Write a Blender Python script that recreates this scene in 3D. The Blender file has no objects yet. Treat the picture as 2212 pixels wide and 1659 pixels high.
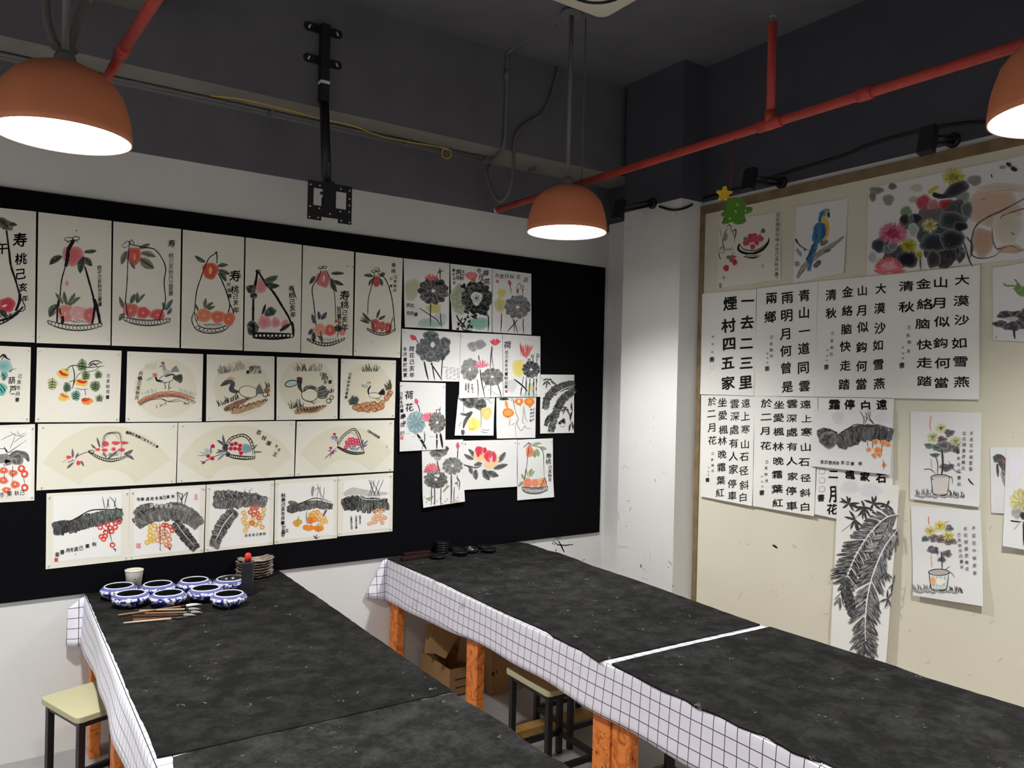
import bpy, bmesh, math, random
import numpy as np
from mathutils import Vector, Matrix
random.seed(7)
sc = bpy.context.scene
COL = sc.collection
PI = math.pi

# ------------------------------------------------------------------ camera, world, exposure
F, YAW, PITCH, ROLL, HC = 1657.513, 0.596348, -0.003280, 0.023039, 1.6
W, H = 2212, 1659
_r = np.array([math.cos(YAW), -math.sin(YAW), 0.0])
_f = np.array([math.sin(YAW) * math.cos(PITCH), math.cos(YAW) * math.cos(PITCH), math.sin(PITCH)])
_u = np.cross(_r, _f)
CR = _r * math.cos(ROLL) + _u * math.sin(ROLL)
CU = -_r * math.sin(ROLL) + _u * math.cos(ROLL)
CF = _f
cam = bpy.data.cameras.new('camera')
cam.sensor_fit = 'HORIZONTAL'; cam.sensor_width = 36.0; cam.lens = F / W * 36.0
cam.clip_start = 0.02; cam.clip_end = 60
camo = bpy.data.objects.new('camera', cam); COL.objects.link(camo)
camo.matrix_world = Matrix(((CR[0], CU[0], -CF[0], 0), (CR[1], CU[1], -CF[1], 0), (CR[2], CU[2], -CF[2], HC), (0, 0, 0, 1)))
sc.camera = camo

world = bpy.data.worlds.new('world'); sc.world = world; world.use_nodes = True
world.node_tree.nodes['Background'].inputs[0].default_value = (0.55, 0.6, 0.7, 1)
world.node_tree.nodes['Background'].inputs[1].default_value = 0.0
sc.view_settings.view_transform = 'Standard'; sc.view_settings.look = 'None'
sc.view_settings.gamma = 1.0; sc.view_settings.use_curve_mapping = False
sc.view_settings.exposure = 0.0
sc.cycles.use_denoising = True
sc.cycles.max_bounces = 8; sc.cycles.diffuse_bounces = 6
sc.cycles.sample_clamp_indirect = 4.0

LAMP_Z, LAMP_R = 2.31, 0.189
LAMP_SPOT, LAMP_DISC = 190.0, 9.0     # the watts of a lamp's bulb, the glow of its diffuser
LAMP_TINT = (1.0, 0.985, 0.965)
EXTRA_LAMPS = ((0.17, 0.75), (2.27, -1.25), (0.17, -1.3), (-1.9, 2.7), (-1.9, 0.75))

# ------------------------------------------------------------------ the room's measures (metres)
D, R, TZ = 3.7103, 3.2394, 0.655      # back wall, right wall, table height
X0, Y0, ZC = -2.6, -2.4, 3.36         # left wall, front wall, ceiling
ZPAINT_B, ZPAINT_R = 2.562, 2.612     # where the dark paint starts on the two walls
BX1, BZ0, BZ1 = 3.206, 0.658, 2.333   # black felt board
PIL_X, PIL_Y0, PIL_Y1 = 3.067, 2.93, 3.38
BEAM_Y, BEAM_Z = 3.435, 2.838

def hit(px, py, axis, val):
    """The point of the plane axis = val that photograph pixel (px, py) shows."""
    d = CF + (px - W / 2) / F * CR + (H / 2 - py) / F * CU
    o = np.array([0, 0, HC]); t = (val - o[axis]) / d[axis]
    return Vector(o + d * t)

def hits(P, axis, val):
    P = np.asarray(P, float)
    d = CF + np.multiply.outer((P[:, 0] - W / 2) / F, CR) + np.multiply.outer((H / 2 - P[:, 1]) / F, CU)
    o = np.array([0, 0, HC]); t = (np.asarray(val) - o[axis]) / d[:, axis]
    return o + d * t[:, None]

def lin(c):
    """sRGB 0..255 to linear."""
    out = []
    for v in c[:3]:
        v = v / 255.0
        out.append(v / 12.92 if v <= 0.04045 else ((v + 0.055) / 1.055) ** 2.4)
    return tuple(out)

# ------------------------------------------------------------------ materials
def mat(name, rgb, rough=0.6, metal=0.0, noise=0.0, nscale=20.0, bump=0.0, bscale=80.0, rgb2=None, emit=None, spec=0.5):
    m = bpy.data.materials.new(name); m.use_nodes = True
    nt = m.node_tree; b = nt.nodes['Principled BSDF']
    c = lin(rgb)
    b.inputs['Base Color'].default_value = (*c, 1)
    b.inputs['Roughness'].default_value = rough
    b.inputs['Metallic'].default_value = metal
    b.inputs['Specular IOR Level'].default_value = spec
    tc = nt.nodes.new('ShaderNodeTexCoord')
    if noise > 0 or rgb2:
        n = nt.nodes.new('ShaderNodeTexNoise'); n.inputs['Scale'].default_value = nscale; n.inputs['Detail'].default_value = 5
        nt.links.new(tc.outputs['Object'], n.inputs['Vector'])
        r = nt.nodes.new('ShaderNodeValToRGB')
        c2 = lin(rgb2) if rgb2 else tuple(min(1, v * (1 + noise)) for v in c)
        c1 = c if rgb2 else tuple(v * (1 - noise) for v in c)
        r.color_ramp.elements[0].position = 0.35; r.color_ramp.elements[1].position = 0.65
        r.color_ramp.elements[0].color = (*c1, 1); r.color_ramp.elements[1].color = (*c2, 1)
        nt.links.new(n.outputs['Fac'], r.inputs['Fac']); nt.links.new(r.outputs['Color'], b.inputs['Base Color'])
    if bump > 0:
        n2 = nt.nodes.new('ShaderNodeTexNoise'); n2.inputs['Scale'].default_value = bscale; n2.inputs['Detail'].default_value = 3
        nt.links.new(tc.outputs['Object'], n2.inputs['Vector'])
        bp = nt.nodes.new('ShaderNodeBump'); bp.inputs['Strength'].default_value = bump; bp.inputs['Distance'].default_value = 0.01
        nt.links.new(n2.outputs['Fac'], bp.inputs['Height']); nt.links.new(bp.outputs['Normal'], b.inputs['Normal'])
    if emit:
        b.inputs['Emission Color'].default_value = (*emit[0], 1); b.inputs['Emission Strength'].default_value = emit[1]
    return m

M = {}
M['white_wall'] = mat('white_wall_paint', (222, 222, 220), 0.7, noise=0.025, nscale=3, bump=0.03, bscale=60)
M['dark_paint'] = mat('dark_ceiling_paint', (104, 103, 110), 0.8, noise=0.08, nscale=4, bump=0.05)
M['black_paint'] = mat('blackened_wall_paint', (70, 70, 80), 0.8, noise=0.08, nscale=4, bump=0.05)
M['beam_under'] = mat('grey_beam_underside', (132, 126, 120), 0.8, noise=0.08, nscale=5)
M['floor'] = mat('grey_floor', (150, 150, 150), 0.55, noise=0.12, nscale=3)
M['board_black'] = mat('black_felt_board', (9, 9, 13), 0.95, noise=0.15, nscale=120, spec=0.1)
M['cream_panel'] = mat('cream_panel', (222, 217, 197), 0.75, noise=0.03, nscale=2)
M['trim_brown'] = mat('brown_wood_trim', (128, 108, 78), 0.6, noise=0.2, nscale=14)
M['black_metal'] = mat('black_metal', (24, 24, 28), 0.45)
M['black_plastic'] = mat('black_plastic', (20, 20, 22), 0.4)
M['grey_conduit'] = mat('grey_conduit', (112, 112, 112), 0.5)
M['dark_hose'] = mat('dark_hose', (104, 101, 97), 0.6)
M['red_pipe'] = mat('red_pipe_paint', (186, 64, 54), 0.5, noise=0.1, nscale=12)
M['yellow_wire'] = mat('yellow_wire', (205, 180, 40), 0.5)
M['orange_shade'] = mat('orange_shade', (226, 138, 96), 0.55, noise=0.03, nscale=6)
M['shade_inner'] = mat('white_enamel', (235, 232, 225), 0.5)
M['ivory_plastic'] = mat('ivory_plastic', (232, 226, 204), 0.45)
M['dark_slot'] = mat('dark_slot', (30, 30, 34), 0.7)
M['stool_seat'] = mat('stool_seat_board', (180, 176, 140), 0.5)
M['stool_frame'] = mat('stool_frame', (22, 21, 24), 0.4)
M['cardboard'] = mat('cardboard', (150, 118, 78), 0.85, noise=0.08, nscale=6)
M['cardboard_in'] = mat('cardboard_inside', (104, 82, 58), 0.9)
M['tape'] = mat('packing_tape', (176, 148, 106), 0.35)
M['plank'] = mat('pale_plank', (178, 140, 78), 0.6, noise=0.15, nscale=15)
M['cup_paper'] = mat('white_paper_cup', (232, 228, 214), 0.6)
M['ink_black'] = mat('black_ceramic', (18, 18, 20), 0.3)
M['bottle'] = mat('black_ink_bottle', (34, 36, 40), 0.4)
M['red_cap'] = mat('red_cap', (220, 44, 30), 0.35)
M['dark_wood'] = mat('dark_red_wood', (44, 26, 24), 0.35)
M['brass'] = mat('bamboo_handle', (138, 98, 58), 0.4)
M['pale_handle'] = mat('pale_brush_handle', (178, 162, 142), 0.3)
M['bristle_grey'] = mat('grey_bristle', (150, 148, 144), 0.8)
M['bristle_dark'] = mat('dark_bristle', (62, 60, 60), 0.8)
M['bamboo_mat'] = mat('bamboo_mat', (104, 68, 34), 0.6, noise=0.25, nscale=90)
M['tree_green'] = mat('green_foam', (80, 130, 36), 0.6)
M['star_yellow'] = mat('yellow_foam', (228, 188, 46), 0.6)
M['foam_dot'] = mat('pale_green_dot', (170, 214, 120), 0.6)
M['red_string'] = mat('dark_red_string', (120, 28, 36), 0.7)
M['white_plastic'] = mat('white_plastic', (226, 226, 224), 0.5)
M['grey_duct'] = mat('grey_duct', (112, 108, 100), 0.6)
M['palette'] = mat('pearl_palette', (128, 112, 100), 0.35, rgb2=(186, 172, 160), nscale=25)
M['water'] = mat('ink_water', (120, 126, 122), 0.08)
M['shaded_inside'] = mat('shaded_inner_glaze', (34, 32, 40), 0.3)  # dark reflections inside the bowls, put into the inner glaze's colour

def glaze():
    m = bpy.data.materials.new('blue_white_porcelain'); m.use_nodes = True
    nt = m.node_tree; b = nt.nodes['Principled BSDF']; b.inputs['Roughness'].default_value = 0.18
    tc = nt.nodes.new('ShaderNodeTexCoord'); sep = nt.nodes.new('ShaderNodeSeparateXYZ')
    nt.links.new(tc.outputs['Object'], sep.inputs[0])
    n = nt.nodes.new('ShaderNodeTexNoise'); n.inputs['Scale'].default_value = 58; n.inputs['Detail'].default_value = 4
    n.inputs['Distortion'].default_value = 0.8
    nt.links.new(tc.outputs['Object'], n.inputs['Vector'])
    zr = nt.nodes.new('ShaderNodeMapRange'); zr.inputs['From Min'].default_value = 0.002; zr.inputs['From Max'].default_value = 0.0525
    nt.links.new(sep.outputs['Z'], zr.inputs['Value'])
    # band of solid blue near the shoulder, painted leaves below, white lip
    rb = nt.nodes.new('ShaderNodeValToRGB'); e = rb.color_ramp.elements
    rb.color_ramp.interpolation = 'CONSTANT'
    e[0].position = 0; e[0].color = (0.42,) * 3 + (1,)
    e[1].position = 0.26; e[1].color = (0.455,) * 3 + (1,)
    for p, v in ((0.62, 0.56), (0.80, 0.05), (0.955, 0.99)):
        x = e.new(p); x.color = (v, v, v, 1)
    nt.links.new(zr.outputs[0], rb.inputs[0])
    lt = nt.nodes.new('ShaderNodeMath'); lt.operation = 'GREATER_THAN'
    nt.links.new(n.outputs['Fac'], lt.inputs[0]); nt.links.new(rb.outputs[0], lt.inputs[1])
    mx = nt.nodes.new('ShaderNodeMix'); mx.data_type = 'RGBA'
    mx.inputs[6].default_value = (*lin((222, 226, 232)), 1); mx.inputs[7].default_value = (*lin((40, 44, 124)), 1)
    sh = nt.nodes.new('ShaderNodeMath'); sh.operation = 'GREATER_THAN'; sh.inputs[1].default_value = 0.80; nt.links.new(zr.outputs[0], sh.inputs[0])
    m2 = nt.nodes.new('ShaderNodeMix'); m2.data_type = 'RGBA'; m2.inputs[6].default_value = (*lin((40, 44, 124)), 1); m2.inputs[7].default_value = (*lin((104, 106, 172)), 1)
    nt.links.new(sh.outputs[0], m2.inputs[0]); nt.links.new(m2.outputs[2], mx.inputs[7])
    nt.links.new(lt.outputs[0], mx.inputs[0]); nt.links.new(mx.outputs[2], b.inputs['Base Color'])
    return m
M['glaze'] = glaze()

def felt(lighten=0):
    m = bpy.data.materials.new('charcoal_felt'); m.use_nodes = True
    nt = m.node_tree; b = nt.nodes['Principled BSDF']
    b.inputs['Roughness'].default_value = 0.95; b.inputs['Specular IOR Level'].default_value = 0.1
    tc = nt.nodes.new('ShaderNodeTexCoord')
    n = nt.nodes.new('ShaderNodeTexNoise'); n.inputs['Scale'].default_value = 11; n.inputs['Detail'].default_value = 12; n.inputs['Roughness'].default_value = 0.8
    nt.links.new(tc.outputs['Object'], n.inputs['Vector'])
    r = nt.nodes.new('ShaderNodeValToRGB'); e = r.color_ramp.elements
    e[0].position = 0.44; e[0].color = (*lin((23 + lighten,) * 2 + (22 + lighten,)), 1); e[1].position = 0.78; e[1].color = (*lin((57 + 2 * lighten,) * 2 + (56 + 2 * lighten,)), 1)
    nt.links.new(n.outputs['Fac'], r.inputs['Fac'])
    # dried flecks of white paint
    v = nt.nodes.new('ShaderNodeTexVoronoi'); v.inputs['Scale'].default_value = 13
    nw = nt.nodes.new('ShaderNodeTexNoise'); nw.inputs['Scale'].default_value = 90
    nt.links.new(tc.outputs['Object'], nw.inputs['Vector'])
    ad = nt.nodes.new('ShaderNodeMixRGB'); ad.blend_type = 'ADD'; ad.inputs[0].default_value = 0.06
    nt.links.new(tc.outputs['Object'], ad.inputs[1]); nt.links.new(nw.outputs['Color'], ad.inputs[2])
    nt.links.new(ad.outputs[0], v.inputs['Vector'])
    sw = nt.nodes.new('ShaderNodeSeparateColor'); nt.links.new(v.outputs['Color'], sw.inputs[0])
    sz = nt.nodes.new('ShaderNodeMath'); sz.operation = 'POWER'; sz.inputs[1].default_value = 6.0; nt.links.new(sw.outputs[0], sz.inputs[0])
    s2 = nt.nodes.new('ShaderNodeMath'); s2.operation = 'MULTIPLY'; s2.inputs[1].default_value = 0.085; nt.links.new(sz.outputs[0], s2.inputs[0])
    lt = nt.nodes.new('ShaderNodeMath'); lt.operation = 'LESS_THAN'; lt.inputs[1].default_value = 0.08
    nt.links.new(v.outputs['Distance'], lt.inputs[0])
    mx = nt.nodes.new('ShaderNodeMix'); mx.data_type = 'RGBA'; mx.inputs[7].default_value = (*lin((112, 112, 108)), 1)
    nt.links.new(lt.outputs[0], mx.inputs[0]); nt.links.new(r.outputs[0], mx.inputs[6])
    nt.links.new(mx.outputs[2], b.inputs['Base Color'])
    n2 = nt.nodes.new('ShaderNodeTexNoise'); n2.inputs['Scale'].default_value = 260
    nt.links.new(tc.outputs['Object'], n2.inputs['Vector'])
    bp = nt.nodes.new('ShaderNodeBump'); bp.inputs['Strength'].default_value = 0.4; bp.inputs['Distance'].default_value = 0.004
    nt.links.new(n2.outputs['Fac'], bp.inputs['Height']); nt.links.new(bp.outputs['Normal'], b.inputs['Normal'])
    return m
M['felt'] = felt(); M['dusty_lit_felt'] = felt(9)  # near mat: some dust, plus lamp light put into a lighter felt colour

def burl():
    m = bpy.data.materials.new('orange_burl_veneer'); m.use_nodes = True
    nt = m.node_tree; b = nt.nodes['Principled BSDF']; b.inputs['Roughness'].default_value = 0.45
    tc = nt.nodes.new('ShaderNodeTexCoord')
    n = nt.nodes.new('ShaderNodeTexNoise'); n.inputs['Scale'].default_value = 16; n.inputs['Detail'].default_value = 4; n.inputs['Distortion'].default_value = 2.2
    nt.links.new(tc.outputs['Object'], n.inputs['Vector'])
    r = nt.nodes.new('ShaderNodeValToRGB'); e = r.color_ramp.elements
    e[0].position = 0.3; e[0].color = (*lin((176, 84, 26)), 1); e[1].position = 0.55; e[1].color = (*lin((236, 140, 62)), 1)
    nt.links.new(n.outputs['Fac'], r.inputs['Fac'])
    n2 = nt.nodes.new('ShaderNodeTexNoise'); n2.inputs['Scale'].default_value = 26; n2.inputs['Detail'].default_value = 2; n2.inputs['Distortion'].default_value = 3
    nt.links.new(tc.outputs['Object'], n2.inputs['Vector'])
    r2 = nt.nodes.new('ShaderNodeValToRGB'); e = r2.color_ramp.elements
    e[0].position = 0.66; e[0].color = (0, 0, 0, 1); e[1].position = 0.69; e[1].color = (1, 1, 1, 1)
    nt.links.new(n2.outputs['Fac'], r2.inputs['Fac'])
    mx = nt.nodes.new('ShaderNodeMix'); mx.data_type = 'RGBA'; mx.inputs[7].default_value = (*lin((46, 22, 10)), 1)
    nt.links.new(r2.outputs[0], mx.inputs[0]); nt.links.new(r.outputs[0], mx.inputs[6])
    nt.links.new(mx.outputs[2], b.inputs['Base Color'])
    return m
M['burl'] = burl()

def checked_cloth():
    m = bpy.data.materials.new('white_checked_cloth'); m.use_nodes = True
    nt = m.node_tree; b = nt.nodes['Principled BSDF']; b.inputs['Roughness'].default_value = 0.6
    uv = nt.nodes.new('ShaderNodeUVMap'); uv.uv_map = 'UVMap'
    sep = nt.nodes.new('ShaderNodeSeparateXYZ'); nt.links.new(uv.outputs[0], sep.inputs[0])
    outs = []
    for ax in ('X', 'Y'):
        d = nt.nodes.new('ShaderNodeMath'); d.operation = 'DIVIDE'; d.inputs[1].default_value = 0.0425
        nt.links.new(sep.outputs[ax], d.inputs[0])
        f = nt.nodes.new('ShaderNodeMath'); f.operation = 'FRACT'; nt.links.new(d.outputs[0], f.inputs[0])
        l = nt.nodes.new('ShaderNodeMath'); l.operation = 'LESS_THAN'; l.inputs[1].default_value = 0.06
        nt.links.new(f.outputs[0], l.inputs[0]); outs.append(l)
    mxx = nt.nodes.new('ShaderNodeMath'); mxx.operation = 'MAXIMUM'
    nt.links.new(outs[0].outputs[0], mxx.inputs[0]); nt.links.new(outs[1].outputs[0], mxx.inputs[1])
    # faint ink smudges in the weave
    tc = nt.nodes.new('ShaderNodeTexCoord')
    n = nt.nodes.new('ShaderNodeTexNoise'); n.inputs['Scale'].default_value = 9; n.inputs['Detail'].default_value = 6
    nt.links.new(tc.outputs['Object'], n.inputs['Vector'])
    r = nt.nodes.new('ShaderNodeValToRGB'); e = r.color_ramp.elements
    e[0].position = 0.66; e[0].color = (*lin((238, 237, 247)), 1); e[1].position = 0.82; e[1].color = (*lin((140, 140, 146)), 1)
    nt.links.new(n.outputs['Fac'], r.inputs['Fac'])
    mx = nt.nodes.new('ShaderNodeMix'); mx.data_type = 'RGBA'; mx.inputs[7].default_value = (*lin((26, 26, 34)), 1)
    nt.links.new(mxx.outputs[0], mx.inputs[0]); nt.links.new(r.outputs[0], mx.inputs[6])
    nt.links.new(mx.outputs[2], b.inputs['Base Color'])
    return m
M['cloth'] = checked_cloth()

# ------------------------------------------------------------------ mesh building
class MB:
    def __init__(s): s.v = []; s.f = []; s.mi = []; s.uv = {}; s.smooth = []
    def add(s, vs, fs, mi=0, smooth=False):
        b = len(s.v); s.v += [tuple(v) for v in vs]
        for f in fs: s.f.append([b + i for i in f]); s.mi.append(mi); s.smooth.append(smooth)
        return b
    def box(s, x0, x1, y0, y1, z0, z1, mi=0):
        s.add([(x0, y0, z0), (x1, y0, z0), (x1, y1, z0), (x0, y1, z0), (x0, y0, z1), (x1, y0, z1), (x1, y1, z1), (x0, y1, z1)],
              [(0, 3, 2, 1), (4, 5, 6, 7), (0, 1, 5, 4), (1, 2, 6, 5), (2, 3, 7, 6), (3, 0, 4, 7)], mi)
    def obox(s, c, ax, ay, az, mi=0):
        """box from its centre and three half-axes"""
        c = Vector(c); ax = Vector(ax); ay = Vector(ay); az = Vector(az)
        vs = [c + sx * ax + sy * ay + sz * az for sz in (-1, 1) for sx, sy in ((-1, -1), (1, -1), (1, 1), (-1, 1))]
        s.add(vs, [(0, 3, 2, 1), (4, 5, 6, 7), (0, 1, 5, 4), (1, 2, 6, 5), (2, 3, 7, 6), (3, 0, 4, 7)], mi)
    def tube(s, pts, r, n=10, mi=0, caps=True):
        pts = [Vector(p) for p in pts]; rs = r if isinstance(r, (list, tuple)) else [r] * len(pts)
        rings = []; up = None
        for i, p in enumerate(pts):
            t = (pts[min(i + 1, len(pts) - 1)] - pts[max(i - 1, 0)]).normalized()
            if up is None: up = t.orthogonal().normalized()
            up = (up - t * up.dot(t)).normalized(); w = t.cross(up)
            rings.append([p + rs[i] * (math.cos(2 * PI * k / n) * up + math.sin(2 * PI * k / n) * w) for k in range(n)])
        b = s.add([v for rg in rings for v in rg], [], mi)
        for i in range(len(pts) - 1):
            for k in range(n):
                s.f.append([b + i * n + k, b + i * n + (k + 1) % n, b + (i + 1) * n + (k + 1) % n, b + (i + 1) * n + k]); s.mi.append(mi); s.smooth.append(True)
        if caps:
            s.f.append([b + k for k in range(n)][::-1]); s.mi.append(mi); s.smooth.append(False)
            s.f.append([b + (len(pts) - 1) * n + k for k in range(n)]); s.mi.append(mi); s.smooth.append(False)
    def cyl(s, c, r, h, n=24, mi=0): s.tube([c, (c[0], c[1], c[2] + h)], r, n, mi)
    def lathe(s, prof, n=40, c=(0, 0, 0), mi=0, scallop=0, amp=0.0, caps=True):
        """revolve (r, z) pairs; scallop: that many lobes on the rim"""
        b = len(s.v)
        for (r, z) in prof:
            for k in range(n):
                a = 2 * PI * k / n; rr = r * (1 + amp * abs(math.cos(scallop * a / 2))) if scallop else r
                s.v.append((c[0] + rr * math.cos(a), c[1] + rr * math.sin(a), c[2] + z))
        for i in range(len(prof) - 1):
            for k in range(n):
                s.f.append([b + i * n + k, b + i * n + (k + 1) % n, b + (i + 1) * n + (k + 1) % n, b + (i + 1) * n + k]); s.mi.append(mi); s.smooth.append(True)
        for i, rev in ((0, True), (len(prof) - 1, False)):
            if caps and prof[i][0] > 1e-6:
                f = [b + i * n + k for k in range(n)]
                s.f.append(f[::-1] if rev else f); s.mi.append(mi); s.smooth.append(False)
    def prism(s, poly, o, ex, ey, ez, mi=0):
        """extrude a 2-D outline: points o + x*ex + y*ey, thickness vector ez"""
        o = Vector(o); ex = Vector(ex); ey = Vector(ey); ez = Vector(ez); n = len(poly)
        vs = [o + x * ex + y * ey for x, y in poly]; vs += [v + ez for v in vs]
        s.add(vs, [list(range(n))[::-1], list(range(n, 2 * n))] + [(i, (i + 1) % n, n + (i + 1) % n, n + i) for i in range(n)], mi)
    def build(s, name, mats, parent=None, loc=None, bevel=0):
        me = bpy.data.meshes.new(name); me.from_pydata(s.v, [], s.f)
        for m in (mats if isinstance(mats, (list, tuple)) else [mats]): me.materials.append(m)
        me.polygons.foreach_set('material_index', s.mi); me.polygons.foreach_set('use_smooth', s.smooth)
        if s.uv:
            l = me.uv_layers.new(name='UVMap')
            for lp in me.loops: l.data[lp.index].uv = s.uv.get(lp.vertex_index, (0, 0))
        bm = bmesh.new(); bm.from_mesh(me); bmesh.ops.remove_doubles(bm, verts=bm.verts, dist=1e-6) if not s.uv else None
        bmesh.ops.recalc_face_normals(bm, faces=bm.faces); bm.to_mesh(me); bm.free()
        o = bpy.data.objects.new(name, me); COL.objects.link(o)
        if loc is not None: o.location = loc
        if parent is not None: o.parent = parent
        if bevel:
            md = o.modifiers.new('bevel', 'BEVEL'); md.width = bevel; md.segments = 2; md.limit_method = 'ANGLE'; md.angle_limit = math.radians(50)
        return o

def tag(o, label, cat, group=None, kind=None):
    o['label'] = label; o['category'] = cat
    if group: o['group'] = group
    if kind: o['kind'] = kind
    return o
def struct(o): o['kind'] = 'structure'; return o
def thing(name, label, cat, loc=(0, 0, 0), rz=0.0, group=None):
    o = bpy.data.objects.new(name, None); o.empty_display_size = 0.05; COL.objects.link(o)
    o.location = loc; o.rotation_euler = (0, 0, rz); return tag(o, label, cat, group)
def copy_thing(o, loc, rz, label):
    kids = [c for c in bpy.data.objects if c.parent == o]
    r = o.copy(); COL.objects.link(r); r.location = loc; r.rotation_euler = (0, 0, rz); r['label'] = label
    for c in kids:
        k = c.copy(); COL.objects.link(k); k.parent = r
        for g in [g for g in bpy.data.objects if g.parent == c]:
            q = g.copy(); COL.objects.link(q); q.parent = k
    return r
def smooth_path(pts, n=8):
    """Catmull-Rom through the points"""
    P = [Vector(p) for p in pts]; out = []
    for i in range(len(P) - 1):
        a = P[max(i - 1, 0)]; b = P[i]; c = P[i + 1]; d = P[min(i + 2, len(P) - 1)]
        for k in range(n):
            t = k / n
            out.append(0.5 * ((2 * b) + (c - a) * t + (2 * a - 5 * b + 4 * c - d) * t * t + (3 * b - a - 3 * c + d) * t ** 3))
    out.append(P[-1]); return out

# ------------------------------------------------------------------ the setting
T = 0.12
b = MB(); b.box(X0 - T, R + T, Y0 - T, D + T, -T, 0); struct(b.build('floor', M['floor']))
b = MB(); b.box(X0 - T, R + T, Y0 - T, D + T, ZC, ZC + T); struct(b.build('ceiling', M['dark_paint']))
# back wall: white below, the dark ceiling paint above; dried ink marks below the board
b = MB(); b.box(X0 - T, R + T, D, D + T, 0, ZPAINT_B, 0); b.box(X0 - T, R + T, D, D + T, ZPAINT_B, ZC, 1)
def wall_mark(mb, pts, w, axis, val, off, mi, org=Vector((0, 0, 0))):
    """a dried brush mark on a wall: a ribbon through photograph pixels, 0.6 mm thick"""
    n = len(pts)
    L = []; Rr = []
    for i, (x, y) in enumerate(pts):
        x0, y0 = pts[max(i - 1, 0)]; x1, y1 = pts[min(i + 1, n - 1)]
        dx, dy = x1 - x0, y1 - y0; l = math.hypot(dx, dy) or 1
        ww = w * 0.8 * (0.35 + 0.65 * math.sin(PI * (0.15 + 0.7 * i / max(1, n - 1)))) / 2
        L.append(hit(x - dy / l * ww, y + dx / l * ww, axis, val - off)); Rr.append(hit(x + dy / l * ww, y - dx / l * ww, axis, val - off))
    mb.add([p - org for p in L + Rr], [(i, i + 1, n + i + 1, n + i) for i in range(n - 1)], mi)
for pts, w in (([(1197, 1170), (1205, 1177), (1222, 1178), (1238, 1176)], 3), ([(1206, 1168), (1213, 1180), (1219, 1193)], 4),
               ([(1196, 1168), (1193, 1174), (1199, 1176)], 2), ([(1198, 1161), (1203, 1163), (1212, 1161)], 2),
               ([(1202, 1186), (1200, 1191)], 3), ([(1258, 1211), (1264, 1208)], 2)):
    wall_mark(b, pts, w, 1, D, 0.0006, 2)
struct(b.build('wall_back', [M['white_wall'], M['dark_paint'], M['ink_black']]))
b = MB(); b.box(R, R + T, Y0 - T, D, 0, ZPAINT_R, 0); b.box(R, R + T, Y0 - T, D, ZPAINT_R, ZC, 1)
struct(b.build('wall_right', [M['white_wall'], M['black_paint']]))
b = MB(); b.box(X0 - T, X0, Y0 - T, D, 0, ZPAINT_B, 0); b.box(X0 - T, X0, Y0 - T, D, ZPAINT_B, ZC, 1)
struct(b.build('wall_left', [M['white_wall'], M['dark_paint']]))
b = MB(); b.box(X0, R, Y0 - T, Y0, 0, ZPAINT_B, 0); b.box(X0, R, Y0 - T, Y0, ZPAINT_B, ZC, 1)
struct(b.build('wall_front', [M['white_wall'], M['dark_paint']]))
# pilaster against the right wall, with its own smudges
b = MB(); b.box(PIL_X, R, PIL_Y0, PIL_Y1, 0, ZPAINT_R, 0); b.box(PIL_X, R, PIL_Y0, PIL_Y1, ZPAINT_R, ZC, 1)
M['smudge'] = mat('grey_smudge', (204, 204, 202), 0.8)
M['smudge_brown'] = mat('brown_smudge', (198, 186, 180), 0.8)
for pts, w, mi in (([(1415, 1035), (1415, 1041)], 2, 2), ([(1355, 1082), (1360, 1082)], 1.6, 2), ([(1363, 1095), (1360, 1104)], 1.6, 2),
                   ([(1384, 1219), (1385, 1226)], 4, 2), ([(1389, 1227), (1394, 1233), (1399, 1236)], 3, 3), ([(1390, 1228), (1391, 1229)], 3, 2),
                   ([(1454, 1264), (1452, 1268)], 2.2, 2), ([(1443, 1211), (1448, 1216), (1451, 1221)], 6, 4), ([(1443, 1225), (1444, 1227)], 2.4, 2),
                   ([(1334, 1180), (1344, 1181), (1357, 1183)], 6, 3), ([(1335, 1105), (1336, 1118), (1338, 1126)], 3, 4), ([(1342, 1143), (1342, 1153)], 1.6, 3),
                   ([(1352, 1138), (1353, 1136)], 1.6, 2), ([(1343, 1013), (1349, 1006), (1359, 1013)], 5, 3), ([(1432, 1022), (1436, 1020)], 6, 3),
                   ([(1400, 1188), (1403, 1190), (1406, 1215)], 2, 3), ([(1392, 1198), (1393, 1210)], 2, 3), ([(1355, 488), (1361, 494), (1366, 495)], 5, 3),
                   ([(1399, 571), (1400, 592)], 2, 3), ([(1453, 455), (1464, 465)], 5, 3), ([(1374, 961), (1375, 963)], 1.5, 2), ([(1404, 940), (1406, 942)], 2, 4),
                   ([(1410, 1228), (1411, 1231)], 2, 3), ([(1345, 1230), (1350, 1232)], 3, 3), ([(1385, 1248), (1400, 1252)], 4, 3),
                   ([(1411, 925), (1412, 927)], 1.6, 2), ([(1405, 952), (1406, 954)], 1.6, 2), ([(1412, 900), (1412, 903)], 1.6, 2), ([(1352, 823), (1354, 826)], 3, 4)):
    wall_mark(b, pts, w, 0, PIL_X, 0.0006, mi)
struct(b.build('wall_pilaster', [M['white_wall'], M['black_paint'], M['ink_black'], M['smudge'], M['smudge_brown']]))
# dropped beam along the back wall
b = MB(); b.box(X0, R, BEAM_Y, D, BEAM_Z, ZC); b.mi[0] = 1; struct(b.build('ceiling_beam', [M['dark_paint'], M['beam_under']]))

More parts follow.
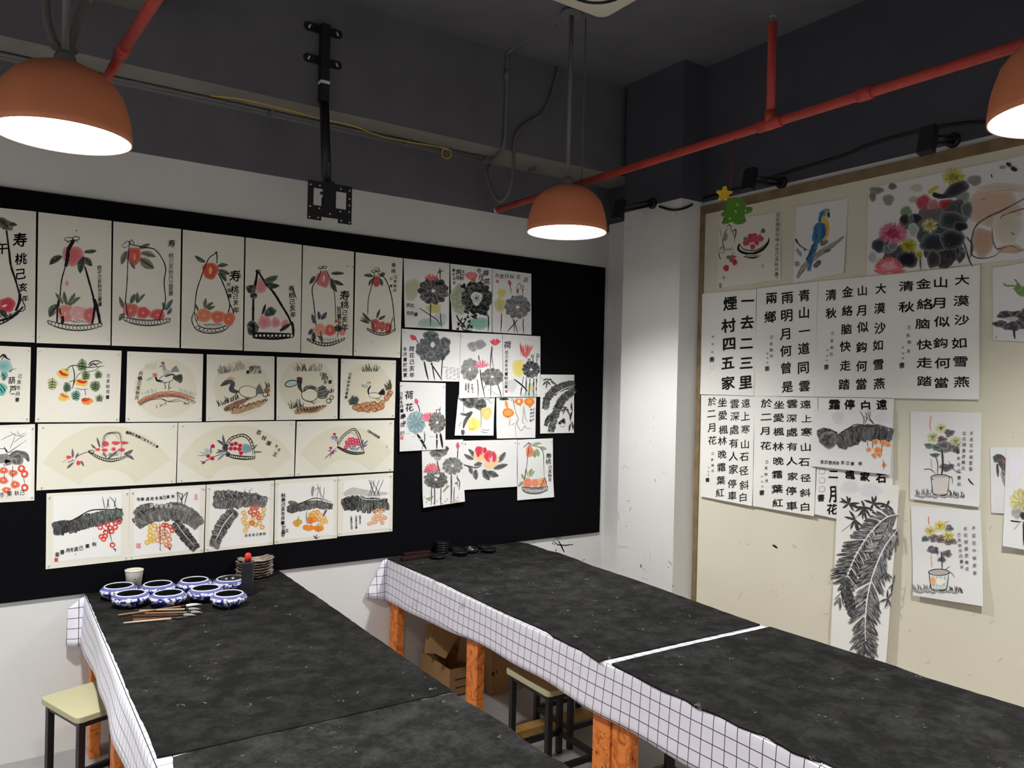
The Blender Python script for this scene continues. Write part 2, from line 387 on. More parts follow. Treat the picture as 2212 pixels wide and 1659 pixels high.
# ------------------------------------------------------------------ the two display boards
b = MB(); b.box(-1.6, BX1, D - 0.012, D - 0.0016, BZ0, BZ1)
tag(b.build('display_board', M['board_black']), 'long black felt display board on the white back wall', 'display board')
PB = D - 0.012          # front of the black board
PZ1 = 2.586; PY1 = 2.935
cb = thing('display_board', 'cream display board with brown wooden trim on the right wall', 'display board', (R - 0.0016, 1.2, 0))
PR = R - 0.0156
b = MB(); b.box(-0.014, 0, -2.4, PY1 - 0.03 - 1.2, 0.15, PZ1 - 0.03)
M['smudge_cream'] = mat('grey_smudge_on_cream', (202, 198, 182), 0.8)
for x0, y0, x1, y1, w, mi in ((1669, 1177, 1679, 1184, 6, 1), (1711, 1177, 1721, 1184, 6, 2), (1613, 1175, 1621, 1177, 4, 2), (1597, 1170, 1598, 1176, 3, 2), (1567, 1166, 1567, 1170, 3, 2), (1594, 1295, 1603, 1279, 3, 2), (1663, 1279, 1669, 1277, 3, 2), (1635, 1266, 1638, 1263, 3, 2),
                              (1676, 1282, 1678, 1288, 3, 2), (1690, 1264, 1695, 1261, 3, 2), (1753, 1247, 1758, 1242, 3, 2), (1778, 1328, 1790, 1324, 4, 2), (2066, 1318, 2075, 1314, 4, 2), (2100, 1330, 2106, 1324, 3, 2), (2138, 1347, 2147, 1338, 4, 2), (1998, 1432, 2010, 1430, 5, 2), (2090, 1460, 2098, 1458, 4, 2), (2136, 1145, 2141, 1136, 4, 2),
                              (2155, 1430, 2166, 1420, 4, 2), (1962, 1366, 1968, 1360, 4, 2), (2046, 1240, 2050, 1236, 3, 2), (2186, 945, 2190, 944, 4, 2)):
    wall_mark(b, [(x0, y0), ((x0 + x1) / 2 + .5, (y0 + y1) / 2), (x1, y1)], w, 0, PR, 0.0006, mi, Vector((R - 0.0016, 1.2, 0)))
cpan = b.build('panel', [M['cream_panel'], M['ink_black'], M['smudge_cream']], cb)
b = MB(); b.box(-0.022, 0, -2.4, PY1 - 1.2, PZ1 - 0.045, PZ1); b.build('top_trim', M['trim_brown'], cb)
b = MB(); b.box(-0.022, 0, PY1 - 0.036 - 1.2, PY1 - 1.2, 0.15, PZ1 - 0.045); b.build('side_trim', M['trim_brown'], cb)

# ------------------------------------------------------------------ pendant lamps
def dome_profile():
    return [(0.189, 0.0), (0.189, 0.02), (0.185, 0.055), (0.178, 0.09), (0.162, 0.14), (0.138, 0.172), (0.108, 0.196), (0.07, 0.213), (0.03, 0.222)]
def pendant(loc, label):
    t = thing('pendant_lamp', label, 'lamp', loc, 0, 'orange dome pendant lamps')
    b = MB(); out = dome_profile(); inn = [(r - 0.003, z - 0.002 if z > 0.1 else z) for r, z in out]
    b.lathe(out, 64, mi=0, caps=False)
    b.lathe(inn[::-1], 64, mi=1, caps=False)
    n = 64; o2 = len(out) * n
    for i in range(n):   # the rolled rim joins the two skins
        b.f.append([i, (i + 1) % n, o2 + (len(inn) - 1) * n + (i + 1) % n, o2 + (len(inn) - 1) * n + i]); b.mi.append(0); b.smooth.append(False)
    b.build('lamp_shade', [M['orange_shade'], M['shade_inner']], t)
    b = MB(); b.lathe([(0.0, 0.012), (0.176, 0.012), (0.18, 0.016), (0.176, 0.02), (0.0, 0.02)], 48)
    d = b.build('diffuser', M['lamp_glow'], t); d['label'] = 'glowing white diffuser'
    b = MB(); b.lathe([(0.0, 0.215), (0.032, 0.215), (0.03, 0.245), (0.018, 0.26), (0.0, 0.262)], 24); b.build('lamp_cap', M['grey_conduit'], t)
    b = MB(); b.cyl((0, 0, 0.255), 0.0105, ZC - loc[2] - 0.255 - 0.02, 14); b.build('stem', M['grey_conduit'], t)
    b = MB(); b.cyl((0, 0, ZC - loc[2] - 0.025), 0.05, 0.025, 24); b.build('ceiling_rose', M['grey_conduit'], t)
    l = bpy.data.lights.new('bulb', 'SPOT'); l.energy = LAMP_SPOT; l.color = LAMP_TINT; l.spot_size = math.radians(136); l.spot_blend = 0.9
    l.shadow_soft_size = 0.06
    lo = bpy.data.objects.new('bulb', l); COL.objects.link(lo); lo.parent = t; lo.location = (0, 0, 0.004)
    return t
M['lamp_glow'] = mat('lamp_glow', (255, 255, 255), 0.5, emit=(LAMP_TINT, LAMP_DISC))
LC = (2.244, 2.874, LAMP_Z); LL = (0.169, 2.707, LAMP_Z); LR = (2.269, 0.826, LAMP_Z)
pendant(LC, 'orange dome pendant lamp hanging before the corner pilaster')
pendant(LL, 'orange dome pendant lamp hanging over the table with the porcelain bowls')
pendant(LR, 'orange dome pendant lamp nearest the large flower painting, cut by the frame')
for x, y in EXTRA_LAMPS:      # the rest of the rows, outside the picture
    pendant((x, y, LAMP_Z), 'orange dome pendant lamp behind the camera')

# ------------------------------------------------------------------ tables, cloths, felts
def table(x0, x1, y0, y1, legs, label):
    t = thing('art_table', label, 'table', ((x0 + x1) / 2, (y0 + y1) / 2, 0), 0, 'cloth covered art tables')
    cx, cy = (x0 + x1) / 2, (y0 + y1) / 2
    b = MB(); b.box(x0 + 0.006 - cx, x1 - 0.006 - cx, y0 - cy, y1 - cy, 0.62, TZ - 0.006); b.build('tabletop', M['burl'], t)
    for yy in legs:
        for s in (0, 1):
            xa = x0 + 0.016 if s == 0 else x1 - 0.056
            b = MB(); b.box(xa - cx, xa + 0.04 - cx, yy - 0.045 - cy, yy + 0.045 - cy, 0, 0.62); b.build('leg', M['burl'], t, bevel=0.003)
    return t
T1X = (0.345, 1.170); T2X = (1.745, 2.560)
table(*T1X, 2.004, D - 0.005, (2.06, 2.9, 3.62), 'art table holding the porcelain bowls, against the back wall')
table(*T1X, 0.25, 1.996, (1.94, 1.1, 0.32), 'art table in the left row, nearest the camera')
table(*T2X, 1.952, D - 0.005, (1.999, 2.86, 3.645), 'art table holding the black ink dishes, in the corner by the pilaster')
table(*T2X, 0.25, 1.944, (1.899, 1.1, 0.32), 'art table in the right row, nearest the camera below the fern scroll')

def cloth(x0, x1, y0, y1, drops, label, flap, seed, gap=None):
    rnd = random.Random(seed); ph = [rnd.uniform(0, 6.28) for _ in range(6)]
    zt = TZ - 0.0045; b = MB(); n = 90
    fr = [k / 8 for k in range(8)]          # from the hem (0) up to the table edge (1)
    prof = [(x0 - 0.004, f) for f in fr] + [(x0 - 0.003, 1.0), (x0 + 0.001, 1.1)] + [(x0 + (x1 - x0) * k / 8, 1.1) for k in range(1, 8)] + [(x1 - 0.001, 1.1), (x1 + 0.003, 1.0)] + [(x1 + 0.004, f) for f in fr[::-1]]
    vs = []; m = len(prof); uvs = []
    for j in range(n + 1):
        y = y0 + (y1 - y0) * j / n
        drop = np.interp(y, *zip(*drops)) + 0.003 * math.sin(5 * y + ph[2]) + 0.002 * math.sin(13 * y + ph[3])
        for i, (x, f) in enumerate(prof):
            d = max(0.0, 1 - f); xx = x; zz = zt if f > 1 else zt - 0.004 - (drop - 0.004) * d
            left = x < (x0 + x1) / 2
            if d > 0.02: xx = x + (-1 if left else 1) * d * max(0.0, 0.006 * math.sin(5 * y + ph[0]) + 0.004 * math.sin(14 * y + ph[1]) + 0.012)
            vs.append((xx, y, zz)); uvs.append((y, (zz - zt if f <= 1 else xx - x0) if left or f > 1 else x1 - x0 + zt - zz))
    b.add(vs, [(j * m + i, j * m + i + 1, (j + 1) * m + i + 1, (j + 1) * m + i) for j in range(n) for i in range(m - 1)], 0, True)
    for q, w in enumerate(uvs): b.uv[q] = w
    drop = drops[-1][1]
    # the corner that flares out at the wall end
    P = [hit(px, py, 1, flap[1]) for px, py in flap[0]]
    k = 8; fv = []
    for i in range(k + 1):
        for j in range(k + 1):
            s, t = i / k, j / k
            p = (P[0] * (1 - s) + P[1] * s) * (1 - t) + (P[3] * (1 - s) + P[2] * s) * t
            p.y -= 0.012 * math.sin(s * PI * 1.2) * t; fv.append(p)
    b2 = MB(); base = b2.add(fv, [(i * (k + 1) + j, i * (k + 1) + j + 1, (i + 1) * (k + 1) + j + 1, (i + 1) * (k + 1) + j) for i in range(k) for j in range(k)], 0, True)
    for q, p in enumerate(fv): b2.uv[base + q] = (p.x + 0.02, p.z - zt)
    o = b.build('tablecloth', M['cloth']); fl = b2.build('corner_fold', M['cloth'], o)
    md = fl.modifiers.new('thickness', 'SOLIDIFY'); md.thickness = 0.0012; md.offset = 0
    md = o.modifiers.new('thickness', 'SOLIDIFY'); md.thickness = 0.0012; md.offset = 0
    return tag(o, label, 'tablecloth', 'white checked tablecloths')
cloth(T1X[0], T1X[1], 0.24, D - 0.004, [(0.2, 0.15), (2.3, 0.15), (2.9, 0.165), (3.3, 0.182), (3.71, 0.184)], 'white checked tablecloth on the left row of tables, under the bowls',
      ([(182, 1287), (146, 1316), (143, 1397), (181, 1394)], 3.672), 3)
cloth(T2X[0], T2X[1], 0.24, D - 0.004, [(0.2, 0.176), (1.6, 0.177), (2.2, 0.166), (2.86, 0.172), (3.2, 0.19), (3.53, 0.205), (3.71, 0.222)], 'white checked tablecloth on the right row of tables, under the ink dishes',
      ([(836, 1206), (826, 1212), (789, 1290), (836, 1296)], 3.692), 5)

def felt_mat(outline, label, seed, extra=(), m='felt'):
    P = [hit(px, py, 2, TZ) for px, py in outline] + [Vector((x, y, TZ)) for x, y in extra]
    rnd = random.Random(seed); Q = []
    for i, p in enumerate(P):       # edges of cut felt are never quite straight
        q = P[(i + 1) % len(P)]; k = max(1, int((q - p).length / 0.03))
        for j in range(k): Q.append(p.lerp(q, j / k) + Vector((rnd.uniform(-1, 1), rnd.uniform(-1, 1), 0)) * 0.0016)
    b = MB(); n = len(Q)
    vs = [(p.x, p.y, TZ - 0.003) for p in Q] + [(p.x, p.y, TZ + 0.002) for p in Q]
    b.add(vs, [list(range(n))[::-1], list(range(n, 2 * n))] + [(i, (i + 1) % n, n + (i + 1) % n, n + i) for i in range(n)])
    return tag(b.build('felt_mat', M[m]), label, 'felt mat', 'charcoal felt mats')
felt_mat([(185, 1283), (201, 1317), (227, 1378), (255, 1438), (282, 1506), (307, 1558), (330, 1608), (339, 1636), (440, 1616), (690, 1560), (978, 1493.5),
          (900, 1440), (780, 1356), (700, 1300), (603, 1233.5), (400, 1257)], 'charcoal felt mat under the porcelain bowls, below the black board', 1)
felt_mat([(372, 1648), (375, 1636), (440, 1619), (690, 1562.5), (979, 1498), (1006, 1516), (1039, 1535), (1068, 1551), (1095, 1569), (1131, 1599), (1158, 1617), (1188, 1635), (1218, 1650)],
         'charcoal felt mat with scuffs, nearest the camera in the left row', 2, [(1.168, 1.3), (1.165, 0.27), (0.36, 0.27)], 'dusty_lit_felt')
felt_mat([(838, 1207), (900, 1234), (960, 1261), (1009, 1285), (1063, 1311), (1122, 1338), (1180, 1363.5), (1195, 1375), (1236, 1396), (1251, 1402), (1275, 1418), (1294, 1430),
          (1300, 1426.5), (1470, 1388), (1641, 1349.5), (1560, 1321), (1496, 1297.6), (1392, 1260), (1316, 1234.5), (1280, 1223), (1244, 1208), (1205, 1194), (1183, 1189.5), (1161, 1181), (1141, 1175), (1122, 1171.5), (1100, 1172)],
         'charcoal felt mat under the black ink dishes, with white flecks', 3)
felt_mat([(1321, 1434), (1395, 1474), (1436, 1494), (1481, 1513), (1502, 1527), (1556, 1548), (1597, 1570), (1655, 1591), (1712, 1626), (1774, 1647)],
         'charcoal felt mat beside the hanging fern scroll, at the lower right', 4,
         [(1.76, 1.2), (1.758, 0.27), (2.556, 0.27)] + [tuple(hit(px, py, 2, TZ))[:2] for px, py in ((2212, 1529.5), (2001, 1465), (1935, 1440), (1799, 1397), (1663, 1354.5), (1500, 1391))])

# ------------------------------------------------------------------ stools
def stool(loc, rz, label, s=0.3, h=0.415):
    t = thing('stool', label, 'stool', (loc[0], loc[1], 0), rz, 'black framed stools with pale seats')
    r = 0.02; a = s / 2; out = []
    for cx, cy, a0 in ((a - r, a - r, 0), (-a + r, a - r, 90), (-a + r, -a + r, 180), (a - r, -a + r, 270)):
        out += [(cx + r * math.cos(math.radians(a0 + q)), cy + r * math.sin(math.radians(a0 + q))) for q in (0, 30, 60, 90)]
    b = MB(); b.prism(out, (0, 0, h - 0.022), (1, 0, 0), (0, 1, 0), (0, 0, 0.022)); b.build('seat', M['stool_seat'], t, bevel=0.003)
    q = a - 0.026; w = 0.011
    for sx in (-1, 1):
        for sy in (-1, 1):
            b = MB(); b.box(sx * q - w, sx * q + w, sy * q - w, sy * q + w, 0, h - 0.022); b.build('leg', M['stool_frame'], t)
    for z, nm in ((0.09, 'stretcher'), (h - 0.034, 'apron')):
        for sx in (-1, 1):
            b = MB(); b.box(sx * q - w * 0.8, sx * q + w * 0.8, -q + w, q - w, z - w, z + w); b.build(nm, M['stool_frame'], t)
            b = MB(); b.box(-q + w, q - w, sx * q - w * 0.8, sx * q + w * 0.8, z - w, z + w); b.build(nm, M['stool_frame'], t)
    return t
stool((0.348, 3.172), math.radians(20), 'stool with a pale seat half under the left table, by the white wall', 0.285, 0.412)
stool((1.935, 2.485), 0, 'stool with a pale seat under the right table, its seat edge in view', 0.3, 0.412)
stool((2.245, 2.735), 0, 'stool behind the pale seated one, only its black legs in view', 0.3, 0.412)
stool((2.12, 2.02), 0, 'stool behind the widest orange leg, only its black legs in view', 0.3, 0.412)

# ------------------------------------------------------------------ cartons and a plank under the right table
def carton(x0, x1, y0, y1, h, label, flap=None, marks=()):
    t = thing('cardboard_box', label, 'box', ((x0 + x1) / 2, (y0 + y1) / 2, 0), 0, 'cartons under the right table')
    cx, cy = (x0 + x1) / 2, (y0 + y1) / 2; w = 0.004; a, c = (x1 - x0) / 2, (y1 - y0) / 2
    b = MB()
    b.box(-a, a, -c, -c + w, 0.001, h); b.box(-a, a, c - w, c, 0.001, h); b.box(-a, -a + w, -c + w, c - w, 0.001, h); b.box(a - w, a, -c + w, c - w, 0.001, h)
    b.box(-a + w, a - w, -c + w, c - w, 0.001, 0.001 + w); b.build('body', M['cardboard'], t)
    if flap is None:
        b = MB(); b.box(-a + w, a - w, -c + w, c - w, h - w, h); b.build('lid', M['cardboard'], t)
    if marks:
        for (u0, u1, z0, z1) in marks:
            b = MB(); b.box(u0 - cx, u1 - cx, -c - 0.0008, -c, z0, z1); b.build('printed_mark', M['dark_slot'], t)
    return t
hb = hit(945, 1428, 1, 3.48).z
cx0, cy0 = 2.015, 3.50
def cq(pts): return [hit(x, y, 1, yy) - Vector((cx0, cy0, 0)) for x, y, yy in pts]
def qflap(t, pts):
    P = cq(pts); n = (P[1] - P[0]).cross(P[3] - P[0]).normalized() * 0.004; b = MB()
    b.add(P + [p + n for p in P], [(0, 3, 2, 1), (4, 5, 6, 7), (0, 1, 5, 4), (1, 2, 6, 5), (2, 3, 7, 6), (3, 0, 4, 7)]); b.build('flap', M['cardboard'], t)
t = carton(1.93, 2.10, 3.34, 3.66, hb, 'open cardboard box with a raised flap, between the orange table legs', (), [(1.96, 2.04, hb - 0.06, hb - 0.054), (1.965, 2.05, hb - 0.10, hb - 0.095), (1.965, 2.04, hb - 0.14, hb - 0.134), (1.965, 2.03, hb - 0.18, hb - 0.175)])
qflap(t, [(943, 1346, 3.40), (990, 1374, 3.36), (962, 1423, 3.335), (918, 1400, 3.37)]); qflap(t, [(921, 1350, 3.50), (944, 1347, 3.47), (938, 1412, 3.47), (917, 1411, 3.50)]); qflap(t, [(996, 1372, 3.42), (1012, 1380, 3.40), (1010, 1432, 3.40), (986, 1428, 3.43)])
carton(2.13, 2.49, 3.26, 3.66, 0.40, 'closed cardboard box with printed marks, behind the pale stool seat',
       None, [(2.25, 2.31, 0.20, 0.215), (2.315, 2.33, 0.205, 0.225), (2.13, 2.145, 0.10, 0.12), (2.155, 2.162, 0.11, 0.125), (2.20, 2.26, 0.29, 0.296)])
b = MB(); b.box(1.92, 2.50, 2.77, 2.83, 0.0005, 0.05)
tag(b.build('wooden_plank', M['plank'], bevel=0.003), 'pale wooden plank lying on the floor behind the stool legs', 'plank')

# ------------------------------------------------------------------ things on the bowl table
ZF = TZ + 0.0022
def on_table(px, py, z=ZF): return hit(px, py, 2, z)
def bowl_mesh():
    b = MB()
    out = [(0.0, 0.0), (0.040, 0.0), (0.044, 0.004), (0.060, 0.014), (0.071, 0.027), (0.072, 0.034), (0.066, 0.044), (0.058, 0.0495), (0.055, 0.0525), (0.0515, 0.0525), (0.0505, 0.049)]
    inn = [(0.058, 0.040), (0.063, 0.031), (0.058, 0.018), (0.045, 0.008), (0.0, 0.006)]
    b.lathe(out, 48, caps=False); b.lathe([out[-1]] + inn, 48, mi=1, caps=False); return b
bowls = []
BL = [((302, 548), 'at the left end, just before the paper cup'), ((447, 612), 'at the front left, above the brush tails'), ((722, 515), 'in the back row, right of the paper cup'),
      ((818, 612), 'in the front row, above the middle of the brushes'), ((1112, 473), 'in the back row, second from the ink bottle'), ((1192, 570), 'in the middle, behind the brush tips'),
      ((1472, 458), 'holding a black dish, partly behind the ink bottle'), ((1467, 622), 'at the front right, nearest the ink bottle foot')]
bowl_pos = []
for i, ((cx, cy), where) in enumerate(BL):
    p = on_table(200 + cx / 5.027, 1170 + cy / 5.027, ZF + 0.027); p.z = ZF; bowl_pos.append(p)
for _ in range(60):      # standing bowls touch at most
    for i in range(len(bowl_pos)):
        for j in range(i):
            d = bowl_pos[i] - bowl_pos[j]; l = d.length
            if l < 0.1455:
                m = d.normalized() * (0.1456 - l) / 2; bowl_pos[i] += m; bowl_pos[j] -= m
for i, (p, (_, where)) in enumerate(zip(bowl_pos, BL)):
    lab = 'blue and white brush washer ' + where
    if i == 0:
        t = thing('brush_washer', lab, 'bowl', p, 0, 'porcelain brush washers on the left table')
        bowl_mesh().build('bowl', [M['glaze'], M['shaded_inside']], t)
        b = MB(); b.lathe([(0.0, 0.026), (0.0605, 0.026), (0.0605, 0.0265), (0.0, 0.0265)], 32); b.build('water', M['water'], t)
        first_bowl = t
    else: copy_thing(first_bowl, p, i * 0.9, lab)
p = bowl_pos[6]
b = MB(); b.lathe([(0.0, 0.0), (0.03, 0.0), (0.042, 0.012), (0.046, 0.026), (0.044, 0.026), (0.039, 0.013), (0.028, 0.003), (0.0, 0.003)], 40)
tag(b.build('ink_dish', M['ink_black'], loc=(p.x + 0.004, p.y - 0.003, p.z + 0.028)), 'black dish nested in the bowl behind the ink bottle', 'dish')
# paper cup
p = on_table(289, 1275)
t = thing('paper_cup', 'white paper cup standing behind the left bowls', 'cup', p)
b = MB(); b.lathe([(0.0, 0.004), (0.0255, 0.004), (0.026, 0.0), (0.027, 0.0), (0.036, 0.086), (0.0365, 0.088), (0.0345, 0.088), (0.0345, 0.086), (0.0262, 0.008), (0.0, 0.008)], 36); b.build('cup', M['cup_paper'], t)
b = MB(); b.lathe([(0.0348, 0.0862), (0.0376, 0.0862), (0.0378, 0.088), (0.037, 0.0898), (0.0352, 0.0898), (0.0348, 0.088), (0.0348, 0.0862)], 36, caps=False); b.build('rolled_rim', M['cup_paper'], t)
for dx, dz, s in ((0.002, 0.055, 0.0022), (-0.004, 0.032, 0.0012), (-0.0015, 0.032, 0.0012), (0.001, 0.032, 0.0012), (0.0035, 0.032, 0.0012), (0.006, 0.032, 0.0012)):
    r = 0.027 + 0.009 * dz / 0.086; a = -PI / 2 - 0.09 + dx / r
    b = MB(); b.obox((r * math.cos(a), r * math.sin(a), dz), (-s * math.sin(a), s * math.cos(a), 0), (0.0004 * math.cos(a), 0.0004 * math.sin(a), 0), (0, 0, s)); b.build('printed_mark', M['dark_slot'], t)
# ink bottle
p = on_table(534, 1284)
t = thing('ink_bottle', 'tall black square ink bottle with a red cap', 'bottle', p, math.radians(-24))
b = MB(); b.box(-0.0235, 0.0235, -0.0235, 0.0235, 0, 0.142); b.build('bottle_body', M['bottle'], t, bevel=0.004)
b = MB(); b.lathe([(0.0, 0.140), (0.012, 0.140), (0.012, 0.150), (0.0, 0.150)], 24); b.build('neck', M['bottle'], t)
b = MB(); b.lathe([(0.0, 0.147), (0.0145, 0.147), (0.0145, 0.160), (0.012, 0.174), (0.006, 0.179), (0.0, 0.18)], 28); c = b.build('cap', M['red_cap'], t); c['label'] = 'red pointed cap'
# stack of flower shaped palettes
p = on_table(200 + 1757 / 5.027, 1170 + 372 / 5.027)
pal0 = None; NP = 7
PL = ['lowest in the stack, on the felt', 'second from the bottom of the stack', 'third from the bottom of the stack', 'in the middle of the stack', 'third from the top of the stack', 'second from the top of the stack', 'topmost of the stack beside the red cap']
for i in range(NP):
    lab = 'pearly flower-shaped paint palette ' + PL[i]
    loc = (p.x + 0.004 * math.sin(i * 2.3), p.y + 0.004 * math.cos(i * 1.7), p.z + i * 0.0125)
    if pal0 is None:
        pal0 = thing('paint_palette', lab, 'palette', loc, 0, 'stacked paint palettes')
        b = MB(); b.lathe([(0.0, 0.0), (0.05, 0.0), (0.066, 0.004), (0.076, 0.0105), (0.078, 0.0115), (0.072, 0.0115), (0.060, 0.0065), (0.030, 0.005), (0.024, 0.0085), (0.020, 0.0085), (0.016, 0.005), (0.0, 0.005)], 72, scallop=12, amp=0.10)
        b.build('dish', M['palette'], pal0)
        om = mat('ochre_paint', (196, 150, 60), 0.6)
        for a, rr in ((0.4, 0.045), (2.1, 0.045), (4.0, 0.042)):
            b = MB(); b.lathe([(0.0, 0.0058), (0.009, 0.0058), (0.008, 0.0068), (0.0, 0.0072)], 14, c=(rr * math.cos(a), rr * math.sin(a), 0)); b.build('dried_paint', om, pal0)
    else: copy_thing(pal0, loc, i * 0.37, lab)
# brush mat and brushes
c1, c2, c3, c4 = on_table(286, 1330), on_table(380, 1325), on_table(378, 1340), on_table(288, 1344)
b = MB(); vs = []
for k in range(2): vs += [(q.x, q.y, ZF + k * 0.0022) for q in (c1, c2, c3, c4)]
b.add(vs, [(0, 3, 2, 1), (4, 5, 6, 7), (0, 1, 5, 4), (1, 2, 6, 5), (2, 3, 7, 6), (3, 0, 4, 7)])
tag(b.build('bamboo_brush_mat', M['bamboo_mat']), 'small brown bamboo mat lying under the brushes', 'mat')
def brush(a, b_, r, hm, tm, label, z0=0.0):
    A = on_table(*a, ZF + r + z0); B = on_table(*b_, ZF + r + z0); d = (B - A); L = d.length; d.normalize(); rz = math.atan2(d.y, d.x)
    t = thing('calligraphy_brush', label, 'brush', (A.x, A.y, A.z - r), rz, 'calligraphy brushes beside the bowls')
    hl = L * 0.74
    q = MB(); q.tube([(0, 0, r), (0.006, 0, r), (hl * 0.96, 0, r), (hl, 0, r)], [r * 0.4, r * 0.62, r * 0.72, r * 0.8], 12); q.build('handle', hm, t)
    q = MB(); q.tube([(hl, 0, r), (hl + L * 0.06, 0, r)], [r * 0.85, r], 12); q.build('ferrule', M['black_plastic'], t)
    q = MB(); q.tube([(hl + L * 0.06, 0, r), (hl + L * 0.12, 0, r), (hl + L * 0.19, 0, r * 0.95), (L, 0, r * 0.6)], [r * 0.9, r * 1.1, r * 0.8, r * 0.12], 12); q.build('bristles', tm, t)
brush((254, 1329), (436, 1304), 0.006, M['brass'], M['shade_inner'], 'bamboo brush with a white tip, rearmost of the brushes', 0.0022)
brush((300, 1319), (434, 1315), 0.0055, M['pale_handle'], M['bristle_grey'], 'brush with a shiny pale handle, second from the bowls', 0.0022)
brush((312, 1325), (437, 1322), 0.006, M['brass'], M['bristle_grey'], 'brush lying on the bamboo mat with a grey pointed tip', 0.0024)
brush((285, 1332), (424, 1328), 0.006, M['dark_wood'], M['bristle_grey'], 'dark handled brush lying on the middle of the bamboo mat', 0.0024)
brush((266, 1346), (406, 1333), 0.0055, M['pale_handle'], M['bristle_dark'], 'brush with a pale handle and dark tip, nearest the camera', 0.0)
# dark rulers and a dark dish in the shadow at the back
def bar(a, b_, w, h, m, label, name='paperweight', z0=0.0):
    A = on_table(*a); B = on_table(*b_); d = B - A; L = d.length
    q = MB(); q.box(0, L, -w / 2, w / 2, 0, h)
    o = q.build(name, m, loc=(A.x, A.y, ZF + z0), bevel=0.002); o.rotation_euler = (0, 0, math.atan2(d.y, d.x)); return tag(o, label, 'paperweight', 'dark wooden paperweights')
bar((441, 1239), (507, 1228), 0.03, 0.016, M['dark_wood'], 'long black paperweight lying behind the bowls, farther one')
bar((420, 1250), (498, 1241), 0.03, 0.016, M['dark_wood'], 'long dark paperweight lying behind the bowls, nearer one')
def ink_dish(p, h, label, r=0.045, ring=False):
    q = MB()
    if ring: q.lathe([(0.0, 0.0), (r * 0.9, 0.0), (r, 0.004), (r, h), (r * 0.93, h), (r * 0.9, 0.006), (0.0, 0.005)], 40)
    else: q.lathe([(0.0, 0.0), (r * 0.95, 0.0), (r, 0.002), (r, h - 0.008), (r * 1.03, h - 0.007), (r * 1.03, h - 0.001), (r * 0.98, h), (r * 0.7, h), (r * 0.66, h - 0.002), (0.0, h - 0.002)], 40)
    o = q.build('ink_dish', M['ink_black'], loc=p); return tag(o, label, 'ink dish', 'round black ink dishes')
p = on_table(200 + 722 / 5.027, 1170 + 400 / 5.027); ink_dish(p, 0.014, 'round black ink dish in the shadow behind the bowls', 0.05)
# ------------------------------------------------------------------ things on the corner table
def o3(cx, cy): return on_table(780 + cx / 4.096, 1130 + cy / 4.096)
p = o3(712, 262)
for i in range(5): ink_dish((p.x, p.y, p.z + 0.0122 * i), 0.012, 'round black lidded ink dish, ' + ['lowest of the tall stack', 'second from the bottom of the tall stack', 'middle one of the tall stack', 'second from the top of the tall stack', 'topmost of the tall stack'][i], 0.037)
ink_dish(o3(677, 310), 0.016, 'round black ink dish in front of the tall stack', 0.041)
ink_dish(o3(876, 284), 0.024, 'round black ink dish, middle of the front ones', 0.041)
ink_dish(o3(838, 247), 0.022, 'round black ink dish half hidden right of the tall stack', 0.035)
ink_dish(o3(972, 258), 0.026, 'open round black ink dish with a shiny ring rim', 0.038, True)
ink_dish(o3(1127, 256), 0.020, 'round black ink dish at the right end of the row', 0.041)
ink_dish(o3(1082, 226), 0.018, 'round black ink dish at the back, near the board edge', 0.034)
bar((780 + 412 / 4.096, 1130 + 250 / 4.096), (780 + 636 / 4.096, 1130 + 232 / 4.096), 0.032, 0.022, M['dark_wood'], 'dark red paperweight lying under the black board, rearmost of three')
bar((780 + 372 / 4.096, 1130 + 290 / 4.096), (780 + 610 / 4.096, 1130 + 268 / 4.096), 0.03, 0.016, M['dark_wood'], 'dark red paperweight in the middle of three beside the ink stack')
bar((780 + 358 / 4.096, 1130 + 335 / 4.096), (780 + 598 / 4.096, 1130 + 300 / 4.096), 0.035, 0.018, M['dark_wood'], 'dark red paperweight nearest the cloth edge, front of three')

# ------------------------------------------------------------------ pipes, conduits, wires under the ceiling
PZ, PX = 2.565, 2.345
t = thing('sprinkler_pipe', 'red sprinkler pipe running past the right lamp above the cream board', 'pipe', (PX, 1.81, PZ))
b = MB(); b.tube([(0.0, -3.8, 0), (0.0, 1.83, 0)], 0.0165, 16); b.build('pipe', M['red_pipe'], t)
b = MB(); b.cyl((0, 0, 0.01), 0.0155, 0.36, 16); b.build('riser', M['red_pipe'], t)
b = MB(); b.tube([(0, -0.05, 0), (0, 0.05, 0)], 0.0215, 16); b.tube([(0, 0, 0), (0, 0, 0.045)], 0.021, 16); b.build('tee', M['red_pipe'], t)
b = MB(); b.tube([(0, -0.395, 0), (0, -0.345, 0)], 0.0215, 16); b.build('coupling', M['red_pipe'], t)
b = MB(); b.tube([(0, 1.83, 0), (0, 1.845, 0)], 0.0165, 16); b.build('end_cap', M['white_plastic'], t)
b = MB(); b.lathe([(0, 0.368), (0.008, 0.368), (0.008, 0.385), (0.003, 0.386), (0.003, 0.39), (0.014, 0.391), (0.014, 0.394), (0, 0.394)], 14); b.build('sprinkler_head', M['grey_conduit'], t)
for yy in (-0.9, 1.083):
    b = MB(); b.cyl((0, yy, 0.012), 0.0025, ZC - PZ - 0.012, 8); b.tube([(0, yy - 0.01, 0), (0, yy + 0.01, 0)], 0.019, 14); b.build('hanger', M['dark_paint'], t)
A = hit(212, 202, 2, 2.585); B = hit(262, 115, 2, 2.585); C = hit(335, 0, 2, 2.585)
t = thing('sprinkler_pipe', 'red sprinkler pipe running over the left lamp', 'pipe', A)
dd = (C - B).normalized(); far = C + dd * 2.6
b = MB(); b.tube([B - A, far - A], 0.0165, 16); b.build('pipe', M['red_pipe'], t)
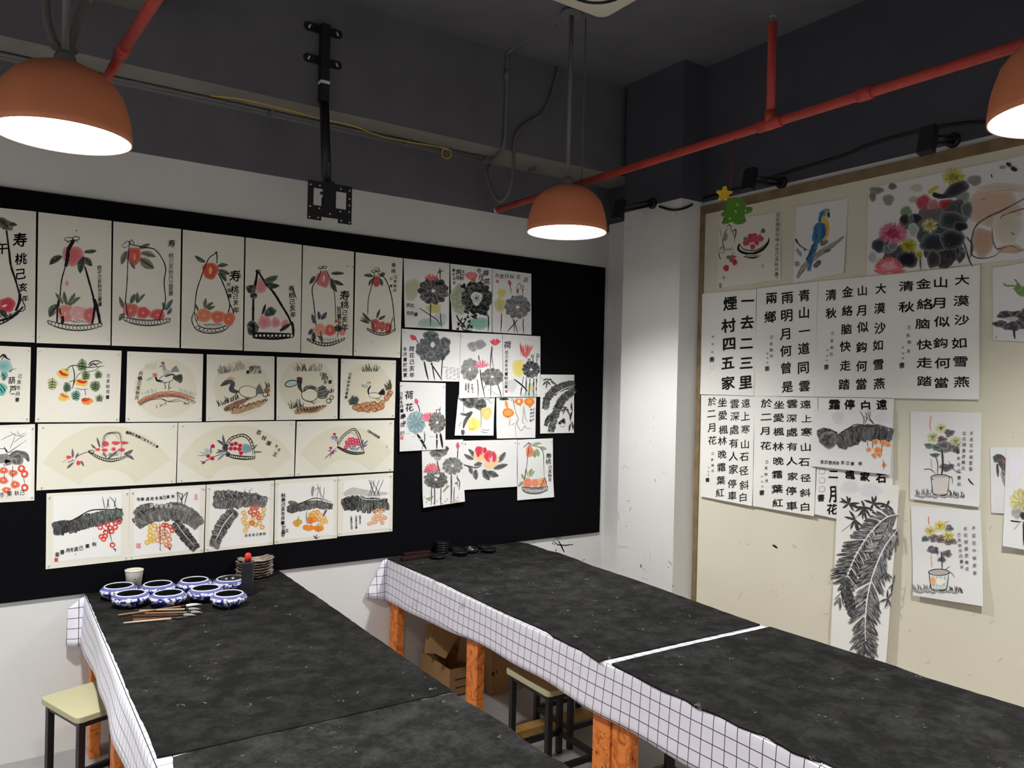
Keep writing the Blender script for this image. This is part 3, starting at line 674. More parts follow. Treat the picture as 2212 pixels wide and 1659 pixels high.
b = MB(); b.tube([B - A - dd * 0.06 * -1, B - A - dd * 0.02], 0.0195, 16); b.build('coupling', M['red_pipe'], t)
b = MB(); b.tube([Vector((0, 0, 0)) + (A - B).normalized() * 0.12, B - A], 0.0145, 16); b.build('end_pipe', M['red_pipe'], t)
hp = (C - A) + dd * 0.9
b = MB(); b.cyl((hp.x, hp.y, hp.z), 0.004, ZC - A.z, 8); b.build('hanger', M['dark_paint'], t)
hp = B - A + dd * 0.25
b = MB(); b.cyl((hp.x, hp.y, hp.z), 0.003, ZC - A.z, 8); b.build('hanger', M['dark_paint'], t)

# conduit along the beam's underside, junction box, riser to the ceiling
cz = BEAM_Z - 0.0125; JB = hit(1054, 347, 2, BEAM_Z - 0.016)
t = thing('conduit', 'grey conduit along the underside of the ceiling beam, ending at a junction box', 'conduit', (JB.x, JB.y, cz))
b = MB(); q = [hit(-60, 101, 2, cz), hit(500, 222, 2, cz), hit(1037, 344, 2, cz)]
yy = q[2].y
b.tube([(X0 - JB.x, yy - JB.y, 0), (q[2].x - JB.x, yy - JB.y, 0)], 0.0105, 12); b.build('pipe', M['grey_conduit'], t)
b = MB(); b.tube([(X0 - JB.x, yy - JB.y - 0.03, 0.002), (q[2].x - JB.x, yy - JB.y - 0.03, 0.002)], 0.008, 12); b.build('thin_pipe', M['grey_conduit'], t)
b = MB(); b.box(-0.032, 0.032, -0.032, 0.032, -0.016, 0.0125); b.build('junction_box', M['dark_hose'], t, bevel=0.004)
for xx in (-2.0, -1.2, -0.5, 0.3, 1.0):
    b = MB(); b.box(xx - 0.008, xx + 0.008, yy - JB.y - 0.045, yy - JB.y + 0.014, -0.012, 0.0125); b.build('clip', M['grey_conduit'], t)
U = [JB + Vector((0.03, 0, 0)), hit(1080, 332, 2, BEAM_Z - 0.014), hit(1090, 306, 1, BEAM_Y - 0.014), hit(1093, 250, 1, BEAM_Y - 0.012), hit(1097, 130, 1, BEAM_Y - 0.012), hit(1099, 112, 1, BEAM_Y - 0.02)]
top = U[-1].copy(); V = hit(1200, 44, 2, top.z + 0.03); V2 = hit(1236, 22, 2, top.z + 0.06)
t = thing('conduit', 'thin grey conduit rising up the beam face beside the flexible hose', 'conduit', U[0])
b = MB(); b.tube([p - U[0] for p in smooth_path(U + [V, V2], 6)], 0.0095, 12); b.build('pipe', M['grey_conduit'], t)
b = MB(); b.tube([hit(1095, 150, 1, BEAM_Y - 0.012) - U[0], hit(1094, 172, 1, BEAM_Y - 0.012) - U[0]], 0.013, 12); b.build('coupling', M['grey_conduit'], t)
b = MB(); b.tube([V - U[0] + Vector((0, 0, -0.03)), V - U[0] + Vector((0, 0, ZC - V.z))], 0.005, 8); b.build('hanger', M['dark_hose'], t)
# flexible hose looping below the junction box
HP = [JB + Vector((0, -0.01, -0.0295)), hit(1051, 372, 1, JB.y - 0.03), hit(1061, 408, 1, JB.y - 0.06), hit(1078, 434, 1, JB.y - 0.10), hit(1097, 420, 1, JB.y - 0.15), hit(1107, 385, 1, BEAM_Y - 0.012),
      hit(1110, 330, 1, BEAM_Y - 0.012), hit(1116, 290, 1, BEAM_Y - 0.012), hit(1140, 265, 1, BEAM_Y - 0.014), hit(1172, 245, 1, BEAM_Y - 0.016), hit(1192, 205, 1, BEAM_Y - 0.016), hit(1203, 165, 1, BEAM_Y - 0.02), hit(1214, 128, 1, BEAM_Y - 0.03), hit(1220, 98, 1, BEAM_Y - 0.05)]
HP.append(Vector((HP[-1].x + 0.01, HP[-1].y - 0.03, ZC)))
b = MB(); b.tube(smooth_path(HP, 8), 0.0105, 12)
o = b.build('flexible_hose', M['dark_hose']); tag(o, 'dark flexible conduit hose looping down beside the junction box', 'hose', 'dark flexible hoses')
# yellow wire lying against the conduit
wz = BEAM_Z - 0.0285
YW = [(455, 207, 0), (520, 214, 2), (600, 232, 0), (697, 257, 0), (760, 271, 2), (822, 294, 3), (880, 306, 2), (962, 320, 0), (975, 333, -12), (968, 342, -14), (956, 338, -12), (957, 322, -4), (968, 323, 0)]
b = MB(); pts = []
for x, y, s in YW: pts.append(hit(x, y, 2, wz + min(0, s) * 0.001))
b.tube(smooth_path(pts, 6), 0.0028, 8)
tag(b.build('yellow_wire', M['yellow_wire']), 'thin yellow wire along the beam, curled at its end', 'wire')
# hoses beside the left lamp stem
for pts, lab in (([(96, -40), (98, 0), (101, 40), (113, 82), (126, 104), (138, 125)], 'dark flexible hose curving in left of the left lamp stem'),
                 ([(196, -40), (184, 0), (168, 45), (158, 80), (150, 112), (146, 128)], 'dark flexible hose curving in right of the left lamp stem')):
    P3 = [hit(x, y, 1, LL[1] + 0.06) for x, y in pts]
    P3 = [Vector((P3[0].x, P3[0].y, ZC))] + P3
    P3[-1] = Vector((LL[0] + (-0.0275 if pts[0][0] < 150 else 0.0275), LL[1] + 0.04, LAMP_Z + 0.285))
    b = MB(); b.tube(smooth_path(P3, 8), 0.0125, 12); tag(b.build('flexible_hose', M['dark_hose']), lab, 'hose', 'dark flexible hoses')
# grey duct over the left lamp
p0 = hit(150, 30, 2, 3.06); p1 = hit(300, 62, 2, 3.06)
b = MB(); b.box(p0.x - 0.1, p1.x + 0.02, p1.y - 0.75, p1.y, 3.06, ZC)
tag(b.build('ventilation_duct', M['grey_duct']), 'grey ventilation duct at the ceiling above the left lamp', 'duct')

# ------------------------------------------------------------------ bracket for a screen, bare
yb = BEAM_Y - 0.022
c = hit(702, 64, 1, yb); s = hit(709, 420, 1, yb)
t = thing('screen_mount', 'black ceiling mount for a screen, bare plate hanging before the board', 'screen mount', (c.x, BEAM_Y, c.z))
b = MB(); b.box(-0.02, 0.02, -0.042, -0.004, -0.33, 0.02); b.build('upper_pole', M['black_metal'], t)
lx = hit(708, 300, 1, yb).x - c.x
zb = hit(709, 400, 1, yb).z - c.z
b = MB(); b.tube([(0.002, -0.023, -0.30), (lx, -0.023, zb)], 0.0235, 4); b.build('lower_pole', M['black_metal'], t)
b = MB(); zz = hit(706, 182, 1, yb).z - c.z; b.box(-0.0205, 0.0215, -0.0428, -0.003, zz - 0.006, zz + 0.008); b.build('sticker', M['white_plastic'], t)
b = MB(); zz = hit(707, 357, 1, yb).z - c.z; b.box(lx - 0.004, lx + 0.002, -0.044, -0.03, zz - 0.006, zz + 0.006); b.build('thumb_screw', M['brass'], t)
for py in (62, 130):
    zz = hit(702, py, 1, yb).z - c.z
    out = []
    for k in range(12): a = PI / 2 + PI * k / 11; out.append((-0.072 + 0.02 * math.cos(a), 0.02 * math.sin(a)))
    for k in range(12): a = -PI / 2 + PI * k / 11; out.append((0.072 + 0.02 * math.cos(a), 0.02 * math.sin(a)))
    b = MB(); b.prism(out, (0, -0.004, zz), (1, 0, 0), (0, 0, 1), (0, 0.004, 0)); arm = b.build('cross_arm', M['black_metal'], t)
    for sx in (-1, 1): b = MB(); b.tube([(sx * 0.07, -0.006, zz - 0.008), (sx * 0.062, -0.006, zz + 0.008)], 0.004, 8); b.build('bolt', M['white_plastic'], arm)
# plate with two windows and a notch, in the plane of the wall
pc = hit(708, 440, 1, yb); ox = pc.x - c.x; oz = pc.z - c.z; hw, hh = 0.105, 0.088
b = MB(); N = 30
def inside(x, z):
    if abs(x) > hw or abs(z) > hh: return False
    if z < -hh + 0.018 and abs(x) < 0.04: return False
    if 0.028 < abs(x) < 0.078 and -0.022 < z < 0.056: return False
    return True
xs = [-hw, -0.078, -0.04, -0.028, 0.028, 0.04, 0.078, hw]; zs = [-hh, -hh + 0.018, -0.022, 0.056, hh]
for i in range(len(xs) - 1):
    for j in range(len(zs) - 1):
        if inside((xs[i] + xs[i + 1]) / 2, (zs[j] + zs[j + 1]) / 2): b.box(ox + xs[i], ox + xs[i + 1], -0.052, -0.048, oz + zs[j], oz + zs[j + 1])
pl = b.build('plate', M['black_metal'], t)
for x, z in ((-0.093, 0.068), (-0.05, 0.07), (0.05, 0.07), (0.093, 0.068), (-0.093, -0.03), (0.093, -0.03), (-0.095, -0.078), (-0.055, -0.076), (0.055, -0.076), (0.095, -0.078), (-0.05, -0.034), (0.05, -0.034), (0.0, -0.052), (0.093, 0.03), (0.093, 0.0)):
    b = MB(); b.tube([(ox + x, -0.0525, oz + z), (ox + x, -0.0515, oz + z)], 0.0038, 10); b.build('screw_hole', M['white_plastic'], pl)
b = MB(); b.box(ox - 0.022, ox + 0.022, -0.048, -0.01, oz - 0.05, oz + hh + 0.01); b.box(ox - 0.034, ox - 0.022, -0.046, -0.03, oz - 0.02, oz + 0.02); b.box(ox - 0.042, ox - 0.022, -0.046, -0.03, oz + 0.035, oz + 0.045); b.build('swivel_head', M['black_metal'], t)

# ------------------------------------------------------------------ ceiling cassette, its corner in the picture
ACZ = 3.30; cn = hit(1303, 43, 2, ACZ); S = 0.95
t = thing('air_conditioner', 'ivory ceiling cassette air conditioner, one corner in the picture', 'air conditioner', (cn.x - S / 2, cn.y - S / 2, ACZ))
def rr(h, r):
    o = []
    for cx, cy, a0 in ((h - r, h - r, 0), (-h + r, h - r, 90), (-h + r, -h + r, 180), (h - r, -h + r, 270)):
        o += [(cx + r * math.cos(math.radians(a0 + q)), cy + r * math.sin(math.radians(a0 + q))) for q in range(0, 91, 15)]
    return o
b = MB(); b.prism(rr(S / 2, 0.05), (0, 0, 0), (1, 0, 0), (0, 1, 0), (0, 0, 0.04)); b.build('panel', M['ivory_plastic'], t, bevel=0.008)
b = MB(); b.prism(rr(S / 2 - 0.05, 0.04), (0, 0, 0.04), (1, 0, 0), (0, 1, 0), (0, 0, ZC - ACZ - 0.04)); b.build('housing', M['ivory_plastic'], t)
b = MB(); b.prism(rr(0.25, 0.03), (0, 0, -0.014), (1, 0, 0), (0, 1, 0), (0, 0, 0.0065)); b.build('grille', M['ivory_plastic'], t)
b = MB(); b.prism(rr(0.405, 0.13), (0, 0, -0.0015), (1, 0, 0), (0, 1, 0), (0, 0, 0.003)); sl = b.build('air_slot', M['dark_slot'], t)
b = MB(); b.prism(rr(0.372, 0.11), (0, 0, -0.007), (1, 0, 0), (0, 1, 0), (0, 0, 0.006)); b.build('louvre', M['ivory_plastic'], sl)

# ------------------------------------------------------------------ black floodlights on arms, and their cable
def floodlight(wall_px, head_px, wx, out, label, tilt):
    w = hit(*wall_px, 0, wx)
    if wx == R: w.z = max(w.z, PZ1 + 0.033)
    t = thing('floodlight', label, 'floodlight', (wx, w.y, w.z), 0, 'black floodlights on wall arms')
    h = hit(*head_px, 0, wx - out) - w
    b = MB(); b.tube([(0, 0, 0), (-0.012, 0, 0), (-0.022, 0, 0)], [0.03, 0.03, 0.024], 20); b.build('wall_base', M['black_metal'], t)
    b = MB(); b.tube([(-0.02, 0.0, 0.012), (h.x + 0.01, h.y, h.z + 0.02)], 0.005, 10); b.build('arm', M['black_metal'], t)
    b = MB(); b.tube([(-0.02, 0.0, -0.012), (h.x + 0.01, h.y, h.z - 0.012)], 0.008, 10); b.build('arm', M['black_metal'], t)
    ca, sa = math.cos(tilt), math.sin(tilt)
    b = MB(); b.obox(h, (0.018 * ca, 0, 0.018 * sa), (0, 0.03, 0), (-0.055 * sa, 0, 0.055 * ca)); hd = b.build('lamp_head', M['black_metal'], t, bevel=0.003)
    b = MB(); b.obox(h + Vector((0.0185 * ca, 0, 0.0185 * sa)), (0.0015 * ca, 0, 0.0015 * sa), (0, 0.025, 0), (-0.047 * sa, 0, 0.047 * ca)); b.build('glass', M['dark_slot'], hd)
floodlight((1411, 440), (1337, 453), PIL_X, 0.22, 'black floodlight on the pilaster, behind the middle lamp', -0.25)
floodlight((1690, 398), (1619, 388), R, 0.24, 'black floodlight above the parrot painting', -0.25)
floodlight((2060, 304), (2004, 303), R, 0.26, 'black floodlight above the large flower painting', -0.25)
cp = [hit(1424, 446, 0, PIL_X - 0.008), hit(1448, 453, 0, PIL_X - 0.005), hit(1470, 452, 0, PIL_X - 0.006), hit(1492, 444, 1, PIL_Y0 - 0.006), hit(1511, 430, 0, R - 0.008)]
for y_, z_ in ((2.7, 2.64), (2.35, 2.665), (2.1, 2.675), (1.9, 2.70), (1.6, 2.69), (1.45, 2.66)): cp.append(Vector((R - 0.008, y_, z_)))
b = MB(); b.tube(smooth_path(cp, 6), 0.0062, 10)
tag(b.build('power_cable', M['black_plastic']), 'black power cable strung between the floodlights', 'cable')

# ------------------------------------------------------------------ star and tree hanging from the red pipe
px_ = 1580; top = hit(px_, 298, 0, PX - 0.02); ty = top.y
def oh(x, y): return hit(x, y, 1, ty)
t = thing('hanging_ornament', 'green foam tree with a yellow star hanging from the red pipe', 'ornament', (PX, ty, PZ))
tp = Vector((PX, ty, PZ))
s = oh(1577, 408) - tp
b = MB(); b.tube([(0, 0, -0.016), (s.x, 0, s.z)], 0.0016, 6); b.tube([(0, -0.018, 0), (0, 0.0, -0.018), (0, 0.018, 0), (0, 0, 0.018), (0, -0.018, 0)], 0.0016, 6)
e_ = oh(1561, 484) - tp; b.tube([(s.x, 0.003, s.z), (e_.x + 0.004, 0.003, e_.z)], 0.0016, 6); b.build('string', M['red_string'], t)
cst = oh(1564.5, 419); out = []
for k in range(10):
    a = PI / 2 - 0.06 + k * PI / 5; r = 16.5 if k % 2 == 0 else 8.5
    for da, f in ((-0.12, 1), (0.12, 1)) if k % 2 == 0 else ((0, 1),): out.append((1564.5 + r * f * math.cos(a + da), 419 - r * f * math.sin(a + da)))
vs = [oh(x, y) - tp for x, y in out]; n = len(vs)
b = MB(); b.add([(v.x, -0.004, v.z) for v in vs] + [(v.x, 0.004, v.z) for v in vs], [list(range(n)), list(range(n, 2 * n))[::-1]] + [(i, (i + 1) % n, n + (i + 1) % n, n + i) for i in range(n)])
q = b.build('star', M['star_yellow'], t); q['label'] = 'yellow foam star'
TR = [(480, 190), (520, 160), (570, 152), (640, 160), (680, 190), (700, 235), (696, 265), (740, 262), (778, 280), (760, 325), (715, 345), (680, 358), (690, 400), (698, 435), (650, 470), (590, 472), (555, 450), (535, 440), (490, 462), (440, 470), (428, 445), (450, 415), (470, 385), (430, 375), (418, 345), (450, 320), (462, 290), (470, 240)]
TR = [(1480 + x / 5.53, 400 + y / 5.53) for x, y in TR]
vs = [oh(x, y) - tp for x, y in TR]; vs = smooth_path([Vector((v.x, 0, v.z)) for v in vs + vs[:1]], 4)[:-1]; n = len(vs)
b = MB(); b.add([(v.x, -0.012, v.z) for v in vs] + [(v.x, -0.004, v.z) for v in vs], [list(range(n)), list(range(n, 2 * n))[::-1]] + [(i, (i + 1) % n, n + (i + 1) % n, n + i) for i in range(n)])
b.build('tree', M['tree_green'], t)
for x, y in ((574, 320), (690, 312), (503, 405), (592, 240)):
    v = oh(1480 + x / 5.53, 400 + y / 5.53) - tp; b = MB(); b.tube([(v.x, -0.0132, v.z), (v.x, -0.012, v.z)], 0.0048, 12); b.build('dot', M['foam_dot'], t)

# ------------------------------------------------------------------ ink paintings and calligraphy on paper
K = (34, 32, 34)
PAPER = {'card': (238, 234, 220), 'white': (240, 239, 234), 'xuan': (232, 232, 231), 'old': (230, 226, 216)}
def paint_mat(name, paper):
    m = bpy.data.materials.new(name); m.use_nodes = True
    nt = m.node_tree; b = nt.nodes['Principled BSDF']; b.inputs['Roughness'].default_value = 0.85; b.inputs['Specular IOR Level'].default_value = 0.15
    at = nt.nodes.new('ShaderNodeAttribute'); at.attribute_name = 'Col'
    dr = nt.nodes.new('ShaderNodeAttribute'); dr.attribute_name = 'Dry'
    uv = nt.nodes.new('ShaderNodeUVMap'); uv.uv_map = 'UVMap'
    n = nt.nodes.new('ShaderNodeTexNoise'); n.inputs['Scale'].default_value = 1.0; n.inputs['Detail'].default_value = 3
    nt.links.new(uv.outputs[0], n.inputs['Vector'])
    # the drier the brush, the more the paper shows between its hairs
    s = nt.nodes.new('ShaderNodeMapRange'); s.inputs['From Min'].default_value = 0.47; s.inputs['From Max'].default_value = 0.66
    nt.links.new(n.outputs['Fac'], s.inputs['Value'])
    mu = nt.nodes.new('ShaderNodeMath'); mu.operation = 'MULTIPLY'; nt.links.new(s.outputs[0], mu.inputs[0]); nt.links.new(dr.outputs['Fac'], mu.inputs[1])
    mx = nt.nodes.new('ShaderNodeMix'); mx.data_type = 'RGBA'; mx.inputs[7].default_value = (*lin(paper), 1)
    nt.links.new(mu.outputs[0], mx.inputs[0]); nt.links.new(at.outputs['Color'], mx.inputs[6])
    tc = nt.nodes.new('ShaderNodeTexCoord'); f = nt.nodes.new('ShaderNodeTexNoise'); f.inputs['Scale'].default_value = 60; f.inputs['Detail'].default_value = 4
    nt.links.new(tc.outputs['Object'], f.inputs['Vector'])
    bp = nt.nodes.new('ShaderNodeBump'); bp.inputs['Strength'].default_value = 0.12; bp.inputs['Distance'].default_value = 0.003
    nt.links.new(f.outputs['Fac'], bp.inputs['Height']); nt.links.new(bp.outputs['Normal'], b.inputs['Normal'])
    nt.links.new(mx.outputs[2], b.inputs['Base Color'])
    return m
PMAT = {k: paint_mat('painted_' + k + '_paper', v) for k, v in PAPER.items()}

_glyph = {}
def glyph(ch, bold):
    if (ch, bold) not in _glyph:
        c = bpy.data.curves.new('g', 'FONT'); c.body = ch; c.size = 1; c.resolution_u = 2; c.offset = bold
        o = bpy.data.objects.new('g', c); COL.objects.link(o); bpy.context.view_layer.update()
        me = bpy.data.meshes.new_from_object(o.evaluated_get(bpy.context.evaluated_depsgraph_get()))
        V = [(v.co.x - 0.5, v.co.y - 0.38) for v in me.vertices]; Fs = [list(p.vertices) for p in me.polygons]
        bpy.data.objects.remove(o); bpy.data.curves.remove(c); bpy.data.meshes.remove(me); _glyph[(ch, bold)] = (V, Fs)
    return _glyph[(ch, bold)]

def pin_mesh():
    if 'pushpin' not in bpy.data.meshes:
        b = MB(); b.lathe([(0.0, 0.0), (0.0036, 0.0), (0.0036, 0.0012), (0.002, 0.0022), (0.0018, 0.004), (0.0026, 0.006), (0.002, 0.0066), (0.0, 0.0068)], 12); b.v = [(x, -z + 0.002, y) for x, y, z in b.v]
        o = b.build('pushpin', M['white_plastic']); me = o.data; bpy.data.objects.remove(o); me.name = 'pushpin'
    return bpy.data.meshes['pushpin']
def mixc(a, b, t): return tuple(x * (1 - t) + y * t for x, y in zip(a, b))
FR = {'A': (0, 430, 4.424), 'B': (400, 430, 4.424), 'C': (0, 730, 4.424), 'D': (400, 730, 4.424), 'E': (60, 880, 2.765), 'F': (850, 540, 4.706), 'G': (850, 800, 4.706),
      'H': (1480, 400, 5.53), 'I': (1812, 330, 5.53), 'J': (1500, 590, 5.925), 'K': (1760, 570, 5.53), 'L': (1500, 840, 4.809), 'M': (1750, 860, 2.812), 'N': (2080, 600, 2.765)}

class Sheet:
    """A sheet of paper on a wall. Its brushwork is drawn at the place on the sheet where the photograph shows it."""
    def __init__(s, label, quad, wall, paper, frame, name='ink_painting', cat='painting', group=None, layer=0.0, wave=0.0, lift=(0.0, 0.0), seed=1):
        s.label, s.q, s.wall, s.paper, s.name, s.cat, s.group = label, quad, wall, paper, name, cat, group
        s.layer, s.wave, s.lift = layer, wave, lift
        s.V = []; s.C = []; s.U = []; s.Y = []; s.L = []; s.F = []; s.n = 0
        s.rnd = random.Random(seed * 77 + len(label)); s.pc = PAPER[paper]; s.fr(frame)
        s.ph = [s.rnd.uniform(0, 6.28) for _ in range(6)]
    def fr(s, f): s.ox, s.oy, s.sc = FR[f]; return s
    def _add(s, pts, cols, uvs, dry, faces):
        b = len(s.V)
        for (x, y) in pts: s.V.append((s.ox + x / s.sc, s.oy + y / s.sc))
        s.C += [lin(c) for c in cols]; s.U += uvs; s.Y += [dry] * len(pts); s.L += [s.n] * len(pts); s.n += 1
        s.F += [[b + i for i in f] for f in faces]; return s
    def k(s, pts, w, c=K, dry=0.0, tp=(0.55, 0.3), jit=0.07):
        """one brush stroke"""
        if isinstance(pts, str): pts = [tuple(float(v) for v in p.split(',')) for p in pts.split()]
        P = [Vector((x, y, 0)) for x, y in pts]
        P = smooth_path(P, 5 if len(P) > 2 else 6); n = len(P); L = []; R_ = []; l = 0; uv = []
        for i, p in enumerate(P):
            d = P[min(i + 1, n - 1)] - P[max(i - 1, 0)]; d = d.normalized() if d.length > 1e-9 else Vector((1, 0, 0))
            t = i / (n - 1); e = min(1, tp[0] + (1 - tp[0]) * min(1, t * 5)) * min(1, tp[1] + (1 - tp[1]) * min(1, (1 - t) * 3))
            h = w / 2 * e * (1 + s.rnd.uniform(-jit, jit)); nn = Vector((-d.y, d.x, 0))
            L.append((p.x - nn.x * h, p.y - nn.y * h)); R_.append((p.x + nn.x * h, p.y + nn.y * h))
            if i: l += (p - P[i - 1]).length
            q = s.rnd.random() * 0 + s.n * 3.7
            uv.append((l / s.sc * 0.06 + q, 0.0 + q)); 
        a = max(1.5, w / s.sc * 0.45)
        uv2 = [(u, v + a) for u, v in uv]
        return s._add(L + R_, [c] * (2 * n), uv + uv2, dry, [(i, i + 1, n + i + 1, n + i) for i in range(n - 1)])
    def b(s, x, y, rx, ry, c, rot=0, soft=0.5, core=None, wob=0.12, dry=0.0, n=22):
        """a blot of wash"""
        core = core or c; ca, sa = math.cos(math.radians(rot)), -math.sin(math.radians(rot))
        pts = [(x, y)]; cols = [core]; ph = s.rnd.uniform(0, 6); ph2 = s.rnd.uniform(0, 6)
        for r, m in ((0.55, 0.0), (0.86, soft * 0.4), (1.0, soft)):
            for i in range(n):
                a = 2 * PI * i / n; k = r * (1 + wob * (0.6 * math.sin(3 * a + ph) + 0.4 * math.sin(5 * a + ph2)))
                u, v = rx * k * math.cos(a), ry * k * math.sin(a)
                pts.append((x + u * ca - v * sa, y + u * sa + v * ca)); cols.append(mixc(mixc(core, c, min(1, r * 1.4)), s.pc, m))
        f = [(0, 1 + i, 1 + (i + 1) % n) for i in range(n)]
        for j in range(2): f += [(1 + j * n + i, 1 + (j + 1) * n + i, 1 + (j + 1) * n + (i + 1) % n, 1 + j * n + (i + 1) % n) for i in range(n)]
        return s._add(pts, cols, [(px / s.sc * 0.12 + s.n, py / s.sc * 0.12) for px, py in pts], dry, f)
    def f(s, x0, y0, x1, y1, w, c, vein=None, dry=0.0, soft=0.25):
        """a leaf or petal from its foot to its tip"""
        dx, dy = x1 - x0, y1 - y0; n = 9; L = []; R_ = []; M_ = []; cl = []; bend = s.rnd.uniform(-0.08, 0.08)
        for i in range(n):
            t = i / (n - 1); h = w / 2 * math.sin(PI * min(1, 0.08 + t * 0.92)) ** 0.8 * (1 + s.rnd.uniform(-0.08, 0.08)); ln = math.hypot(dx, dy) or 1
            bx, by = -dy * bend * math.sin(PI * t), dx * bend * math.sin(PI * t)
            cx, cy = x0 + dx * t + bx, y0 + dy * t + by; ux, uy = -dy / ln, dx / ln
            M_.append((cx, cy)); L.append((cx - ux * h, cy - uy * h)); R_.append((cx + ux * h, cy + uy * h))
        e = mixc(c, s.pc, soft)
        fc = [(i, i + 1, n + i + 1, n + i) for i in range(n - 1)] + [(n + i, n + i + 1, 2 * n + i + 1, 2 * n + i) for i in range(n - 1)]
        pts = L + M_ + R_
        s._add(pts, [e] * n + [c] * n + [e] * n, [(px / s.sc * 0.2 + s.n, py / s.sc * 0.2) for px, py in pts], dry, fc)
        if vein: s.k([(x0, y0), ((x0 + x1) / 2, (y0 + y1) / 2), (x1, y1)], w * 0.1, vein)
        return s
    def ring(s, x, y, rx, ry, c=K, w=5, rot=0, gap=0.0):
        ca, sa = math.cos(math.radians(rot)), -math.sin(math.radians(rot)); a0 = s.rnd.uniform(0, 6); P = []
        for i in range(13):
            a = a0 + (2 * PI - gap) * i / 12; u, v = rx * math.cos(a), ry * math.sin(a); P.append((x + u * ca - v * sa, y + u * sa + v * ca))
        return s.k(P, w, c, tp=(0.8, 0.7))
    def poly(s, pts, c): return s._add(pts, [c] * len(pts), [(0, 0)] * len(pts), 0.0, [list(range(len(pts)))])
    def box(s, x0, y0, x1, y1, c): return s.poly([(x0, y0), (x1, y0), (x1, y1), (x0, y1)], c)
    def g(s, ch, x, y, size, c=K, bold=0.012, rot=0.0, asp=1.0, shear=0.10, jit=1.0):
        """one written character, its level strokes rising to the right as a brush writes them"""
        V, Fs = glyph(ch, 0.0); r = s.rnd; k = size * (1 + 0.05 * jit * r.uniform(-1, 1)); a = math.radians(rot + 2.5 * jit * r.uniform(-1, 1)); ca, sa = math.cos(a), math.sin(a); pts = []
        ph = r.uniform(0, 6)
        D_ = [(0, 0)] if bold < 0.01 else [(-bold, -bold * .5), (bold, bold * .4), (bold * .3, -bold), (-bold * .4, bold)]; fc = []
        for du, dv in D_:        # ink spread by a fuller brush
            fc += [[len(pts) + i for i in f] for f in Fs]
            for u, v in V:
                u2 = u * asp + 0.012 * math.sin(9 * v + ph) + du; v2 = (v + shear * u + 0.012 * math.sin(8 * u + ph)) / (asp ** 0.5) + dv
                pts.append((x + k * (u2 * ca - v2 * sa), y - k * (u2 * sa + v2 * ca)))
        return s._add(pts, [c] * len(pts), [(0, 0)] * len(pts), 0.0, fc)
    def t(s, text, x0, y0, x1, y1, size, c=K, **kw):
        """characters spaced evenly from one centre to another"""
        n = len(text)
        for i, ch in enumerate(text):
            q = i / max(1, n - 1); s.g(ch, x0 + (x1 - x0) * q, y0 + (y1 - y0) * q, size, c, **kw)
        return s
    def ts(s, text, pos, size, c=K, **kw):
        for ch, p in zip(text, pos.split()): x, y = p.split(','); s.g(ch, float(x), float(y), size, c, **kw)
        return s
    def cross(s, pos, size, c=K):
        for p in pos.split():
            x, y = (float(v) for v in p.split(',')); s.k([(x - size * .4, y - size * .4), (x + size * .4, y + size * .4)], size * .16, c); s.k([(x + size * .35, y - size * .45), (x - size * .4, y + size * .4)], size * .14, c)
        return s
    def rim(s, x0, y0, x1, y1, sag, h, n, w=6, c=K):
        """the plaited rim of a basket"""
        def at(t, o): return (x0 + (x1 - x0) * t, y0 + (y1 - y0) * t + sag * math.sin(PI * t) + o * (0.35 + 0.65 * math.sin(PI * min(1, max(0, t))) ** 0.4))
        s.k([at(i / 8, 0) for i in range(9)], w, c); s.k([at(i / 8, h) for i in range(9)], w * 1.2, c)
        s.k([at(0, 0), at(0, h)], w, c); s.k([at(1, 0), at(1, h)], w, c)
        for i in range(n):
            x, y = at((i + 0.6) / (n + 0.2), h * 0.5); s.ring(x, y, abs(x1 - x0) / n * 0.5, h * 0.4, c, w * 0.7, rot=20)
        return s
    def lotus(s, x, y, rx, ry, c, n=10, vein=None, hole=True, dry=0.25, a0=0, a1=360):
        if a1 - a0 >= 360: s.b(x, y, rx * .74, ry * .74, c, soft=0.1, wob=0.14, dry=dry)
        for i in range(n):
            a = math.radians(a0 + (a1 - a0) * (i + 0.5) / n); m = s.rnd.uniform(-16, 16); cc = tuple(max(0, min(255, v + m)) for v in c)
            d = 0.52; s.b(x + rx * d * math.cos(a), y - ry * d * math.sin(a), math.hypot(rx * math.cos(a), ry * math.sin(a)) * 0.5, (rx + ry) / 2 * PI / n * (a1 - a0) / 360 * 1.15, cc, math.degrees(math.atan2(ry * math.sin(a), rx * math.cos(a))), 0.12, wob=0.1, dry=dry)
        for i in range(n):
            a = math.radians(a0 + (a1 - a0) * (i + 1) / n); s.k([(x + rx * .1 * math.cos(a), y - ry * .1 * math.sin(a)), (x + rx * .55 * math.cos(a + .06), y - ry * .55 * math.sin(a + .06)), (x + rx * .92 * math.cos(a), y - ry * .92 * math.sin(a))], max(2, rx * 0.035), vein or mixc(c, s.pc, 0.45))
        if hole: s.b(x, y, rx * .13, ry * .13, s.pc, soft=0, wob=0.3)
        return s
    def flower(s, x, y, r, c, n=8, a0=10, a1=170, w=None, sq=1.0):
        for i in range(n):
            a = math.radians(a0 + (a1 - a0) * i / max(1, n - 1)); m = s.rnd.uniform(-18, 18); cc = tuple(max(0, min(255, v + m)) for v in c)
            s.f(x, y, x + r * math.cos(a), y - r * math.sin(a) * sq, w or r * 0.34, cc, soft=0.3)
        return s
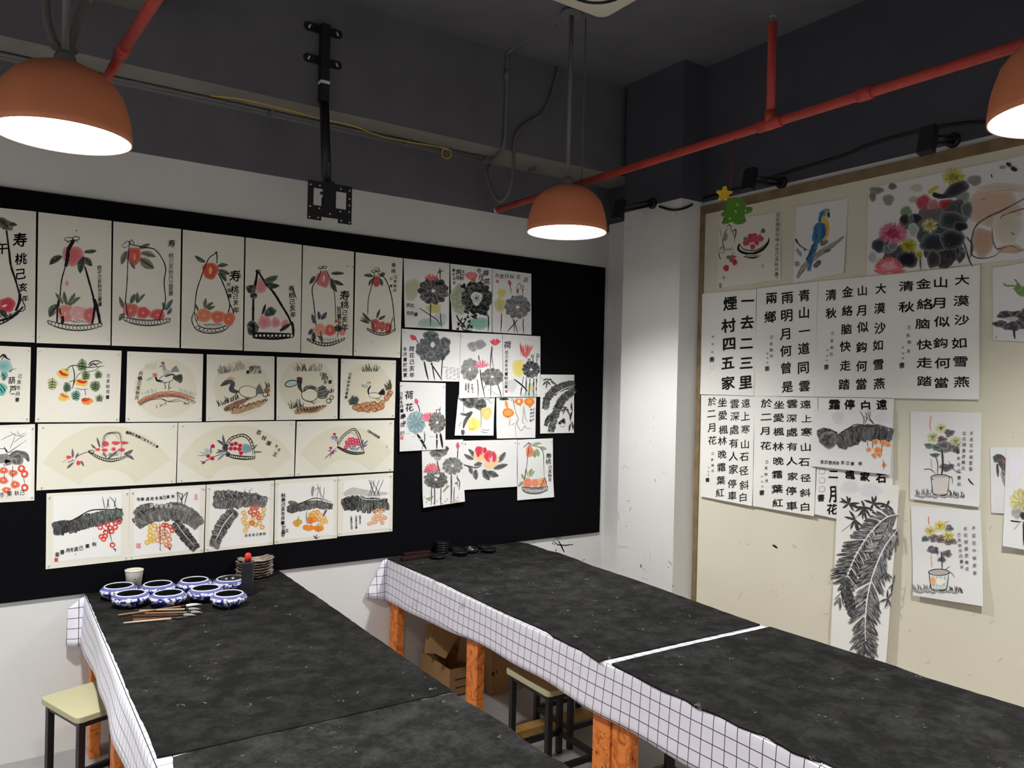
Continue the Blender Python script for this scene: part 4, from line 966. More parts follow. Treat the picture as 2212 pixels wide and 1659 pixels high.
    def mum(s, x, y, rx, ry, c, core=None, n=26):
        for ring_, q in ((1.0, 0), (0.72, 1), (0.45, 2)):
            for i in range(n - q * 6):
                a = 2 * PI * (i + 0.4 * q) / (n - q * 6) + s.rnd.uniform(-.08, .08); m = s.rnd.uniform(-24, 20); cc = tuple(max(0, min(255, v + m - 10 * q)) for v in (core or c if q == 2 else c))
                s.f(x, y, x + rx * ring_ * math.cos(a), y + ry * ring_ * math.sin(a), rx * 0.17, cc, soft=0.15)
        return s
    def banana(s, spine, wu, wd, n, c, dry=0.5, lean=10, vary=22):
        """a broad leaf laid down in short side strokes along its rib"""
        P = smooth_path([Vector((x, y, 0)) for x, y in spine], 8); m = len(P)
        for sd, w_ in ((-1, wu), (1, wd)):
            if w_ > 0: s.k([(p.x - sd * (P[min(i + 1, m - 1)] - P[max(i - 1, 0)]).normalized().y * w_ * .4, p.y + sd * (P[min(i + 1, m - 1)] - P[max(i - 1, 0)]).normalized().x * w_ * .4) for i, p in list(enumerate(P))[::4]], w_ * 0.85, c, dry * .6, tp=(.7, .6))
        for i in range(n):
            t = (i + 0.5) / n * (m - 1); p = P[int(t)]; d = (P[min(int(t) + 1, m - 1)] - P[max(int(t) - 1, 0)]).normalized(); nn = Vector((-d.y, d.x, 0)); e = 0.45 + 0.55 * math.sin(PI * (0.12 + 0.76 * i / max(1, n - 1))) ** 0.6
            seg = sum((P[j + 1] - P[j]).length for j in range(m - 1)) / n
            for sd, w_ in ((-1, wu), (1, wd)):
                if w_ <= 0: continue
                m_ = s.rnd.uniform(-vary, vary); cc = tuple(max(0, min(255, v + m_)) for v in c); L = w_ * e * s.rnd.uniform(0.85, 1.1)
                q = p + nn * sd * L + d * math.tan(math.radians(lean)) * L
                s.k([(p.x, p.y), ((p.x * .5 + q.x * .5) + s.rnd.uniform(-3, 3), (p.y * .5 + q.y * .5)), (q.x, q.y)], seg * s.rnd.uniform(1.2, 2.3), cc, dry, tp=(0.9, 0.8))
        return s
    def frond(s, spine, n, l0, l1, ang, w, c, dry=0.35, vary=30, sides=(-1, 1)):
        """a torn palm-like leaf: bundles of slanting strokes off a bare rib"""
        P = smooth_path([Vector((x, y, 0)) for x, y in spine], 10); m = len(P)
        for sd in sides:
            i = 0
            while i < n:
                k = s.rnd.randint(3, 6); tone = s.rnd.uniform(-vary, vary); ln = s.rnd.uniform(0.75, 1.1)
                for j in range(i, min(n, i + k)):
                    t = (j + 0.5) / n * (m - 1); p = P[int(t)]; d = (P[min(int(t) + 1, m - 1)] - P[max(int(t) - 1, 0)]).normalized(); L = (l0 + (l1 - l0) * j / n) * (0.7 + 0.4 * math.sin(PI * j / n)) * ln
                    a = math.radians(ang + s.rnd.uniform(-4, 4)) * sd; q = Vector((d.x * math.cos(a) - d.y * math.sin(a), d.x * math.sin(a) + d.y * math.cos(a), 0))
                    cc = tuple(max(0, min(255, v + tone + s.rnd.uniform(-8, 8))) for v in c); z = L * s.rnd.uniform(0.8, 1.08); st = p + q * w * 0.35
                    s.k([(st.x, st.y), (st.x + q.x * z * .5, st.y + q.y * z * .5 + 2), (st.x + q.x * z, st.y + q.y * z + 4)], w * s.rnd.uniform(0.6, 1.0), cc, dry, tp=(0.9, 0.35))
                i += k + (1 if s.rnd.random() < .75 else 0)
        return s
    def grass(s, x0, y0, x1, y1, n, h, c=K, w=4, spread=40):
        for i in range(n):
            t = (i + s.rnd.uniform(0, 1)) / n; a = math.radians(90 + s.rnd.uniform(-spread, spread)); L = h * s.rnd.uniform(0.5, 1.1); x, y = x0 + (x1 - x0) * t, y0 + (y1 - y0) * t
            s.k([(x, y), (x + L * .5 * math.cos(a) + 2, y - L * .5 * math.sin(a)), (x + L * math.cos(a * 1.03), y - L * math.sin(a))], w, c)
        return s
    def fan(s, cx, cy, rx, ry, ri, a0, a1, c):
        n = 40; A = [math.radians(a0 + (a1 - a0) * i / n) for i in range(n + 1)]
        pts = [(cx + rx * math.cos(a), cy - ry * math.sin(a)) for a in A] + [(cx + ri * math.cos(a), cy - ri * math.sin(a)) for a in A]
        return s._add(pts, [c] * len(pts), [(0, 0)] * len(pts), 0.0, [(i, i + 1, n + 2 + i, n + 1 + i) for i in range(n)])
    def seal(s, x, y, r, c=(206, 90, 86), ry=None): return s.poly([(x - r, y - (ry or r)), (x + r, y - (ry or r) * 1.05), (x + r * .95, y + (ry or r)), (x - r * .97, y + (ry or r) * .96)], c)
    def build(s):
        ax, base = (1, PB) if s.wall == 'B' else (0, PR)
        Q = hits(s.q, ax, base - 0.002)
        a_ = 0 if ax == 1 else 1
        lo, hi = Q.min(0), Q.max(0); sa, sz = hi[a_] - lo[a_], hi[2] - lo[2]
        def disp(P):   # how far the paper stands off its board, by place on the sheet
            u = np.clip((P[:, a_] - lo[a_]) / sa, 0, 1); v = np.clip((hi[2] - P[:, 2]) / sz, 0, 1)
            if s.wall == 'R': u = 1 - u          # seen from the room, the near end is the right
            w = s.wave * (0.5 + 0.25 * np.sin(5.2 * u + s.ph[0]) * np.sin(4.1 * v + s.ph[1]) + 0.25 * np.sin(9.5 * v + 2.5 * u + s.ph[2])) * (0.25 + 0.75 * v)
            return 0.0022 + s.layer + w + s.lift[0] * v ** 3 * (1 - u) ** 1.5 + s.lift[1] * v ** 3 * u ** 1.5
        nx, ny = 14, 20
        G = np.array([((Q[0] * (1 - i / nx) + Q[1] * (i / nx)) * (1 - j / ny) + (Q[3] * (1 - i / nx) + Q[2] * (i / nx)) * (j / ny)) for j in range(ny + 1) for i in range(nx + 1)])
        dG = disp(G); front = G.copy(); front[:, ax] = base - dG; back = G.copy(); back[:, ax] = base - dG + 0.0007
        n1 = (nx + 1) * (ny + 1); fc = []
        for j in range(ny):
            for i in range(nx):
                q = j * (nx + 1) + i; fc.append([q, q + 1, q + nx + 2, q + nx + 1]); fc.append([n1 + q, n1 + q + nx + 1, n1 + q + nx + 2, n1 + q + 1])
        ring = [i for i in range(nx + 1)] + [(j + 1) * (nx + 1) - 1 for j in range(1, ny + 1)] + [ny * (nx + 1) + i for i in range(nx - 1, -1, -1)] + [j * (nx + 1) for j in range(ny - 1, 0, -1)]
        for i in range(len(ring)): p, q = ring[i], ring[(i + 1) % len(ring)]; fc.append([p, n1 + p, n1 + q, q])
        V = [front, back]; cols = [lin(PAPER[s.paper])] * (2 * n1); uvs = [(0, 0)] * (2 * n1); dry = [0.0] * (2 * n1)
        if s.V:
            P0 = hits(s.V, ax, base - 0.002); d = disp(P0)
            off = base - d - 0.0005 - np.array(s.L) * 0.000012
            P1 = hits(s.V, ax, off); V.append(P1); b0 = 2 * n1
            cols += s.C; uvs += s.U; dry += s.Y; fc += [[b0 + i for i in f] for f in s.F]
        A = np.concatenate(V); o_ = Vector((A[:n1].mean(0)))
        me = bpy.data.meshes.new(s.name); me.from_pydata((A - np.array(o_)).tolist(), [], fc); me.materials.append(PMAT[s.paper])
        at = me.attributes.new('Col', 'FLOAT_COLOR', 'POINT'); at.data.foreach_set('color', np.array([(*c, 1.0) for c in cols], np.float32).ravel())
        at = me.attributes.new('Dry', 'FLOAT', 'POINT'); at.data.foreach_set('value', np.array(dry, np.float32))
        ul = me.uv_layers.new(name='UVMap'); vi = np.empty(len(me.loops), np.int32); me.loops.foreach_get('vertex_index', vi)
        ul.data.foreach_set('uv', np.array(uvs, np.float32)[vi].ravel())
        o = bpy.data.objects.new(s.name, me); COL.objects.link(o); o.location = o_
        if s.wall == 'B':        # little round-headed pins in the corners
            for u, v in ((.035, .05), (.965, .05)) + (((.035, .95), (.965, .95)) if s.paper == 'card' else ()):
                p = (Q[0] * (1 - u) + Q[1] * u) * (1 - v) + (Q[3] * (1 - u) + Q[2] * u) * v; p[1] = base - disp(p[None])[0] - 0.0028
                if p[0] < -0.04: continue
                k = bpy.data.objects.new('pushpin', pin_mesh()); COL.objects.link(k); k.parent = o; k.location = Vector(p) - o_
        return tag(o, s.label, s.cat, s.group)

GA = 'peach basket paintings in the top row'; GB = 'small paintings in the second row'; GC = 'fan paintings in the third row'; GD = 'autumn fruit paintings in the bottom row'; GE = 'loose rice paper paintings on the black board'
PK = (226, 150, 150); RD = (214, 78, 76); GN = (74, 88, 72); GY = (120, 120, 112)
def card(label, quad, frame, grp, seed, layer=0.0): return Sheet(label, quad, 'B', 'card', frame, group=grp, seed=seed, layer=layer)
def hand(s, pts, w, c=K): return s.k(pts, w, c, tp=(0.8, 0.8), jit=0.16)
def pile(s, L, hl=True):
    for x, y, rx, ry, c in L:
        s.b(x, y, rx, ry, c, soft=0.55, core=mixc(c, (248, 214, 190), 0.22))
        if hl: s.f(x - rx * .05, y + ry * .2, x, y - ry * .12, rx * 0.13, (246, 214, 190))
    return s
def leaves(s, txt, c=GN, vein=K):
    for p in txt.split(): x0, y0, x1, y1, w = (float(v) for v in p.split(',')); m = s.rnd.uniform(-14, 14); s.f(x0, y0, x1, y1, w, tuple(v + m for v in c), vein, dry=0.15)
    return s
def knot(s, x, y, r, w=7):
    s.ring(x - r * .6, y, r * .7, r * .3, K, w); s.ring(x + r * .5, y - r * .15, r * .6, r * .28, K, w); s.k([(x - r, y + r * .6), (x, y + r * .1), (x + r, y + r * .5)], w); return s

# top row: baskets of longevity peaches
s = card('peach basket painting cut by the left edge of the frame', [(-78, 441), (78, 457), (75, 740), (-80, 734)], 'A', GA, 1)
s.b(60, 250, 75, 50, (86, 88, 78), rot=-15, dry=.3); leaves(s, '70,260,-30,180,70 90,235,165,250,40', (60, 64, 56)); hand(s, '62,300 85,480 105,640 150,780 190,930', 20)
s.b(60, 1010, 92, 70, (206, 62, 78), core=(214, 80, 92)); s.b(-60, 1000, 70, 70, (196, 50, 60)); s.f(20, 1030, 70, 1010, 22, (250, 225, 220)); leaves(s, '0,1060,60,1130,60', (48, 48, 46))
hand(s, '-120,1150 0,1160 100,1130 170,1080 220,1030', 22); hand(s, '-100,1210 20,1190 110,1140 180,1090', 12); hand(s, '190,900 185,980 150,1070', 30); hand(s, '190,930 240,1050 130,1090', 9)
for i in range(7): s.ring(-90 + i * 34, 1172 - max(0, i - 3) * 18, 18, 20, K, 9)
for i in range(4): hand(s, [(-20 + i * 35, 1080 + i * 4), (20 + i * 30, 1140 - i * 8)], 9)
s.g('寿', 192, 390, 150, bold=.02).g('桃', 200, 572, 120, bold=.02).g('己', 195, 715, 110, bold=.02).g('亥', 220, 845, 95, bold=.02).g('年', 240, 950, 62, bold=.02).g('午', 22, 470, 120, bold=.015); s.build()

s = card('peach basket painting with a thick black stroke across its top peach', [(83, 458), (241, 477), (238.5, 746), (79, 741)], 'A', GA, 2)
s.b(695, 540, 105, 98, (216, 122, 126), core=(222, 110, 116)); leaves(s, '590,545,470,628,66 806,505,926,495,42 800,550,765,712,72 812,560,880,642,62', (56, 62, 54)); hand(s, '705,395 655,480 645,560 628,645', 38); knot(s, 695, 385, 60)
hand(s, '625,645 588,780 572,940 556,1060 545,1170', 13); hand(s, '810,645 855,800 895,950 905,1010', 18); s.b(640, 805, 18, 26, (226, 160, 160))
leaves(s, '640,1010,612,880,44 650,1010,720,895,44 660,1020,772,935,44 600,1000,528,895,40', (92, 104, 84)); leaves(s, '545,1010,470,1130,80', (58, 66, 58))
pile(s, [(625, 1090, 90, 85, (228, 142, 130)), (755, 1090, 92, 70, (236, 172, 176)), (855, 1112, 62, 78, (214, 108, 116))])
hand(s, '890,940 905,1030 880,1195', 22); hand(s, '905,955 940,1100 955,1185', 30); hand(s, '560,960 548,1060 545,1180', 18); hand(s, '592,1120 600,1150 592,1195', 30); s.k('575,1040 572,1075 588,1110', 14)
for i in range(6): s.k([(640 + i * 28, 1150 + (i % 3) * 6), (720 + i * 26, 1185)], 4, GY)
s.rim(455, 1160, 975, 1185, 32, 52, 15, 7); s.t('桃子己亥秋月立夏書', 950, 655, 955, 1005, 44, bold=.01); s.b(730, 300, 6, 6, K, soft=0); s.build()

s = card('peach basket painting with a square thin handle and blue grey leaves', [(245, 478), (391, 495), (387.6, 751.6), (241.4, 746.5)], 'A', GA, 3)
s.b(1278, 545, 72, 90, (214, 84, 82), core=(226, 130, 96)); leaves(s, '1330,470,1436,428,46 1350,515,1488,552,58 1340,570,1474,664,92', (112, 114, 98)); leaves(s, '1212,500,1160,628,62 1240,600,1290,670,34', (102, 108, 102)); s.f(1285, 590, 1290, 520, 16, (240, 180, 120))
hand(s, '1238,400 1222,600 1214,800 1200,960 1188,1130', 9); hand(s, '1238,432 1380,462 1490,490 1580,640 1568,800 1580,980 1522,1160', 10); s.k('1160,445 1220,402 1240,430 1272,398', 6).k('1232,440 1255,388 1282,432 1238,436', 6).k('1165,450 1190,465 1232,440', 5)
leaves(s, '1250,995,1290,905,52 1310,995,1312,888,36 1318,990,1390,905,30', (78, 92, 80)); leaves(s, '1196,1060,1140,930,42 1190,1090,1136,1164,48', (110, 104, 94)); leaves(s, '1580,1060,1550,985,34 1590,1060,1652,958,48 1600,1100,1640,1040,36', (92, 112, 120))
pile(s, [(1250, 1062, 75, 72, (208, 100, 98)), (1370, 1085, 68, 58, (216, 82, 82)), (1505, 1105, 75, 56, (214, 84, 84))]); hand(s, '1200,980 1215,1080 1225,1130', 9); hand(s, '1580,990 1545,1080 1520,1165', 9)
for i in range(8): s.k([(1290 + i * 22, 1110), (1270 + i * 24, 1150)], 3, (120, 134, 140))
s.rim(1180, 1128, 1625, 1140, 22, 55, 15, 7, (44, 50, 58)); s.g('寿', 1640, 425, 78).t('桃己亥秋月立夏書', 1635, 540, 1632, 900, 52, bold=.008); s.build()

s = card('peach basket painting with orange peaches and a narrow pointed handle', [(395, 496), (527.7, 512.5), (523.9, 757), (391, 752)], 'B', GA, 4)
s.b(240, 685, 78, 82, (212, 74, 68), core=(226, 120, 76)); s.f(235, 720, 240, 640, 30, (240, 190, 110)); leaves(s, '190,602,90,540,42 310,640,412,630,42 320,680,430,716,50 330,700,392,790,46', (76, 94, 74))
hand(s, '300,515 232,560 192,640 152,750 110,880 86,1085', 10); hand(s, '300,515 305,560 300,612', 10); hand(s, '315,705 380,850 425,1000 408,1095', 11); hand(s, '425,1000 455,1060 465,1130', 9); s.b(298, 512, 11, 11, K, soft=0)
leaves(s, '185,1040,200,945,36 195,1050,272,985,36 210,1055,288,1022,30 130,1070,95,988,24', (92, 114, 76)); pile(s, [(185, 1110, 78, 68, (228, 132, 96)), (310, 1125, 72, 60, (226, 112, 88)), (418, 1145, 60, 66, (226, 106, 78))])
hand(s, '86,1080 62,1150 92,1230 150,1268 230,1284 330,1272 382,1250 422,1210', 9); hand(s, '88,1090 112,1180 160,1225 250,1238 330,1230 392,1205', 7); hand(s, '90,1085 120,1130 108,1175', 6)
for i in range(8): s.ring(118 + i * 38, 1215 + 44 * math.sin(PI * (i + 1) / 9), 20, 15, K, 5, rot=20)
for i in range(9): s.k([(180 + i * 20, 1190 + (i % 2) * 5), (200 + i * 18, 1222)], 4)
s.k('175,1200 260,1196 370,1190', 4).g('寿', 478, 735, 112, bold=.015).g('桃', 475, 865, 78, bold=.015).g('己', 480, 930, 55).g('亥', 485, 990, 55).g('年', 487, 1062, 62).t('月桂書', 415, 818, 425, 925, 42); s.build()

s = card('peach basket painting in heavy black strokes with pale pink peaches', [(531, 513), (652, 528.8), (648.6, 762), (527, 757.8)], 'B', GA, 5)
s.b(725, 830, 55, 75, (226, 156, 156), core=(220, 150, 140)); hand(s, '690,685 680,760 655,900 650,1050 648,1185', 24); hand(s, '700,692 760,790 850,900 930,1030 990,1130 1015,1200', 22); s.k('668,692 696,678 726,690', 10)
leaves(s, '758,782,890,735,62', (58, 78, 56), None); leaves(s, '760,812,905,828,58', (34, 36, 36), None); s.b(630, 860, 48, 42, (40, 44, 42), dry=.2); s.b(655, 925, 36, 30, (38, 40, 40), dry=.2); s.b(645, 1232, 58, 72, (50, 60, 56), core=(34, 38, 38), dry=.2); s.b(812, 1080, 62, 44, (54, 70, 64), rot=30, dry=.2); s.f(735, 1105, 770, 1000, 26, K)
for x, y, rx, ry in ((758, 1178, 66, 66), (865, 1180, 45, 52), (960, 1195, 44, 42)): s.b(x, y, rx, ry, (230, 158, 164), core=(222, 130, 142))
s.f(905, 1262, 1015, 1190, 40, (34, 34, 36)); s.k('640,1280 760,1284 1035,1288', 20).k('650,1325 850,1336 1035,1320', 20).k('1020,1170 1032,1240 1035,1318', 26).k('650,1180 655,1250 650,1330', 24)
for i in range(9): s.ring(680 + i * 38, 1304, 18, 18, K, 13)
s.t('寿桃己亥年', 1015, 855, 1030, 1105, 62, bold=.015).k('1030,850 1045,900 1066,958', 8); s.build()

s = card('peach basket painting with a red seal beside its long inscription', [(654.7, 529.5), (764.6, 543.7), (761, 768.4), (650, 762.7)], 'B', GA, 6)
s.b(1318, 765, 70, 80, (206, 112, 118), core=(222, 156, 140)); s.f(1320, 790, 1325, 720, 16, (248, 230, 220)); leaves(s, '1395,712,1525,712,36 1410,780,1516,822,42 1398,760,1450,892,54 1238,738,1184,812,42', (58, 66, 62)); knot(s, 1315, 655, 34, 6)
hand(s, '1300,682 1268,760 1214,850 1230,1000 1248,1180 1262,1310', 9); hand(s, '1350,682 1400,800 1430,930 1440,1185', 7); leaves(s, '1232,1190,1210,1098,42 1280,1150,1270,1072,36 1300,1150,1352,1078,42', (70, 86, 96)); leaves(s, '1215,1240,1180,1300,40 1232,1270,1230,1372,46 1268,1290,1312,1372,38', (62, 74, 74))
pile(s, [(1288, 1250, 60, 60, (228, 154, 134)), (1385, 1255, 56, 56, (214, 92, 88)), (1500, 1265, 36, 40, (228, 142, 134))], False); s.f(1385, 1270, 1380, 1220, 22, (236, 160, 80)); s.b(1460, 1236, 40, 34, (42, 40, 42), dry=.2); hand(s, '1465,1250 1455,1320', 7); hand(s, '1290,1260 1308,1330', 8)
for i in range(7): s.k([(1300 + i * 26, 1330), (1330 + i * 24, 1358)], 4)
s.rim(1165, 1330, 1525, 1325, 48, 28, 13, 7); s.g('寿', 1525, 922, 100, bold=.012).g('桃', 1525, 1010, 86, bold=.012).g('己', 1525, 1086, 58).g('亥', 1525, 1152, 64).g('年', 1525, 1226, 76).t('秋月書於冬', 1470, 1045, 1476, 1190, 44); s.seal(1441, 1168, 12); s.k('1548,640 1556,648', 8).k('1594,645 1600,655', 8); s.build()

s = card('peach basket painting at the right end of the row with dark red peaches', [(768.4, 544.8), (870, 557.7), (864.5, 773), (764, 768.6)], 'B', GA, 7)
s.b(1825, 785, 42, 55, (190, 74, 80), core=(200, 110, 100)); leaves(s, '1795,738,1704,728,36 1795,762,1752,830,32 1858,735,1912,708,42 1860,760,1884,832,38', (76, 78, 82)); knot(s, 1825, 690, 34, 6); s.k('1800,665 1850,655 1840,700', 4)
hand(s, '1810,712 1786,820 1752,950 1744,1105', 8); hand(s, '1840,712 1910,760 1960,880 1984,1000 1996,1120 2005,1262', 9); leaves(s, '1830,1140,1862,1048,24 1848,1150,1914,1112,32 1772,1170,1692,1080,30 1760,1185,1668,1155,30', (66, 74, 82)); s.k('1680,1130 1745,1165', 8)
pile(s, [(1820, 1206, 50, 62, (190, 84, 84)), (1880, 1216, 36, 50, (192, 90, 88)), (1940, 1232, 38, 56, (190, 82, 82))]); hand(s, '1782,1150 1795,1220 1812,1275', 7); hand(s, '1986,1130 1965,1200 1945,1275', 7)
s.rim(1738, 1232, 2010, 1240, 42, 24, 12, 6); s.t('寿桃', 1992, 632, 1990, 688, 44).t('己亥秋月', 2010, 745, 2002, 872, 34).t('立夏', 1968, 760, 1968, 830, 30); s.b(1787, 1368, 4, 4, K, soft=0); s.build()

# second row
WH = (240, 240, 238); RB = (230, 225, 203)
s = card('gourd painting in teal, cut by the left edge of the frame', [(-90, 743), (66.7, 750), (63.7, 912), (-92, 912)], 'C', GB, 11)
s.b(30, 270, 95, 62, (150, 196, 192), core=(120, 172, 176)).b(40, 360, 36, 48, (110, 168, 166)).b(10, 490, 58, 64, (96, 186, 172)); s.k('0,190 30,160 60,190 100,210', 16).k('10,215 50,170 70,200', 8).k('20,340 45,380 20,400', 10).k('0,440 40,490 45,520', 9).k('0,480 30,530', 9).k('80,325 105,310 120,300 155,295', 7).k('100,330 112,300', 6).ring(45, 172, 14, 14, K, 5)
s.t('己亥冬月書', 190, 365, 165, 590, 44).g('葫', 112, 405, 68).g('芦', 125, 490, 72); s.k('100,535 152,535', 7); s.build()

s = card('painting of yellow fruit with red mouths among green leaves', [(80, 750.3), (262.7, 757.6), (257.7, 911.5), (75.7, 912.2)], 'C', GB, 12)
s.fan(740, 455, 330, 300, 0, 0, 360, (238, 235, 224))
for x, y, rx, ry, c in ((605, 342, 62, 50, (238, 200, 92)), (780, 422, 66, 42, (240, 194, 72)), (610, 566, 56, 42, (240, 204, 96)), (832, 604, 58, 36, (238, 146, 66))): s.b(x, y, rx, ry, c)
s.k('568,312 600,345 652,356', 26, (206, 66, 48)).k('738,405 790,424 832,414', 24, (206, 62, 44)).k('584,530 612,556 652,562', 24, (220, 112, 88)).k('778,596 820,596 860,578', 22, (216, 70, 36)).k('785,585 830,575', 10, (90, 90, 60))
for x, y, rx, ry, c in ((785, 262, 50, 62, (136, 158, 116)), (500, 440, 50, 60, (186, 194, 136)), (640, 472, 40, 50, (106, 136, 98)), (725, 550, 46, 50, (122, 164, 144)), (820, 360, 42, 46, (134, 162, 116)), (910, 460, 52, 52, (116, 146, 96)), (940, 350, 40, 40, (150, 170, 130)), (950, 575, 42, 38, (176, 190, 166))):
    s.b(x, y, rx, ry, c); s.k([(x + 2, y - ry), (x, y), (x - 4, y + ry * .9)], 6)
    for q in (-.4, 0, .4): s.k([(x, y + q * ry), (x + rx * .7, y + q * ry + 16)], 9, (50, 62, 50)); s.k([(x, y + q * ry), (x - rx * .7, y + q * ry + 18)], 9, (50, 62, 50))
s.k('635,300 700,262 840,282 1000,268', 8).k('690,262 712,350 704,430 690,490', 10).k('705,440 760,340 900,312 962,262', 5).k('810,490 815,520 820,562', 6).k('842,262 880,225 935,220 980,242', 10).k('850,280 890,240 940,290', 9).k('860,265 960,240', 8).k('620,295 640,310 660,292', 6).k('660,420 720,400', 6).k('720,478 780,492 850,485', 4)
s.t('己亥秋月書', 1035, 362, 1028, 565, 38, (110, 92, 80)); s.build()

def rnd_card(label, quad, frame, seed, cx, cy, rx, ry): s = card(label, quad, frame, GB, seed); s.fan(cx, cy, rx, ry, 0, 0, 360, RB); s.pc = RB; return s
s = rnd_card('round painting of two cranes on a brown log', [(275, 759), (439, 765), (435.8, 910.4), (271, 911.5)], 'C', 13, 1580, 482, 300, 285)
for i in range(9): s.k([(1395 + i * 12, 300), (1385 + i * 13, 250 - (i % 3) * 10)], 5, (196, 192, 180))
s.k('1562,245 1572,300 1600,322 1650,318', 32, (160, 160, 164)).k('1560,258 1520,278', 12, (130, 134, 140)).b(1556, 240, 18, 13, (176, 62, 86)).b(1605, 330, 52, 22, (186, 186, 190))
for i in range(6): s.k([(1640, 305 + i * 3), (1690 + i * 6, 262 + i * 11)], 12, (128, 128, 130), .3)
s.b(1590, 385, 72, 38, (232, 226, 218), rot=15, soft=.1).ring(1595, 388, 74, 36, K, 6, rot=15); s.k('1490,362 1494,396 1520,412 1560,408', 20).f(1470, 372, 1396, 410, 24, (150, 190, 190)).b(1480, 354, 24, 20, (206, 112, 124)).k('1575,372 1640,350 1680,362', 14, (70, 70, 72))
for i in range(12): a = -0.7 + i * 0.15; s.k([(1650, 378), (1700 + 48 * math.cos(a), 385 + 58 * math.sin(a))], 15, (60, 60, 62), .2)
s.k('1580,420 1576,452 1582,478 1566,488', 7).k('1622,418 1612,460 1616,490 1598,498', 7).k('1616,470 1642,480', 5)
s.k('1318,622 1420,572 1540,538 1720,538 1862,580', 52, (196, 136, 106), .35).k('1330,640 1430,590 1540,560 1700,560 1850,600', 20, (150, 96, 74), .4)
for i in range(16): t = i / 15; s.ring(1335 + 515 * t, 612 - 68 * math.sin(PI * t), 16, 11, (120, 74, 58), 5)
s.k('1340,650 1420,600 1540,582 1610,606 1700,590 1800,640', 5).k('1540,582 1620,610 1730,602', 5).grass(1360, 540, 1500, 512, 10, 36, (150, 190, 188), 7).grass(1700, 500, 1860, 556, 14, 42, (160, 194, 190), 7).grass(1490, 676, 1600, 630, 9, 40, (130, 90, 74), 4).grass(1750, 636, 1810, 634, 8, 30, (120, 84, 70), 4).t('丹鶴己亥秋月', 1345, 340, 1308, 570, 44); s.build()

s = rnd_card('round painting of a long necked bird with a white body outline and pink crest', [(446.8, 765.5), (593, 770), (592, 907), (445, 909.7)], 'D', 14, 540, 478, 272, 262)
s.grass(320, 350, 580, 300, 22, 90, (150, 148, 138), 7, 30).grass(330, 345, 420, 330, 7, 70, (104, 102, 96), 8, 30); s.b(437, 392, 40, 22, (216, 172, 178)).k('428,410 455,440 440,488 470,508 515,515', 46, (74, 74, 76), .1).f(455, 410, 334, 462, 48, (72, 76, 78)).k('340,462 420,425', 5)
s.b(605, 515, 88, 54, (236, 231, 212), soft=.05).ring(605, 515, 90, 56, K, 6, rot=-8)
for i in range(6): s.f(680, 545 - i * 4, 718 + i * 8, 430 + i * 18, 26, (96, 96, 96))
s.k('372,690 470,640 600,582', 52, (132, 88, 64), .3).k('440,712 560,676 700,630 790,585', 62, (184, 142, 104), .35)
for i in range(16): s.k([(400 + i * 24, 690 - i * 7 + (i % 3) * 12), (420 + i * 24, 660 - i * 5 + (i % 2) * 20)], 9, (58, 46, 40))
s.b(782, 500, 32, 26, (154, 112, 74)).ring(765, 540, 24, 22, K, 8).k('780,545 805,548 800,530', 6).grass(760, 480, 815, 470, 6, 60, (96, 94, 86), 9, 25).grass(310, 660, 520, 580, 18, 70, (62, 62, 56), 8, 35).k('570,560 600,590 640,570', 6).k('600,585 610,560', 5)
s.ts('腊月冬', '632,288 668,284 705,286', 42).ts('書于之晖', '600,326 632,322 668,322 712,326', 38); s.build()

s = rnd_card('round painting of a pelican-like bird with a pale blue beak and dark tail', [(598, 771), (730, 774.8), (729, 905), (597, 907.4)], 'D', 15, 1165, 470, 262, 270)
s.grass(1040, 318, 1300, 320, 22, 86, (140, 138, 128), 7, 34).grass(1070, 318, 1180, 318, 8, 80, (88, 86, 80), 8, 34); s.b(1092, 388, 32, 16, (120, 44, 56)).k('1070,405 1100,410 1092,460 1118,520', 38, (60, 58, 60), .1).b(1014, 436, 58, 28, (190, 214, 210), rot=12, soft=.05).ring(1014, 436, 60, 30, K, 9, rot=12)
s.b(1190, 545, 76, 60, (236, 231, 212), soft=.05).ring(1190, 545, 78, 62, K, 7).k('1130,500 1180,466 1262,482', 34, (90, 88, 88), .5).k('1130,515 1190,480 1260,500', 9).b(1312, 522, 56, 66, (78, 78, 80), core=(60, 60, 62), dry=.3)
for i in range(5): s.k([(1270, 480 + i * 22), (1350, 470 + i * 26)], 22, (70, 70, 72), .4)
s.k('1045,712 1120,690 1240,684 1350,645', 60, (172, 132, 96), .3).k('1110,690 1200,690 1290,660', 34, (98, 74, 54), .3)
for i in range(9): s.k([(1070 + i * 30, 675 - i * 4), (1085 + i * 30, 712 - i * 7)], 10, (60, 46, 38))
s.ring(1372, 602, 22, 20, K, 8).ring(1400, 570, 16, 18, (90, 70, 50), 7).k('1160,590 1210,620 1270,600', 5).k('1200,600 1240,640', 5).grass(1000, 680, 1130, 660, 18, 90, (84, 86, 84), 7, 35).grass(1360, 540, 1410, 520, 5, 60, K, 6, 25).ts('秋月', '1335,352 1350,388', 44).ts('己亥冬書', '1302,345 1318,385 1340,425 1385,420', 38); s.build()

